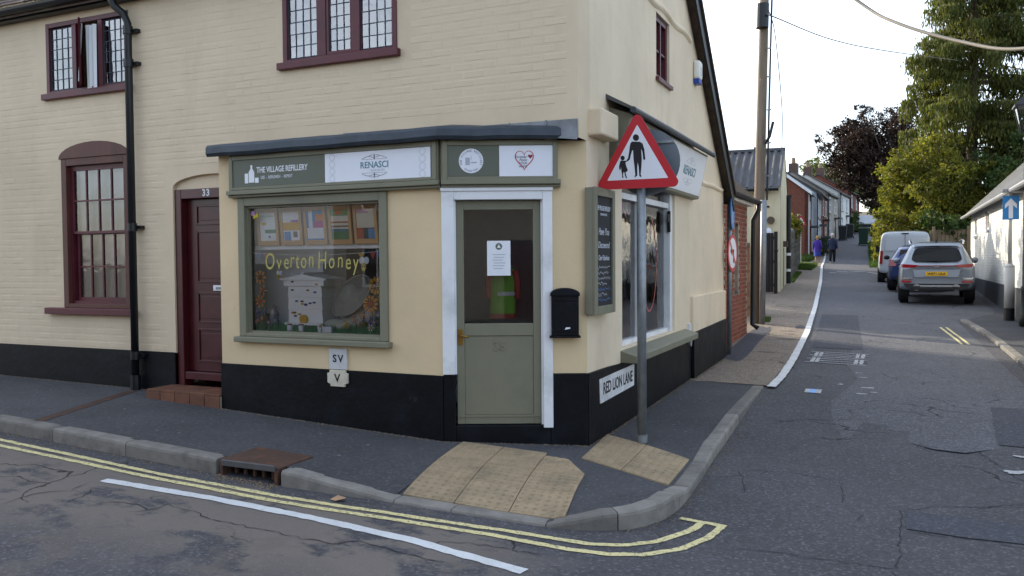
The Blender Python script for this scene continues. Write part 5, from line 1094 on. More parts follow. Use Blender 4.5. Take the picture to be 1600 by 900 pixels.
# telegraph pole with cables
M['pole'] = mat('weathered_pole', '#7d7263', .85, var=.25, scale=7, stretch=(1,1,.12), bmp=.5, bscale=25, dirt='#4c453c')
tp = thing('telegraph_pole', 'tall weathered wooden telegraph pole by the red brick outbuilding', 'telegraph pole', (-2.69, 18.65, .25))
MB().tube([(-2.69,18.65,.1),(-2.63,18.65,3),(-2.56,18.65,6),(-2.50,18.65,9.2)], [.118,.108,.098,.088], 16).build('shaft', M['pole'], tp, smooth=True)
MB().tube([(-2.55,18.50,.25),(-2.53,18.50,1.6),(-2.52,18.5,2.9)], .065, 10).build('conduit', M['metal'], tp, smooth=True)
MB().tube([(-2.46,18.56,2.9),(-2.42,18.56,5),(-2.37,18.57,7.2)], .02, 8).build('riser_cable', M['blackpipe'], tp); MB().tube([(-2.56,18.5,6.55),(-2.55,18.5,7.05)], .135, 14).build('cable_box', M['blackpipe'], tp)
for z in (3.4, 4.1, 4.8, 5.5, 6.1): MB().box(-2.46,-2.38,18.515,18.545,z,z+.03).build('cable_clip', M['metal'], tp)
MB().tube([(-2.50,18.55,4.1),(-2.40,18.5,4.25),(-2.33,18.5,4.55)], .03, 8).build('step_peg', M['blackpipe'], tp)
def cable(name, lab, pts, r_):
    P = [Vector(p) for p in pts]; out_ = []
    for i in range(len(P)-1):
        p0, p1, p2, p3 = P[max(i-1,0)], P[i], P[i+1], P[min(i+2,len(P)-1)]
        for k in range(8):
            t_ = k/8; out_.append(.5*((2*p1)+(p2-p0)*t_+(2*p0-5*p1+4*p2-p3)*t_*t_+(3*p1-p0-3*p2+p3)*t_**3))
    out_.append(P[-1]); return tag(MB().tube(out_, r_, 6).build(name, M['cable'], smooth=True), lab, 'cable')
M['cable'] = mat('overhead_cable', '#6a6660', .7, var=.1)
CABLES = True
# ================================================================ LANE SIDE BUILDINGS
ob = thing('brick_outbuilding', 'small red brick outbuilding with tall slit recesses and a mossy tiled roof', 'outbuilding', (-2.6, 16, .1))
OX = -2.60
def O(u, v, d): return (OX-d, u, v)
slits = [(13.95,14.25,1.0,2.30),(15.38,15.72,1.05,2.30)]
ow = MB().wall(O, (13.55, 16.8), (-.2, 2.72), slits, .22).build('wall', M['mortar'], ob)
MB().quad((OX,16.8,-.2),(-6.6,16.8,-.2),(-6.6,16.8,2.72),(OX,16.8,2.72)).add([(OX,16.8,2.72),(-4.6,16.8,4.65),(-6.6,16.8,2.72)], [(0,1,2)]).quad((-6.6,13.55,-.2),(-6.6,16.8,-.2),(-6.6,16.8,2.72),(-6.6,13.55,2.72)).build('end_wall', M['brick'], ob)
lay_bricks(ow, M['brick'], (OX, 0, 0), (0,1,0), (1,0,0), (13.56, 16.79), (.02, 2.66), [(a-.005,b+.005,c-.005,d+.005) for a, b, c, d in slits], .012, lambda p: p.y > 13.7, 300, jit=.003)
for a, b, c, d in slits:
    MB().bx(O, a, b, c, d, .11, .13).build('slit_back', M['brick'], ob); ap = arch(a, b, d-.10, d)
    m_ = MB()
    for p, q_ in zip(ap, ap[1:]): m_.add([O(p[0],p[1],-.006), O(q_[0],q_[1],-.006), O(q_[0],d+.02,-.006), O(p[0],d+.02,-.006)], [(0,1,2,3)])
    m_.build('slit_arch', M['brick'], ob); MB().bx(O, a-.01, b+.01, c-.05, c, -.012, .11).build('slit_sill', M['slate'], ob)
rfo = MB().add([(OX+.16,13.4,2.78),(OX+.16,17.05,2.78),(-4.6,17.05,4.78),(-4.6,13.4,4.78),(OX+.16,13.4,2.70),(OX+.16,17.05,2.70),(-4.6,17.05,4.70),(-4.6,13.4,4.70)], [(0,1,2,3),(7,6,5,4),(0,4,5,1),(1,5,6,2),(3,7,4,0)]).quad((-4.6,13.4,4.78),(-4.6,17.05,4.78),(-6.8,17.05,2.7),(-6.8,13.4,2.7)).build('roof', M['tile'], ob)
m_ = MB(); so = math.atan2(2.0, 2.16)
for c in range(27):
    for k in range(22):
        y = 13.42+.163*k-(c % 2)*.08; d_ = c*.105+random.uniform(-.006,.006); lift = .015+.008*random.random(); x = OX+.18-d_*math.cos(so); z = 2.78+d_*math.sin(so)+lift
        m_.add([(x,y,z),(x,y+.158,z+random.uniform(-.004,.004)),(x-.15*math.cos(so),y+.158,z+.15*math.sin(so)-lift*.6),(x-.15*math.cos(so),y,z+.15*math.sin(so)-lift*.6),(x,y,z-.018),(x,y+.158,z-.018)], [(0,1,2,3),(0,4,5,1)])
m_.build('tiles', mat('mossy_clay_tile', '#5a4a3c', .9, var=.4, scale=12, dirt='#585a3a', dscale=3, bmp=.3), rfo, kind='stuff')
gt2 = MB(); rA = [(math.cos(math.pi+math.pi*k/8)*.06, math.sin(math.pi+math.pi*k/8)*.06) for k in range(9)]
gt2.add([(OX+.2+a, y, 2.77+b) for y in (13.5, 17.0) for a, b in rA], [(k, k+1, 10+k, 9+k) for k in range(8)]); gt2.build('gutter', M['blackpipe'], ob)
MB().box(OX+.005, OX+.12, 13.56, 16.79, 2.66, 2.715).build('eaves_board', M['white'], ob)
MB().tube([(OX+.2,16.9,2.74),(OX+.2,16.9,2.6),(OX+.09,16.9,2.4),(OX+.09,16.9,.35),(OX+.2,16.9,.28)], .05, 10).build('downpipe', M['blackpipe'], ob, smooth=True)
pr_ = thing('brick_pier', 'narrow buff brick pier behind the telegraph pole', 'pier', (-3.0, 20.4, .3)); MB().box(-3.35,-2.88,20.0,20.8,.1,1.95).build('core', M['mortar'], pr_)
for k in range(25):
    z = .2+.07*k
    for x in (-3.36+.0, -3.125): MB().box(x+.005*(k % 2), x+.225, 19.992, 20.05, z, z+.06).build('brick', M['buff'], pr_)
    for j in range(3): MB().box(-2.93,-2.872, 20.0+.265*j+(k % 2)*.0, 20.0+.265*j+.25, z, z+.06).build('brick', M['buff'], pr_)
MB().box(-3.4,-2.84,19.95,20.85,1.95,2.02).build('cap', M['kerb'], pr_)
# pale yellow house with a corrugated roof
M['pot0'] = mat('grey_pot', '#8a8078', .9); M['ylw'] = wall_paint('pale_yellow_render', '#dbd2b2', .3); M['corr'] = mat('corrugated_cement', '#54555a', .8, var=.25, scale=4, dirt='#45483e', stretch=(1,.3,.3))
yh = thing('yellow_house', 'pale yellow rendered house with a grey corrugated roof beside the lane', 'house', (-3.35, 28.5, .5), R(4))
def yl(o): return local(o, yh)
zb = -.7
yl(MB().wall(lambda u, v, d: (u, d, v), (-8, 0), (zb, 3.5), [(-1.9,-1.2,.1,2.1)], .25).build('front_wall', M['ylw']))
yl(MB().add([(0,0,zb),(0,5.2,zb),(0,5.2,3.5),(0,2.6,4.95),(0,0,3.5)], [(0,1,2,3,4)]).add([(-8,0,zb),(-8,5.2,zb),(-8,5.2,3.5),(-8,2.6,4.95),(-8,0,3.5)], [(0,1,2,3,4)]).quad((-8,5.2,zb),(0,5.2,zb),(0,5.2,3.5),(-8,5.2,3.5)).build('side_wall', M['ylw']))
m_ = MB(); nc = 260; vs = []
for j in range(3):
    t_ = j/2
    for i in range(nc+1): x = -8.1+8.12*i/nc; off = .05*math.sin(i*math.pi/4)-(.02 if j == 0 else 0); vs.append((x, -.25+2.85*t_, 3.42+1.56*t_+off+.05))
m_.add(vs, [(j*(nc+1)+i, j*(nc+1)+i+1, (j+1)*(nc+1)+i+1, (j+1)*(nc+1)+i) for j in range(2) for i in range(nc)]); m_.quad((-8.1,2.6,5.0),(.02,2.6,5.0),(.02,5.45,3.45),(-8.1,5.45,3.45)); yl(m_.build('roof', M['corr']))
yl(MB().box(-8.1,.03,2.45,2.75,4.97,5.07).build('ridge', M['corr'])); yl(MB().tube([(-8,-.3,3.4),(-.05,-.3,3.4)], .06, 8).build('gutter', M['blackpipe'])); yl(MB().tube([(-.55,-.25,3.35),(-.55,-.06,3.2),(-.55,-.06,zb)], .045, 8).build('downpipe', M['blackpipe']))
yl(MB().pr(lambda u, v, d: (u, d, v), ell(-.30, 2.40, .12, .12, 16), -.14, .0).build('vent_cowl', mat('brown_vent', '#5a4c3e', .7))); yl(MB().ball((-.38,-.12,2.0), .12, 12, (1,.8,1.3)).build('globe_lamp', M['signwhite'], smooth=True)); yl(MB().tube([(-.42,0,2.85),(-.36,-.1,2.84)], .03, 6).build('cable_entry', M['blackpipe']))
yl(MB().box(.0,.14,1.9,2.5,1.55,1.75).build('door_hood', M['tile'])); yl(MB().box(-.005,.02,1.95,2.45,zb,1.5).build('side_door', M['olive']))
yl(MB().box(-2.2,-1.0,.3,.32,0,2.2).build('room_wall', M['dark']))
chm = MB().lathe((-.75,2.6,4.95), [(.14,0),(.14,.28),(.11,.3),(.11,.55)], 12).build('chimney', M['pot0']); yl(chm)
gtb = thing('side_gate', 'tall black boarded gate in front of the pale yellow house', 'gate', (-3.62, 27.6, .5))
for k in range(4): MB().box(-3.84+.10*k, -3.745+.10*k, 27.55, 27.585, .58, 2.46).build('board', M['blackpipe'], gtb)
for z in (.75, 1.5, 2.25): MB().box(-3.84,-3.44,27.586,27.62,z,z+.1).build('ledge', M['blackpipe'], gtb)
MB().box(-3.43,-3.33,27.52,27.64,.5,2.5).build('post', M['blackpipe'], gtb); MB().cyl((-3.42,27.5,1.9),(-3.3,27.5,1.9), .03, n=8).build('latch', M['blackpipe'], gtb)
ps = thing('black_post', 'slim black post with two white bands beside the stone wall', 'post', (-3.58, 33, .7)); MB().cyl((-3.58,33,.5),(-3.58,33,3.95), .085, n=12).build('shaft', M['blackpipe'], ps); 
for z in (1.15, 1.75): MB().cyl((-3.58,33,z),(-3.58,33,z+.1), .089, n=12).build('band', M['white'], ps)
MB().box(-3.7,-3.46,32.9,33.1,3.95,4.02).build('cap', M['blackpipe'], ps)
# stone boundary wall, every stone its own piece
sw_ = thing('stone_wall', 'old grey stone boundary wall with rounded end near the walkers', 'wall', (-4.5, 40, 1)); M['stone'] = mat('grey_flint_stone', '#6c675f', .9, var=.3, scale=6, rnd=.25, bmp=.6, bscale=18, dirt='#4f5240')
def SW(u, v, d): t_ = (u-36)/10; return (-3.80-.65*t_-d, u, v+H(-4.5, u))
MB().bx(SW, 36, 46.4, -.3, 1.85, .05, .4).build('core', M['mortar'], sw_)
z = 0
while z < 1.75:
    h = random.uniform(.16,.26); y = 36.0
    while y < 46.2:
        w = random.uniform(.3,.6); e = random.uniform(-.02,.02); MB().bx(SW, y, min(y+w-.025,46.45), z, z+h-.025, -.005+e, .2).build('stone', M['stone'], sw_); y += w
    z += h
for k in range(4): MB().bx(SW, 46.38, 46.5, .05+.42*k, .43+.42*k, 0, .4).build('stone', M['stone'], sw_)
MB().pr(lambda u, v, d: SW(d, v, u), [(.0,1.83),(.42,1.83),(.40,1.97),(.30,2.06),(.12,2.06),(.02,1.97)], 35.95, 46.5).build('coping', M['stone'], sw_)
bs = thing('road_sign', 'triangular road sign on a thin pole beyond the stone wall', 'road sign', (-4.75, 50, 1.2)); MB().cyl((-4.75,50,1.0),(-4.75,50,4.1), .03, n=8).build('pole', M['metal'], bs); MB().pr(lambda u, v, d: (-4.75+u*.9, 49.95+u*.3+d, v), rtri(.7,.6,3.5,.04), 0, .01).build('plate', M['red'], bs); MB().pr(lambda u, v, d: (-4.75+u*.9, 49.95+u*.3+d, v), rtri(.46,.4,3.57,.01), -.004, -.001).build('white_field', M['signwhite'], bs)

# ---------------------------------------------------------------- terrace up the lane
M['tbrick'] = mat('far_red_brick', '#6f4437', .9, var=.3, scale=7, dirt='#6a4436', dscale=11, bmp=.3); M['tstone'] = mat('far_grey_render', '#9c958c', .9, var=.15, dirt='#7a756c'); M['tblue'] = mat('pale_blue_boarding', '#d3dde6', .6, var=.05); M['twhite'] = mat('far_white_render', '#cfd0cc', .8, var=.08); M['frameW'] = M['white']
def terrace(name, lab, P0, P1, z0, ze, dep, rise, mt, wins, doors, chim=True, bargew=False):
    P0 = Vector((*P0, 0)); P1 = Vector((*P1, 0)); d_ = (P1-P0); L_ = d_.length; d_.normalize(); n_ = Vector((d_.y, -d_.x, 0))
    t_ = thing(name, lab, 'house', (P0.x, P0.y, z0)); fn = lambda u, v, d: P0+d_*u-n_*d+Vector((0,0,v))
    holes = [(u-w/2, u+w/2, v, v+h) for u, v, w, h in wins]+[(u-w/2, u+w/2, z0-.3, z0+h) for u, w, h in doors]
    m_ = MB().wall(fn, (0, L_), (z0-1, ze), holes, .2)
    for u in (0, L_): m_.poly([fn(u,z0-1,0), fn(u,ze,0), fn(u,ze+rise,dep/2), fn(u,ze,dep), fn(u,z0-1,dep)])
    m_.quad(fn(0,z0-1,dep), fn(L_,z0-1,dep), fn(L_,ze,dep), fn(0,ze,dep)); m_.build('wall', mt, t_)
    k = rise/(dep/2); o_ = .25
    r_ = MB().add([fn(-.1,ze-o_*k+.1,-o_), fn(L_+.1,ze-o_*k+.1,-o_), fn(L_+.1,ze+rise+.1,dep/2), fn(-.1,ze+rise+.1,dep/2), fn(-.1,ze-o_*k+.1,dep+o_), fn(L_+.1,ze-o_*k+.1,dep+o_), fn(-.1,ze-o_*k,-o_), fn(L_+.1,ze-o_*k,-o_), fn(-.1,ze+rise,dep/2), fn(-.1,ze-o_*k,dep+o_)], [(0,1,2,3),(3,2,5,4),(0,6,7,1),(0,3,8,6),(3,4,9,8)]).build('roof', M['slate'], t_)
    if bargew: MB().add([fn(-.13,ze-o_*k+.0,-o_), fn(-.13,ze+rise,dep/2), fn(-.13,ze+rise+.22,dep/2), fn(-.13,ze-o_*k+.22,-o_)], [(0,1,2,3)]).add([fn(-.13,ze-o_*k,dep+o_), fn(-.13,ze+rise,dep/2), fn(-.13,ze+rise+.22,dep/2), fn(-.13,ze-o_*k+.22,dep+o_)], [(0,1,2,3)]).build('bargeboard', M['white'], t_)
    MB().bx(fn, 0, L_, ze-.12, ze, -.18, -.06).build('gutter', M['blackpipe'], t_); MB().bx(fn, .12, .2, z0-.5, ze-.1, -.08, -.01).build('downpipe', M['white'] if bargew else M['blackpipe'], t_)
    for u, v, w, h in wins:
        f = frame(MB(), fn, u-w/2, u+w/2, v, v+h, .08, -.01, .1).bx(fn, u-.03, u+.03, v+.08, v+h-.08, 0, .08).bx(fn, u-w/2+.08, u+w/2-.08, v+h/2-.03, v+h/2+.03, .0, .08).build('window', M['white'], t_)
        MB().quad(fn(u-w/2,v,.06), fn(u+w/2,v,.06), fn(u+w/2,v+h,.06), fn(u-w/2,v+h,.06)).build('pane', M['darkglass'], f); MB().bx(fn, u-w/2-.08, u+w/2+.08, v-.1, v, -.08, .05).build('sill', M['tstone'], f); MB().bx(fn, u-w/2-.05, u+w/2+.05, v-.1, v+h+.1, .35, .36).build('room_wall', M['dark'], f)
    for u, w, h in doors: MB().bx(fn, u-w/2, u+w/2, z0-.3, z0+h, .08, .12).build('door', M['twhite'], t_); MB().bx(fn, u-w/2-.15, u+w/2+.15, z0+h+.08, z0+h+.2, -.5, .0).build('door_hood', M['slate'], t_)
    if chim:
        c = MB().bx(fn, L_*.12, L_*.12+.9, ze+rise-.5, ze+rise+.75, dep/2-.35, dep/2+.35).build('chimney', M['chim'], r_)
        for k_ in range(2): q_ = fn(L_*.12+.25+.4*k_, ze+rise+.75, dep/2); MB().cyl(q_, q_+Vector((0,0,.5)), .14, .11, 10).build('chimney_pot', mat('terracotta', '#8f7a66', .9) if 'pot' not in M else M['pot'], r_)
    return t_
M['chim'] = mat('sooty_brick', '#5c4a42', .9, var=.25); M['pot'] = mat('terracotta_pot', '#8f7a66', .9)
terrace('terraced_house', 'nearest red brick terraced house with plain gable and white bargeboard', (-5.0,57), (-5.05,60.2), 1.6, 5.9, 6.2, 2.4, M['tbrick'], [(1.8,4.2,.9,1.2)], [(2.2,.9,2.0)], True, True)
terrace('terraced_house', 'pale blue boarded terraced house next to the red brick gable', (-4.75,60.6), (-4.95,66.8), 1.9, 6.1, 5.5, 2.0, M['tblue'], [(1.6,4.5,1.1,1.3),(4.4,4.5,1.1,1.3),(1.6,2.5,1.2,1.3)], [(4.6,1.0,2.0)], False)
terrace('terraced_house', 'red brick terraced house with pale stone bands and white windows', (-5.1,67.2), (-5.0,74.5), 2.5, 6.6, 6, 2.0, M['tbrick'], [(1.3,5.0,1.0,1.3),(3.6,5.0,1.0,1.3),(5.9,5.0,1.0,1.3),(1.3,3.0,1.0,1.4),(5.9,3.0,1.0,1.4)], [(3.6,1.0,2.0)])
terrace('terraced_house', 'grey rendered terraced house halfway up the lane', (-4.98,74.9), (-4.55,81), 3.0, 7.1, 6, 2.0, M['tstone'], [(1.2,5.5,1.0,1.3),(4.4,5.5,1.0,1.3),(1.2,3.5,1.0,1.4)], [(4.4,1.0,2.0)])
terrace('terraced_house', 'white rendered terraced house near the parked lorry', (-4.4,81.6), (-3.9,88), 3.5, 7.6, 6, 1.8, M['twhite'], [(1.5,6.0,1.0,1.3),(4.5,6.0,1.0,1.3),(1.5,4.1,1.0,1.4)], [(4.5,1.0,2.0)])
terrace('terraced_house', 'farthest red brick terraced house at the bend of the lane', (-3.85,88.6), (-3.3,97), 4.2, 8.2, 6, 1.8, M['tbrick'], [(1.5,6.6,1.0,1.3),(5.5,6.6,1.0,1.3),(1.5,4.7,1.0,1.4)], [(5.5,1.0,2.0)])

# ---------------------------------------------------------------- white cottage on the right
ct = thing('white_cottage', 'long white painted brick cottage with a dark plinth and slate roof on the right', 'cottage', (2.55, 27, .4))
def Cf(u, v, d): return (2.55+d, u, v)
cw = [(28.0,28.7,2.45,3.0),(31.9,32.7,2.35,3.0)]
M['cotw'] = wall_paint('white_masonry_paint', '#d9d9d2', .4, '#a39c8c', .2)
cwall = MB().wall(Cf, (11, 34.2), (-.3, 3.22), cw, .3).quad((2.55,34.2,-.3),(6.8,34.2,-.3),(6.8,34.2,3.2),(2.55,34.2,3.2)).add([(2.55,34.2,3.2),(4.7,34.2,5.3),(6.8,34.2,3.2)], [(0,1,2)]).quad((2.55,11,-.3),(6.8,11,-.3),(6.8,11,3.2),(2.55,11,3.2)).add([(2.55,11,3.2),(4.7,11,5.3),(6.8,11,3.2)], [(0,1,2)]).quad((6.8,11,-.3),(6.8,34.2,-.3),(6.8,34.2,3.2),(6.8,11,3.2)).build('wall', M['cotw'], ct)
lay_bricks(cwall, M['cotw'], (2.55, 0, 0), (0,-1,0), (-1,0,0), (-34.15, -19.0), (1.0, 3.15), [(-b-.1,-a+.1,c-.1,d+.1) for a, b, c, d in cw], .005, lambda p: p.y > 19.2 and p.z > 1.0, 300, jit=.002)
MB().bx(Cf, 11, 34.22, -.3, .95, -.02, .02).build('plinth', mat('grey_plinth', '#3d4043', .8, var=.2), ct)
MB().add([(2.33,10.8,3.1),(2.33,34.45,3.1),(4.7,34.45,5.45),(4.7,10.8,5.45),(2.33,10.8,3.02),(2.33,34.45,3.02),(4.7,34.45,5.37),(7.0,34.45,3.1),(7.0,10.8,3.1)], [(0,1,2,3),(0,4,5,1),(1,5,6,2),(3,2,7,8)]).build('roof', M['slate'], ct)
m_ = MB(); sc_ = math.atan2(2.35, 2.37)
for c in range(17):
    for k in range(52):
        y = 19+.3*k-(c % 2)*.15
        if y > 34.3: continue
        d_ = c*.195; x = 2.31+d_*math.cos(sc_); z = 3.115+d_*math.sin(sc_); j = random.uniform(0,.008)
        m_.add([(x,y,z+j),(x,y+.294,z+j),(x+.2*math.cos(sc_),y+.294,z+.2*math.sin(sc_)),(x+.2*math.cos(sc_),y,z+.2*math.sin(sc_)),(x,y,z-.01),(x,y+.294,z-.01)], [(0,1,2,3),(0,4,5,1)])
m_.build('slates', M['slate'], ct, kind='stuff')
MB().tube([(2.28,10.8,3.06),(2.28,34.5,3.06)], .055, 8).build('gutter', M['plastic'], ct)
for a, b, c, d in cw:
    f = frame(MB(), Cf, a, b, c, d, .06, .02, .1).bx(Cf, (a+b)/2-.02, (a+b)/2+.02, c+.06, d-.06, .03, .09).build('window', M['white'], ct)
    MB().quad(Cf(a,c,.07), Cf(b,c,.07), Cf(b,d,.07), Cf(a,d,.07)).build('pane', M['darkglass'], f); MB().bx(Cf, a-.05, b+.05, c-.06, c, -.06, .05).build('sill', M['white'], f); MB().bx(Cf, a, b, c, d, .35, .36).build('room_wall', M['dark'], f)
for k in range(8): MB().bx(Cf, 28.72, 28.83+.08*(k % 2), 2.42+.075*k, 2.485+.075*k, -.012, .0).build('brick', M['brick'], ct)
fc = thing('board_fence', 'weathered timber fence closing the yard behind the parked cars', 'fence', (2.6, 36.6, .7)); M['fence'] = mat('weathered_fence', '#7a6c58', .9, var=.25, scale=6, stretch=(1,1,6), rnd=.15)
for k in range(22): x = 1.3+.14*k; MB().box(x, x+.125, 36.6, 36.625, .5, 2.7+.03*random.random()).build('board', M['fence'], fc)
for x in (1.4, 2.6, 3.8): MB().box(x, x+.1, 36.5, 36.6, .5, 2.85).build('post', M['fence'], fc)
# one-way sign post, lamp post
ow_ = thing('road_sign', 'blue one way arrow sign on a pale post with black base by the cottage', 'road sign', (2.29, 20.75, H(2.29, 20.75))); zg = H(2.29, 20.75)
M['postpale'] = mat('pale_post_paint', '#b9b9b4', .5, var=.08)
MB().cyl((2.29,20.75,zg-.1),(2.29,20.75,zg+.3), .105, n=16).build('base_band', M['blackpipe'], ow_); MB().cyl((2.29,20.75,zg+.3),(2.29,20.75,1.42), .1, n=16).build('lower_post', M['postpale'], ow_, smooth=True); MB().lathe((2.29,20.75,1.42), [(.1,0),(.1,.03),(.045,.08)], 16).build('shoulder', M['postpale'], ow_); MB().cyl((2.29,20.75,1.5),(2.29,20.75,3.02), .04, n=12).build('upper_post', M['postpale'], ow_, smooth=True)
q = lambda u, v, d: (2.29+u, 20.69+d, v); MB().bx(q, -.155, .155, 2.44, 2.95, 0, .006).build('blue_plate', M['blue'], ow_, bevel=.002); MB().pr(q, [(-.04,2.47),(.04,2.47),(.04,2.75),(.11,2.68),(.11,2.77),(0,2.9),(-.11,2.77),(-.11,2.68),(-.04,2.75)], -.002, -.0002).build('arrow', M['signwhite'], ow_)
MB().box(2.12,2.62,20.62,20.78,3.02,3.10).build('sign_light', M['plastic'], ow_, bevel=.02)
lp = thing('street_lamp', 'traditional black lamp post with a glazed lantern at the right edge', 'street lamp', (2.42, 19.5, .2)); zl = H(2.42, 19.5)
MB().lathe((2.42,19.5,zl), [(.10,0),(.10,.25),(.075,.3),(.07,.75),(.085,.8),(.05,.86),(.045,3.75),(.07,3.8),(.03,3.86),(.03,3.9)], 14).build('post', mat('dark_green_iron', '#1d2722', .5), lp, smooth=True)
lq = lambda h, w: [(2.42+sx*w, 19.5+sy*w, zl+h) for sx, sy in ((-1,-1),(1,-1),(1,1),(-1,1))]
for a, b in ((0,1),(1,2),(2,3),(3,0)):
    lo, hi = lq(3.92,.10), lq(4.42,.20); MB().quad(lo[a], lo[b], hi[b], hi[a]).build('pane', glass('lantern_glass', (.75,.78,.78)) if 'lg' not in M else M['lg'], lp)
for a in range(4): MB().tube([lq(3.9,.10)[a], lq(4.44,.205)[a]], .012, 6).build('lantern_bar', M['blackpipe'], lp)
MB().add(lq(4.42,.24)+lq(4.46,.24)+[(2.42,19.5,zl+4.74)], [(3,2,1,0),(0,1,5,4),(1,2,6,5),(2,3,7,6),(3,0,4,7),(4,5,8),(5,6,8),(6,7,8),(7,4,8)]).build('lantern_roof', M['blackpipe'], lp); MB().lathe((2.42,19.5,zl+4.72), [(.04,0),(.05,.05),(.015,.12)], 10).build('finial', M['blackpipe'], lp); MB().lathe((2.42,19.5,zl+3.95), [(.03,0),(.04,.12),(.02,.25)], 10).build('lamp_bulb', M['signwhite'], lp)

# ---------------------------------------------------------------- houses across the main street, behind the viewer
def opposite(lab, x0, x1, mt, arched):
    t_ = thing('street_house', lab, 'house', ((x0+x1)/2, -7.2, -.1)); fn = lambda u, v, d: (u, -7.2-d, v); w = x1-x0
    wins = [(x0+w*f_-.5, x0+w*f_+.5, z, z+1.2) for f_ in (.22, .5, .78) for z in (.9, 3.1) if not (f_ == .5 and z < 1)]; dr = (x0+w/2-.5, x0+w/2+.5, .0, 2.2)
    MB().wall(fn, (x0, x1), (-.5, 4.75), wins+[dr], .25).build('wall', mt, t_)
    MB().add([(x0,-6.9,4.7),(x1,-6.9,4.7),(x1,-10.0,6.6),(x0,-10.0,6.6),(x0,-14,4.7),(x1,-14,4.7)], [(0,1,2,3),(3,2,5,4)]).build('roof', M['tile'], t_)
    MB().box(x0+.01,x1-.01,-14,-13.8,-.5,4.7).build('rear_wall', mt, t_)
    for a, b, c, d in wins: f = frame(MB(), fn, a, b, c, d, .08, .0, .1).bx(fn, (a+b)/2-.03, (a+b)/2+.03, c, d, .02, .08).build('window', M['white'], t_); MB().quad(fn(a,c,.06), fn(b,c,.06), fn(b,d,.06), fn(a,d,.06)).build('pane', M['darkglass'], f)
    MB().bx(fn, dr[0], dr[1], -.3, 2.2, .1, .15).build('door', M['maroon'] if not arched else M['blackpipe'], t_)
    if arched: MB().pr(fn, arch(dr[0]-.1, dr[1]+.1, 2.2, 2.9), -.03, .0).build('door_arch', M['blackpipe'], t_)
opposite('grey stone house with arched doorway across the main street behind the viewer', -15, -8.2, M['tstone'], True)
opposite('red brick house across the main street behind the viewer', -8.1, -1, M['tbrick'], True)
opposite('grey rendered house across the main street opposite the lane', -.9, 8, M['tstone'], False)
opp = tag(MB().box(-40, 30, -7.3, -4.0, -.6, .06).build('pavement_opposite', M['pave']), kind='structure')
# ---------------------------------------------------------------- cables
cable('overhead_cable', 'thick overhead cable sweeping across the lane in front of the conifer', [(-2.5,18.6,8.6),(-.65,17.0,6.46),(.02,16.0,5.71),(.93,14.8,5.0),(1.64,13.6,4.54),(2.6,12,4.4)], .028)
cable('overhead_cable', 'thin overhead cable from the telegraph pole towards the conifer', [(-2.46,18.65,6.85),(-2.33,18.75,6.81),(-1.52,24,7.48),(-.14,29,8.13),(2.9,41.8,10.2)], .014)
cable('overhead_cable', 'thin drop wire from the telegraph pole to the corrugated roof', [(-2.45,18.66,6.95),(-2.47,20,6.67),(-2.9,25,5.75),(-3.5,30,5.24)], .012)
cable('overhead_cable', 'faint wire leaving the telegraph pole top over the gable', [(-2.6,18.6,7.6),(-4.2,16.5,7.55),(-6,13.8,7.4)], .010)
# ================================================================ VEHICLES
def carpaint(name, c, metal=.5):
    ma, t, p = mk(name); p.inputs['Base Color'].default_value = (*lin(c), 1); p.inputs['Metallic'].default_value = metal; p.inputs['Roughness'].default_value = .33; p.inputs['Coat Weight'].default_value = .7; p.inputs['Coat Roughness'].default_value = .06
    vec = node(t, 'ShaderNodeTexCoord').outputs['Object']; t.links.new(ramp(t, noise(t, vec, 6, 5), (.3, .28), (.7, .42)), p.inputs['Roughness']); return ma
M['silver'] = carpaint('silver_car_paint', '#858e98', .55); M['carblue'] = carpaint('blue_car_paint', '#1d3568', .4); M['carwhite'] = carpaint('white_van_paint', '#aab3bd', .0)
M['carblack'] = mat('black_trim', '#141517', .6, var=.1); M['taillight'] = mat('red_lens', '#8e1420', .15, var=.1, spec=.6); M['plate'] = mat('yellow_number_plate', '#d9a918', .4, var=.05); M['chrome'] = mat('chrome_trim', '#c8ccd0', .2, metal=.9, var=.04)
M['cabglass'] = mat('tinted_car_glass', '#07090b', .12, var=.1, spec=.22)
def section(y, w, zb, zs, wt, zt):
    h = [(w*.90, zb), (w*.985, zb+.10), (w, (zb+zs)/2), (w*.985, zs-.04), (w*.955, zs), (wt, zt-.07), (wt*.86, zt-.012), (wt*.4, zt+.012)]
    return [(x, y, z) for x, z in h]+[(-x, y, z) for x, z in reversed(h)]
def car_body(root, st, mt):
    m_ = MB(); R_ = [section(*s_) for s_ in st]; n_ = len(R_[0]); vs = [p for r_ in R_ for p in r_]
    fs = [(i*n_+k, i*n_+(k+1) % n_, (i+1)*n_+(k+1) % n_, (i+1)*n_+k) for i in range(len(R_)-1) for k in range(n_)]
    fs += [tuple(range(n_-1, -1, -1)), tuple((len(R_)-1)*n_+k for k in range(n_))]
    o = m_.add(vs, fs).build('body', mt, smooth=True, sub=2); local(o, root); return o
def wheels(root, ys, x, r_, mt='metal'):
    for y in ys:
        for s_ in (-1, 1):
            w = local(MB().lathe((s_*x, y, r_), [(r_*.62,-.11),(r_*.9,-.11),(r_,-.08),(r_,.08),(r_*.9,.11),(r_*.62,.11)], 26, (s_,0,0)).build('wheel', M['rubber'], smooth=True), root)
            local(MB().lathe((s_*x, y, r_), [(r_*.64,-.10),(r_*.64,.085),(r_*.5,.07),(r_*.2,.09)], 20, (s_,0,0)).build('rim', M[mt], smooth=False), w)
            a = MB().lathe((s_*(x-.05), y, r_+.01), [(r_*1.14,-.1),(r_*1.14,.118)], 26, (s_,0,0)).build('wheel_arch', M['carblack']); local(a, root)
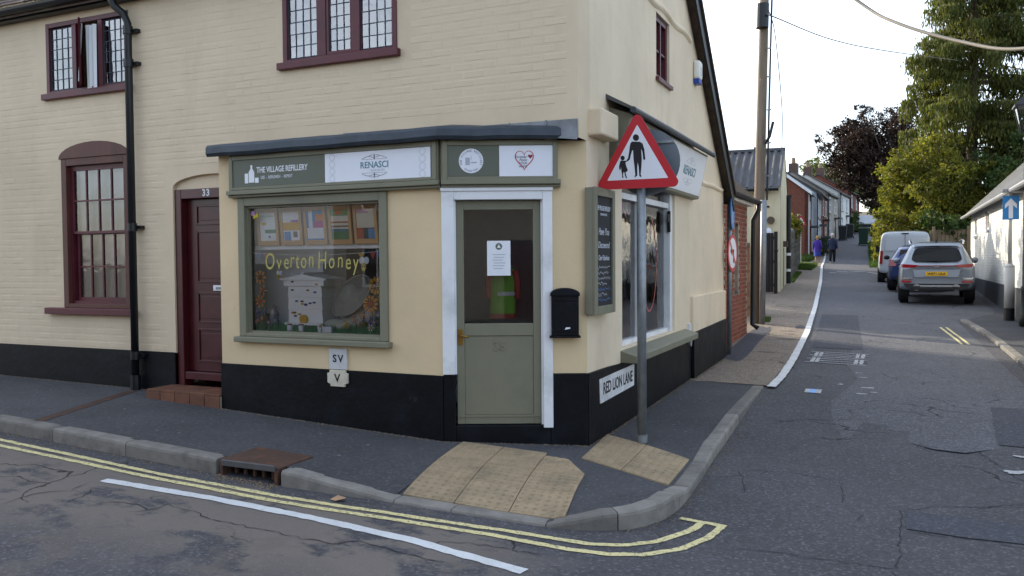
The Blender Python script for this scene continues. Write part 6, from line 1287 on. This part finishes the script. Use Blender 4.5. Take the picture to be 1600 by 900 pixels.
sv_ = thing('parked_car', 'silver grey estate style car with roof rails parked against the white cottage', 'car', (1.06, 24.9, H(1.0, 26.3)-.0), R(-1.5)); zc_ = H(1.2, 26.3)
sv_.rotation_euler = (R(1.4), 0, R(-1.5))
car_body(sv_, [(.03,.70,.44,.86,.62,.90),(.0,.84,.38,.96,.74,1.02),(.10,.905,.33,1.02,.77,1.09),(.20,.92,.31,1.035,.745,1.24),(.36,.925,.30,1.035,.70,1.46),(.52,.925,.30,1.035,.665,1.585),(.9,.925,.30,1.03,.655,1.625),(1.8,.925,.30,1.02,.655,1.64),(2.5,.925,.30,1.01,.645,1.60),(3.2,.92,.30,1.0,.70,1.10),(4.0,.90,.32,.95,.70,.99),(4.38,.80,.36,.8,.6,.84),(4.45,.6,.4,.7,.5,.74)], M['silver'])
OFF = {}
def pad(root, nm, mt, pts, th, bev=.004):                # thin shaped panel facing -Y (outline x, z with y per point)
    n_ = len(pts); pts = [(x, y-OFF.get(root.name, 0), z) for x, y, z in pts]; m_ = MB().add([(x, y-th, z) for x, y, z in pts]+[(x, y+.05, z) for x, y, z in pts], [tuple(range(n_)), tuple(range(2*n_-1, n_-1, -1))]+[(i, n_+i, n_+(i+1) % n_, (i+1) % n_) for i in range(n_)])
    return local(m_.build(nm, M[mt], bevel=bev), root)
yb_ = lambda z: float(np.interp(z, [.9,1.02,1.09,1.24,1.46,1.585], [.0,.0,.08,.20,.36,.50]))-.04
pad(sv_, 'rear_window', 'cabglass', [(x, yb_(z)+.03*(abs(x)/.6)**2, z) for x, z in ((-.60,1.19),(-.50,1.135),(0,1.12),(.50,1.135),(.60,1.19),(.585,1.27),(.535,1.42),(.46,1.475),(0,1.49),(-.46,1.475),(-.535,1.42),(-.585,1.27))], .02)
OFF[sv_.name] = .035
pad(sv_, 'rear_spoiler', 'silver', [(-.58,.50,1.60),(-.54,.42,1.53),(0,.40,1.54),(.54,.42,1.53),(.58,.50,1.60)], .03, .01)
for s_ in (-1, 1):
    pad(sv_, 'tail_light', 'taillight', [(s_*.87,.135,1.045),(s_*.83,.09,.955),(s_*.5,.035,.965),(s_*.44,.03,1.03),(s_*.80,.09,1.055)], .02)
    pad(sv_, 'rear_reflector', 'taillight', [(s_*.85,.075,.62),(s_*.84,.06,.555),(s_*.6,.02,.565),(s_*.6,.025,.61)], .02); pad(sv_, 'bumper_lamp', 'chrome', [(s_*.86,.08,.705),(s_*.85,.07,.645),(s_*.58,.02,.65),(s_*.60,.02,.69)], .012)
    local(MB().lathe((s_*.47,-.02,.435), [(.09,0),(.09,.06),(.07,.06)], 14, (0,1,0)).build('exhaust_tip', M['chrome']), sv_)
    local(MB().tube([(s_*.64,.62,1.575),(s_*.665,.8,1.66),(s_*.655,1.6,1.69),(s_*.64,2.4,1.655),(s_*.62,2.55,1.60)], .022, 8).build('roof_rail', M['chrome'], smooth=True), sv_)
    for a, b in ((.75,1.35),(1.42,2.0),(2.06,2.75)):
        f0 = lambda y, t_: (s_*(.935-(.935-.672)*t_), y, 1.055+.50*t_ if y < 2.6 else 1.055+.42*t_); local(MB().quad(f0(a,.05), f0(b,.05), f0(b-.05 if b < 2.5 else b-.35,.93), f0(a+.06,.93)).build('side_window', M['cabglass']), sv_)
    local(MB().ball((s_*1.02,2.65,1.08), .11, 10, (1,.7,.8)).build('wing_mirror', M['silver'], smooth=True), sv_)
    local(MB().box(s_*.935-.012, s_*.935+.012, 1.25, 1.43, .93, .96).build('door_handle', M['chrome']), sv_)
pad(sv_, 'light_strip', 'taillight', [(-.46,.02,.995),(.46,.02,.995),(.46,.02,1.015),(-.46,.02,1.015)], .022); pad(sv_, 'number_plate', 'plate', [(-.26,.02,.74),(.26,.02,.74),(.26,.03,.85),(-.26,.03,.85)], .03)
me = text_mesh('WE71 ULA', .09, ext=.001, bold=.001); me.materials.clear(); me.materials.append(M['ink']); me.transform(Matrix.Translation((0,-.048,.795)) @ Matrix.Rotation(R(90),4,'X') @ Matrix.Diagonal((1.02,1,1,1))); o = bpy.data.objects.new('plate_lettering', me); link(o); local(o, sv_)
pad(sv_, 'tailgate_recess', 'silver', [(-.52,.03,.70),(.52,.03,.70),(.57,.05,.90),(-.57,.05,.90)], .008); pad(sv_, 'badge', 'chrome', [(.07*math.cos(a),.03,1.0+.032*math.sin(a)) for a in np.linspace(0,5.9,14)], .025, 0)
pad(sv_, 'bumper_skirt', 'carblack', [(-.80,.05,.53),(-.70,.02,.40),(-.5,.02,.365),(.5,.02,.365),(.70,.02,.40),(.80,.05,.53)], .02); pad(sv_, 'skid_plate', 'chrome', [(-.40,.01,.49),(-.38,.01,.44),(.38,.01,.44),(.40,.01,.49)], .022)
wheels(sv_, (.86, 3.53), .83, .345, 'chrome'); local(MB().lathe((0,.75,1.625), [(.03,0),(.01,.07)], 8).build('aerial', M['carblack']), sv_)
bc = thing('parked_car', 'small blue car parked between the silver car and the white van', 'car', (.72, 29.9, H(.7, 31.5)), R(-1.5)); bc.rotation_euler = (R(1.6), 0, R(-1.5))
car_body(bc, [(.02,.66,.42,.78,.6,.84),(0,.80,.36,.88,.68,.94),(.12,.86,.30,.95,.70,1.05),(.35,.87,.28,.95,.62,1.33),(.7,.87,.28,.95,.58,1.44),(1.5,.87,.28,.94,.58,1.47),(2.1,.87,.28,.93,.57,1.42),(2.8,.86,.28,.92,.62,1.0),(3.5,.84,.30,.86,.62,.9),(3.85,.7,.36,.72,.5,.76)], M['carblue'])
for s_ in (-1, 1):
    OFF[bc.name] = .03; pad(bc, 'tail_light', 'taillight', [(s_*.84,.13,1.02),(s_*.83,.09,.80),(s_*.62,.03,.80),(s_*.62,.06,.98)], .025)
    for a, b in ((.6,1.2),(1.28,2.3)): f0 = lambda y, t_: (s_*(.872-(.872-.59)*t_), y, .975+.42*t_); local(MB().quad(f0(a,.05), f0(b,.05), f0(b-.25,.93), f0(a+.1,.93)).build('side_window', M['cabglass']), bc)
    local(MB().ball((s_*.97,2.2,1.02), .1, 10, (1,.7,.8)).build('wing_mirror', M['carblack'], smooth=True), bc)
pad(bc, 'rear_window', 'cabglass', [(-.56,.19,1.06),(.56,.19,1.06),(.5,.40,1.33),(-.5,.40,1.33)], .02); pad(bc, 'number_plate', 'plate', [(-.26,.02,.62),(.26,.02,.62),(.26,.02,.73),(-.26,.02,.73)], .03); pad(bc, 'bumper_skirt', 'carblack', [(-.7,.03,.48),(-.6,.02,.34),(.6,.02,.34),(.7,.03,.48)], .02)
wheels(bc, (.72, 3.1), .79, .31)
vn = thing('parked_van', 'white panel van parked beyond the blue car under the bushes', 'van', (.42, 34.9, H(.4, 36.5)-.12), R(0)); vn.rotation_euler = (R(1.7), 0, R(-1))
car_body(vn, [(.0,.85,.45,1.1,.80,1.95),(.03,.92,.42,1.12,.84,2.0),(.3,.95,.40,1.15,1*.84,2.0),(2.8,.95,.40,1.15,.84,2.05),(3.3,.95,.40,1.15,.80,1.98),(4.1,.95,.40,1.12,.74,1.25),(4.8,.9,.42,1.0,.7,1.1),(5.0,.75,.5,.9,.6,.95)], M['carwhite'])
OFF[vn.name] = .02; pad(vn, 'door_seam', 'carblack', [(-.008,-.005,.5),(.008,-.005,.5),(.008,.03,1.95),(-.008,.03,1.95)], .012, 0); pad(vn, 'brake_light', 'carblack', [(-.12,.02,1.93),(.12,.02,1.93),(.12,.02,1.97),(-.12,.02,1.97)], .03)
for s_ in (-1, 1):
    pad(vn, 'tail_light', 'taillight', [(s_*.86,.03,1.3),(s_*.88,.03,.8),(s_*.78,.02,.8),(s_*.76,.02,1.3)], .02); pad(vn, 'rear_door_panel', 'carwhite', [(s_*.10,.0,1.3),(s_*.70,.0,1.3),(s_*.66,.02,1.75),(s_*.12,.02,1.75)], .008)
    f0 = lambda y, t_: (s_*(.955-.12*t_), y, 1.17+.6*t_); local(MB().quad(f0(3.0,.05), f0(4.0,.05), f0(3.6,.9), f0(3.0,.9)).build('side_window', M['cabglass']), vn); local(MB().box(s_*1.08-.08, s_*1.08+.08, 3.75, 3.85, 1.15, 1.45).build('wing_mirror', M['carblack'], bevel=.02), vn)
wheels(vn, (.9, 4.0), .86, .34)
lo = thing('parked_lorry', 'white box lorry facing down the lane at the far bend', 'lorry', (-2.45, 91, H(-2.4, 91)), 0); 
local(MB().box(-1.05,1.05,.9,5.2,.7,1.75).build('cargo_box', M['carwhite'], bevel=.05), lo); local(MB().pr(lambda u, v, d: (d, u, v), [(0,.45),(1.4,.45),(1.4,1.75),(.55,1.75),(.12,1.1),(0,.95)], -1.0, 1.0).build('cab', M['carwhite'], bevel=.06), lo); local(MB().quad((-.88,.115,1.08),(.88,.115,1.08),(.8,.5,1.66),(-.8,.5,1.66)).build('windscreen', M['cabglass']), lo); local(MB().box(-.7,.7,-.03,.02,.55,.85).build('grille', M['carblack']), lo); local(MB().box(-1.0,1.0,-.02,.3,.35,.5).build('bumper', M['carblack']), lo)
lo.children[1].location.y = -.02
for s_ in (-1, 1): local(MB().box(s_*.85-.13,s_*.85+.13,-.035,.02,.68,.86).build('headlight', M['chrome']), lo)
wheels(lo, (.8, 4.2), .88, .4); 
wr = thing('far_car', 'dark red car tail beside the white lorry', 'car', (-.75, 93, H(-.7, 93))); car_body(wr, [(.02,.66,.42,.78,.6,.84),(.12,.86,.30,.95,.70,1.05),(.7,.87,.28,.95,.58,1.44),(2.1,.87,.28,.93,.57,1.42),(3.5,.84,.30,.86,.62,.9),(3.85,.7,.36,.72,.5,.76)], carpaint('dark_red_car', '#5a1418')); wheels(wr, (.7,3.1), .79, .31)
for s_ in (-1, 1): pad(wr, 'tail_light', 'taillight', [(s_*.84,.1,1.02),(s_*.83,.05,.80),(s_*.62,.0,.80),(s_*.62,.0,.98)], .025)
# wheelie bins
M['bingreen'] = mat('bin_green', '#1f3a2c', .5, var=.1); M['bindark'] = mat('bin_dark', '#24292b', .5, var=.1)
def wbin(x, y, lab, mt='bingreen', sc_=1.):
    z = H(x, y)-.02; t_ = thing('wheelie_bin', lab, 'bin', (x, y, z), group='wheelie bins up the lane'); f = lambda w, d, h: [(x+sx*w*sc_, y+sy*d*sc_, z+h*sc_) for sx, sy in ((-1,-1),(1,-1),(1,1),(-1,1))]
    MB().add(f(.22,.26,.06)+f(.29,.36,1.0), [(3,2,1,0),(4,5,6,7),(0,1,5,4),(1,2,6,5),(2,3,7,6),(3,0,4,7)]).build('body', M[mt], t_, bevel=.02); MB().add(f(.31,.39,1.0)+f(.26,.33,1.1), [(3,2,1,0),(4,5,6,7),(0,1,5,4),(1,2,6,5),(2,3,7,6),(3,0,4,7)]).build('lid', M[mt], t_, bevel=.02)
    for s_ in (-1, 1): MB().lathe((x+s_*.26*sc_,y+.28*sc_,z+.1*sc_), [(.1*sc_,-.03),(.1*sc_,.03)], 12, (1,0,0)).build('wheel', M['rubber'], t_)
wbin(-2.2, 74.2, 'green wheelie bin standing out in the road at the right', 'bingreen', 1.35); wbin(-1.35, 79, 'dark wheelie bin against the right hand hedge', 'bindark', 1.25)
wbin(-4.3, 63.2, 'dark wheelie bin nearest the pale blue house', 'bindark', 1.1); wbin(-4.25, 64.6, 'green wheelie bin second from the pale blue house', 'bingreen', 1.1); wbin(-4.05, 79.5, 'left dark bin outside the grey rendered house', 'bindark', 1.2); wbin(-3.6, 82.5, 'right dark bin outside the white rendered house', 'bindark', 1.2)
# ================================================================ PEOPLE
M['skin'] = mat('skin', '#b08468', .6, var=.05); M['navy'] = mat('navy_coat', '#1b2740', .85, var=.15, bmp=.3, bscale=20); M['blktrouser'] = mat('black_trousers', '#15161b', .85, var=.1); M['purple'] = mat('purple_coat', '#3f2a86', .85, var=.15, bmp=.3, bscale=20); M['skirt'] = mat('blue_skirt', '#2c3a8c', .85, var=.12); M['shoe'] = mat('pale_shoe', '#c9c6bd', .6); M['whitehair'] = mat('white_hair', '#c8c4bc', .9); M['fair'] = mat('fair_hair', '#b08a52', .9)
def person(lab, x, y, h, coat, coat_to, legs_mt, hair, skirt=None, stride=.16, arm=.1):
    z0 = H(x, y); t_ = thing('person', lab, 'person', (x, y, z0)); s = h/1.75
    J = {'pel':(0,0,.93),'sp':(0,-.01,1.15),'ch':(0,.01,1.34),'nk':(0,.0,1.48),'hd0':(0,.01,1.55),'hd':(0,.025,1.66)}
    E = [('pel','sp'),('sp','ch'),('ch','nk'),('nk','hd0'),('hd0','hd')]; RR = {'pel':.15,'sp':.135,'ch':.15,'nk':.055,'hd0':.075,'hd':.095}
    for sd_, k in ((-1,'l'),(1,'r')):
        f_ = stride*sd_
        J.update({k+'hip':(sd_*.09,0,.88),k+'kn':(sd_*.10,f_*.6+.04,.49),k+'an':(sd_*.10,f_-.03,.09),k+'to':(sd_*.11,f_+.14,.04),k+'sh':(sd_*.18,0,1.40),k+'el':(sd_*.24,-f_*.4*arm*4-.04,1.12),k+'wr':(sd_*.25,-f_*.9*arm*4+.03,.88),k+'pa':(sd_*.25,-f_*arm*4+.05,.80)})
        RR.update({k+'hip':.095,k+'kn':.058,k+'an':.042,k+'to':.036,k+'sh':.068,k+'el':.045,k+'wr':.03,k+'pa':.033}); E += [('pel',k+'hip'),(k+'hip',k+'kn'),(k+'kn',k+'an'),(k+'an',k+'to'),('ch',k+'sh'),(k+'sh',k+'el'),(k+'el',k+'wr'),(k+'wr',k+'pa')]
        px_, py_, pz_ = J[k+'pa']
        for q_, (dy, ln) in enumerate(((-.022,.07),(-.008,.08),(.008,.076),(.022,.062))): J[k+'f%d' % q_] = (px_-sd_*.004, py_+dy*1.2, pz_-.045); J[k+'g%d' % q_] = (px_-sd_*.02, py_+dy*1.3, pz_-.045-ln*.7); RR[k+'f%d' % q_] = .009; RR[k+'g%d' % q_] = .007; E += [(k+'pa',k+'f%d' % q_),(k+'f%d' % q_,k+'g%d' % q_)]
        J[k+'th'] = (px_-sd_*.01, py_+.045, pz_-.03); RR[k+'th'] = .010; E.append((k+'pa',k+'th'))
    names = list(J); idx = {n_: i for i, n_ in enumerate(names)}; me = bpy.data.meshes.new('body'); me.from_pydata([tuple(c*s for c in J[n_]) for n_ in names], [(idx[a], idx[b]) for a, b in E], []); me.materials.append(M['skin'])
    o = bpy.data.objects.new('body', me); link(o); local(o, t_); md = o.modifiers.new('skin', 'SKIN'); md.use_smooth_shade = True
    lay = me.skin_vertices[0].data if me.skin_vertices else None
    if lay is None:
        a = me.attributes.new('skin', 'FLOAT', 'POINT')
    else:
        for n_ in names: lay[idx[n_]].radius = (RR[n_]*s, RR[n_]*s*(.8 if n_ in ('pel','sp','ch') else 1)); lay[idx[n_]].use_root = (n_ == 'pel')
    sb = o.modifiers.new('sub', 'SUBSURF'); sb.levels = 1; sb.render_levels = 1
    def rings(rows, mt, nm, n_=18):
        m_ = MB(); vs = []
        for (cx_, cy_, z, rx_, ry_) in rows:
            for k in range(n_): a = 2*math.pi*k/n_; w = 1+.03*math.sin(5*a+z*7); vs.append((s*(cx_+rx_*w*math.cos(a)), s*(cy_+ry_*w*math.sin(a)), s*z))
        m_.add(vs, [(i*n_+k, i*n_+(k+1) % n_, (i+1)*n_+(k+1) % n_, (i+1)*n_+k) for i in range(len(rows)-1) for k in range(n_)]); return local(m_.build(nm, M[mt], smooth=True), t_)
    rings([(0,0,coat_to,.235,.185),(0,0,coat_to+.15,.225,.18),(0,0,1.1,.205,.165),(0,0,1.3,.225,.17),(0,0,1.42,.20,.14),(0,0,1.49,.10,.09),(0,0,1.53,.07,.075)], coat, 'coat')
    for sd_, k in ((-1,'l'),(1,'r')):
        A_, B_, C_ = (Vector(J[k+q_])*s for q_ in ('sh','el','wr')); local(MB().tube([A_+Vector((-.02*sd_,0,.02)), A_+(B_-A_)*.4, B_, C_], [.085*s,.08*s,.066*s,.052*s], 12).build('sleeve', M[coat], smooth=True), t_)
        hp, kn_, an = (Vector(J[k+q_])*s for q_ in ('hip','kn','an'))
        if not skirt: local(MB().tube([hp+Vector((0,0,.06)), kn_, an+Vector((0,0,-.02))], [.115*s,.085*s,.065*s], 12).build('trouser_leg', M[legs_mt], smooth=True), t_)
        to = Vector(J[k+'to'])*s; local(MB().tube([an+Vector((0,-.05,-.04)), an+Vector((0,.03,-.03)), to+Vector((0,.02,0))], [.045*s,.055*s,.04*s], 10).build('shoe', M['shoe' if hair == 'whitehair' else 'skin'], smooth=True), t_)
    if skirt: rings([(0,0,.42,.23,.21),(0,0,.6,.225,.2),(0,0,.95,.19,.16)], skirt, 'skirt')
    local(MB().ball((0,.0*s,1.70*s), .112*s, 14, (.95,1.05,1.0)).build('hair', M[hair], smooth=True), t_)
    for sd_ in (-1, 1): local(MB().ball((sd_*.098*s,.03*s,1.645*s), .022*s, 8, (.5,1,1.4)).build('ear', M['skin'], smooth=True), t_)
    local(MB().ball((0,.125*s,1.64*s), .02*s, 8, (.8,1,1.3)).build('nose', M['skin'], smooth=True), t_)
    return t_
person('person in a purple coat and blue skirt walking up the lane inside the white line', -4.12, 53.2, 1.56, 'purple', .72, 'blktrouser', 'fair', 'skirt', .10)
person('white haired person in a navy coat and black trousers walking up the lane', -3.27, 53.0, 1.72, 'navy', .80, 'blktrouser', 'whitehair', None, .14, .16)
# ================================================================ VEGETATION
def leaves(name, P, size, mt, parent=None, up=.3, aspect=1.6, hang=None, kind=None):
    P = np.asarray(P, float); n_ = len(P); sz = size*RNG.uniform(.6, 1.35, n_)
    a = RNG.normal(size=(n_, 3)); a /= np.linalg.norm(a, axis=1)[:,None]
    if hang is not None: a = a*.38+np.array(hang); a /= np.linalg.norm(a, axis=1)[:,None]
    b = RNG.normal(size=(n_, 3)); b -= a*(a*b).sum(1)[:,None]; b /= np.linalg.norm(b, axis=1)[:,None]
    u = a*(sz*aspect)[:,None]/2; v = b*sz[:,None]/2
    V = np.stack([P-u, P+v*.9-u*.1, P+u, P-v*.9-u*.1], 1).reshape(-1, 3)
    me = bpy.data.meshes.new(name); me.vertices.add(4*n_); me.vertices.foreach_set('co', V.ravel().astype(np.float32)); me.loops.add(4*n_); me.loops.foreach_set('vertex_index', np.arange(4*n_, dtype=np.int32)); me.polygons.add(n_); me.polygons.foreach_set('loop_start', np.arange(0, 4*n_, 4, dtype=np.int32)); me.polygons.foreach_set('loop_total', np.full(n_, 4, dtype=np.int32)); me.update(calc_edges=True); me.validate(); me.materials.append(mt)
    o = bpy.data.objects.new(name, me); link(o)
    if parent is not None: attach(o, parent)
    if kind: o['kind'] = kind
    return o
M['bark'] = mat('bark', '#5c5045', .95, var=.35, scale=8, stretch=(1,1,.2), bmp=.7, bscale=18)
def deciduous(name, lab, base, trunk_h, clumps, leaf, n_per, mt, tr=.16, spread=.5, limbs=True, cat='tree'):
    t_ = thing(name, lab, cat, base); b = Vector(base); top = b+Vector((0,0,trunk_h)); m_ = MB()
    m_.tube([b-Vector((0,0,.3)), b+Vector((.03,0,trunk_h*.5)), top], [tr*1.25, tr, tr*.8], 10)
    if limbs:
        for (c, r_) in clumps:
            c = Vector(c); st_ = b+Vector((0,0,trunk_h*random.uniform(.55,1))); md = (st_+c)/2+Vector((random.uniform(-.3,.3),random.uniform(-.3,.3),random.uniform(-.1,.4)))
            m_.tube([st_, md, c], [tr*.5, tr*.3, tr*.08], 6)
            for q_ in range(3): m_.tube([md+(c-md)*random.random(), c+Vector(tuple(RNG.normal(size=3)*r_*.6))], [tr*.14, tr*.04], 5)
    m_.build('trunk', M['bark'], t_, smooth=True); P = []
    for (c, r_) in clumps:
        k = int(n_per*(r_/1.0)**2.2); d = RNG.normal(size=(k, 3)); d /= np.linalg.norm(d, axis=1)[:,None]; rad = r_*RNG.uniform(.25, 1.0, k)**.5
        tw = RNG.normal(size=(max(4, k//28), 3)); tw /= np.linalg.norm(tw, axis=1)[:,None]; tw *= r_*RNG.uniform(.5, 1.12, len(tw))[:,None]*np.array([1,1,.8])
        near_ = tw[RNG.integers(0, len(tw), k)]+RNG.normal(size=(k,3))*r_*.13; mixm = RNG.random(k) < .72
        P.append(np.array(c)+np.where(mixm[:,None], near_, d*rad[:,None]*np.array([1,1,.8])))
    leaves('crown', np.concatenate(P), leaf, mt, t_); return t_
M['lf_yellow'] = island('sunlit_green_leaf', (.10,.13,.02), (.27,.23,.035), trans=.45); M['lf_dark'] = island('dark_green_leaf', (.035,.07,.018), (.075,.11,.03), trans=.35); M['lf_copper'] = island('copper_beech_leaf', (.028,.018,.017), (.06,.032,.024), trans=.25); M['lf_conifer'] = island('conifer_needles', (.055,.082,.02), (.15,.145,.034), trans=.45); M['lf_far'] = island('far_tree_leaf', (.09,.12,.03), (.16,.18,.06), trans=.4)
def clumpset(n_, cx_, cy_, cz_, rx_, ry_, rz_, r0_, r1_, seed):
    g = np.random.default_rng(seed); out_ = []
    for i in range(n_):
        d = g.normal(size=3); d /= np.linalg.norm(d); q_ = g.uniform(.25, 1)**.45; out_.append(((cx_+d[0]*rx_*q_, cy_+d[1]*ry_*q_, cz_+d[2]*rz_*q_), g.uniform(r0_, r1_)))
    return out_
# tall conifer with drooping sprays
cf = thing('conifer_tree', 'very tall conifer with drooping branches rising behind the cottage', 'tree', (3.15, 42, .95)); m_ = MB(); P = []; HT = 19.0
m_.tube([(3.15,42,.6),(3.13,42,6),(3.18,42,12),(3.2,42,20)], [.30,.24,.17,.04], 12)
g = np.random.default_rng(4)
for i in range(230):
    z = 3.4+(HT-3.4)*(i/230)**1.0; az = g.uniform(0, 6.283); ln = (3.5*(1-(z-3)/26)+.35)*g.uniform(.7,1.15)
    st_ = Vector((3.15,42,z)); dr = Vector((math.cos(az), math.sin(az), 0)); pts = [st_+dr*ln*t_+Vector((0,0,.25*t_-.95*t_*t_+ .35*t_**4))*(ln/2.6) for t_ in np.linspace(0,1,7)]
    m_.tube(pts, [.05,.045,.04,.03,.025,.018,.01], 5)
    k = int(210*ln); tt = g.uniform(.12,1,k)**.75
    for t_ in tt:
        j = min(5, int(t_*6)); p = pts[j]+(pts[j+1]-pts[j])*(t_*6-j); side = Vector((-dr.y, dr.x, 0))*g.normal()*.30*(1.15-t_*.6); P.append(tuple(p+side+Vector((0,0,-abs(g.normal())*.34+.04))))
m_.tube([(3.15,42,5.9),(4.2,41.8,6.1),(5.6,41.6,5.75)], [.08,.06,.03], 6)
m_.build('trunk', M['bark'], cf, smooth=True); P = np.array(P); leaves('crown', P, .062, M['lf_conifer'], cf, aspect=3.6, hang=(0,0,-.95))
# bushes and trees on the right of the lane
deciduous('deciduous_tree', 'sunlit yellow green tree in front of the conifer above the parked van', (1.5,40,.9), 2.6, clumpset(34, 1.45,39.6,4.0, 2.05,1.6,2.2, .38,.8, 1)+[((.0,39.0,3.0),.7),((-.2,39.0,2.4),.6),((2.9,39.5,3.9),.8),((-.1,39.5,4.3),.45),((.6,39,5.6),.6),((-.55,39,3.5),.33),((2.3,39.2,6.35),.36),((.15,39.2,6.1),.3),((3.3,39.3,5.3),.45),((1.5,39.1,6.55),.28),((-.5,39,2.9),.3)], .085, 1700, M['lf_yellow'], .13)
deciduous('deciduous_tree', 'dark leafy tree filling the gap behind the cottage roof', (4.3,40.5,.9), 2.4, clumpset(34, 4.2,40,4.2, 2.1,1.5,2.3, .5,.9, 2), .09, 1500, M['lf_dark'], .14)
deciduous('overhanging_shrub', 'dark shrub spilling over the fence towards the white van', (2.2,37.8,.8), 1.2, clumpset(14, 1.95,37.3,2.75, 1.1,.6,.75, .3,.55, 3), .10, 1000, M['lf_dark'], .06, cat='shrub')
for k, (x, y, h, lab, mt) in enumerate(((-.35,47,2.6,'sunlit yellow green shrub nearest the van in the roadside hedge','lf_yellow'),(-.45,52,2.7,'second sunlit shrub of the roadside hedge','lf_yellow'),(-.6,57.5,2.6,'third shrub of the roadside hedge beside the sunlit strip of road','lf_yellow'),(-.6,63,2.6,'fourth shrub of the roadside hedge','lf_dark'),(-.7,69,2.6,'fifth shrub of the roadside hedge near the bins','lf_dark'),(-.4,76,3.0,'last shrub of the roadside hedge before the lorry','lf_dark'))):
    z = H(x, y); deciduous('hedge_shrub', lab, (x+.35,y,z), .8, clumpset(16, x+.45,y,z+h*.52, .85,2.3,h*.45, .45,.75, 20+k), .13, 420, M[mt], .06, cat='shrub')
deciduous('copper_beech', 'dark purple copper beech leaning over the far lane', (-.2,66,2.1), 4.2, clumpset(52, -1.0,66,8.9, 3.0,2.4,3.5, .7,1.3, 5)+[((-4.6,66,9.6),.75),((-3.9,66,8.7),.8),((-3.0,66,11.3),.7),((-1.7,66,11.9),.8),((.6,66,12.0),.9),((-5.1,66,10.5),.45),((-4.2,66,10.9),.4),((-2.3,66,12.6),.4)], .11, 900, M['lf_copper'], .22)
deciduous('deciduous_tree', 'dark green tree closing the top of the lane behind the lorry', (-1.6,104,5.4), 3.5, clumpset(26, -1.2,104,9.2, 4.2,2.5,3.8, .9,1.6, 6), .22, 200, M['lf_dark'], .3)
deciduous('deciduous_tree', 'pale yellow green tree beyond the terrace roofs', (-8,108,5.5), 4.5, clumpset(26, -7.3,108,10.6, 3.0,2.5,3.4, .8,1.4, 7), .20, 200, M['lf_far'], .3)
deciduous('deciduous_tree', 'pale tree showing left of the copper beech above the roofs', (-5.0,112,6), 4, clumpset(22, -4.2,112,11.4, 2.6,2.4,3.0, .7,1.3, 8), .20, 190, M['lf_far'], .28)
deciduous('deciduous_tree', 'green tree behind the conifer at the right of the picture', (7.5,50,1.2), 3.5, clumpset(28, 7.5,50,6.6, 3.0,2.2,4.2, .7,1.2, 9), .16, 380, M['lf_dark'], .25)
deciduous('deciduous_tree', 'dark tree between the copper beech and the conifer', (1.6,60,1.7), 3, clumpset(24, 1.7,60,5.6, 2.0,2.0,3.3, .7,1.1, 10), .15, 420, M['lf_dark'], .2)
deciduous('garden_shrub', 'bright yellow green shrub above the stone wall', (-4.75,40.2,.9), 1.6, clumpset(12, -4.35,40,3.05, .45,.8,.5, .25,.45, 11), .085, 1500, M['lf_yellow'], .05, cat='shrub')
deciduous('garden_shrub', 'dark shrub at the foot of the pale blue house', (-4.55,60.2,1.6), .6, clumpset(9, -4.45,60,2.3, .4,.8,.6, .25,.45, 12), .09, 900, M['lf_dark'], .04, cat='shrub')
deciduous('garden_shrub', 'green bush at the end of the terrace beside the lorry', (-3.9,90,4.1), .6, clumpset(10, -3.75,89.5,5.2, .5,1.5,1.0, .4,.7, 13), .13, 500, M['lf_dark'], .05, cat='shrub')
# grass verges
def verge(lab, pts, n_, h):
    P = np.array(pts); c = []
    for i in range(n_):
        w = RNG.dirichlet(np.ones(len(P))*.6); q_ = (P*w[:,None]).sum(0); c.append(q_)
    m_ = MB()
    for x, y in c:
        z = H(x, y)-.01; hh = h*random.uniform(.5,1.3); a = random.random()*6.28; w = .012+.01*random.random(); lx_, ly_ = random.gauss(0,.3)*hh, random.gauss(0,.3)*hh
        m_.add([(x-w*math.cos(a),y-w*math.sin(a),z),(x+w*math.cos(a),y+w*math.sin(a),z),(x+lx_,y+ly_,z+hh)], [(0,1,2)])
    return tag(m_.build('grass', M['grass']), lab, 'grass', kind='stuff')
verge('grass tuft at the foot of the stone wall beside the footway', [(-4.3,43.5),(-3.65,43.5),(-3.75,48.5),(-4.9,48.5)], 5000, .22)
verge('grass in front of the red brick gable', [(-6.0,52.8),(-4.6,53.5),(-4.5,57),(-6.2,57)], 4500, .3)
verge('weeds beside the stone wall and black post', [(-4.1,33.6),(-3.45,33.6),(-3.85,41),(-4.3,41)], 3000, .10)
verge('grass under the right hand hedge', [(-1.1,48),(-.3,48),(-.9,76),(-1.9,76)], 6000, .25)
verge('moss and weeds at the foot of the brick outbuilding', [(-2.85,18.9),(-2.45,18.9),(-2.55,20),(-2.85,20)], 900, .05)

for k, (x, y) in enumerate(((-11.5,37.5),(-12,31.5),(-10.5,25.6))):  # unseen trees added to block sun streaks across the lane
    deciduous('lane_shade_tree', ('farthest', 'middle', 'nearest')[k]+' unseen leafy tree added to keep sun off the lane', (x,y,.8), 3, clumpset(26, x,y,6.0, 2.6,2.6,2.8, .8,1.3, 30+k), .16, 300, M['lf_dark'], .2)
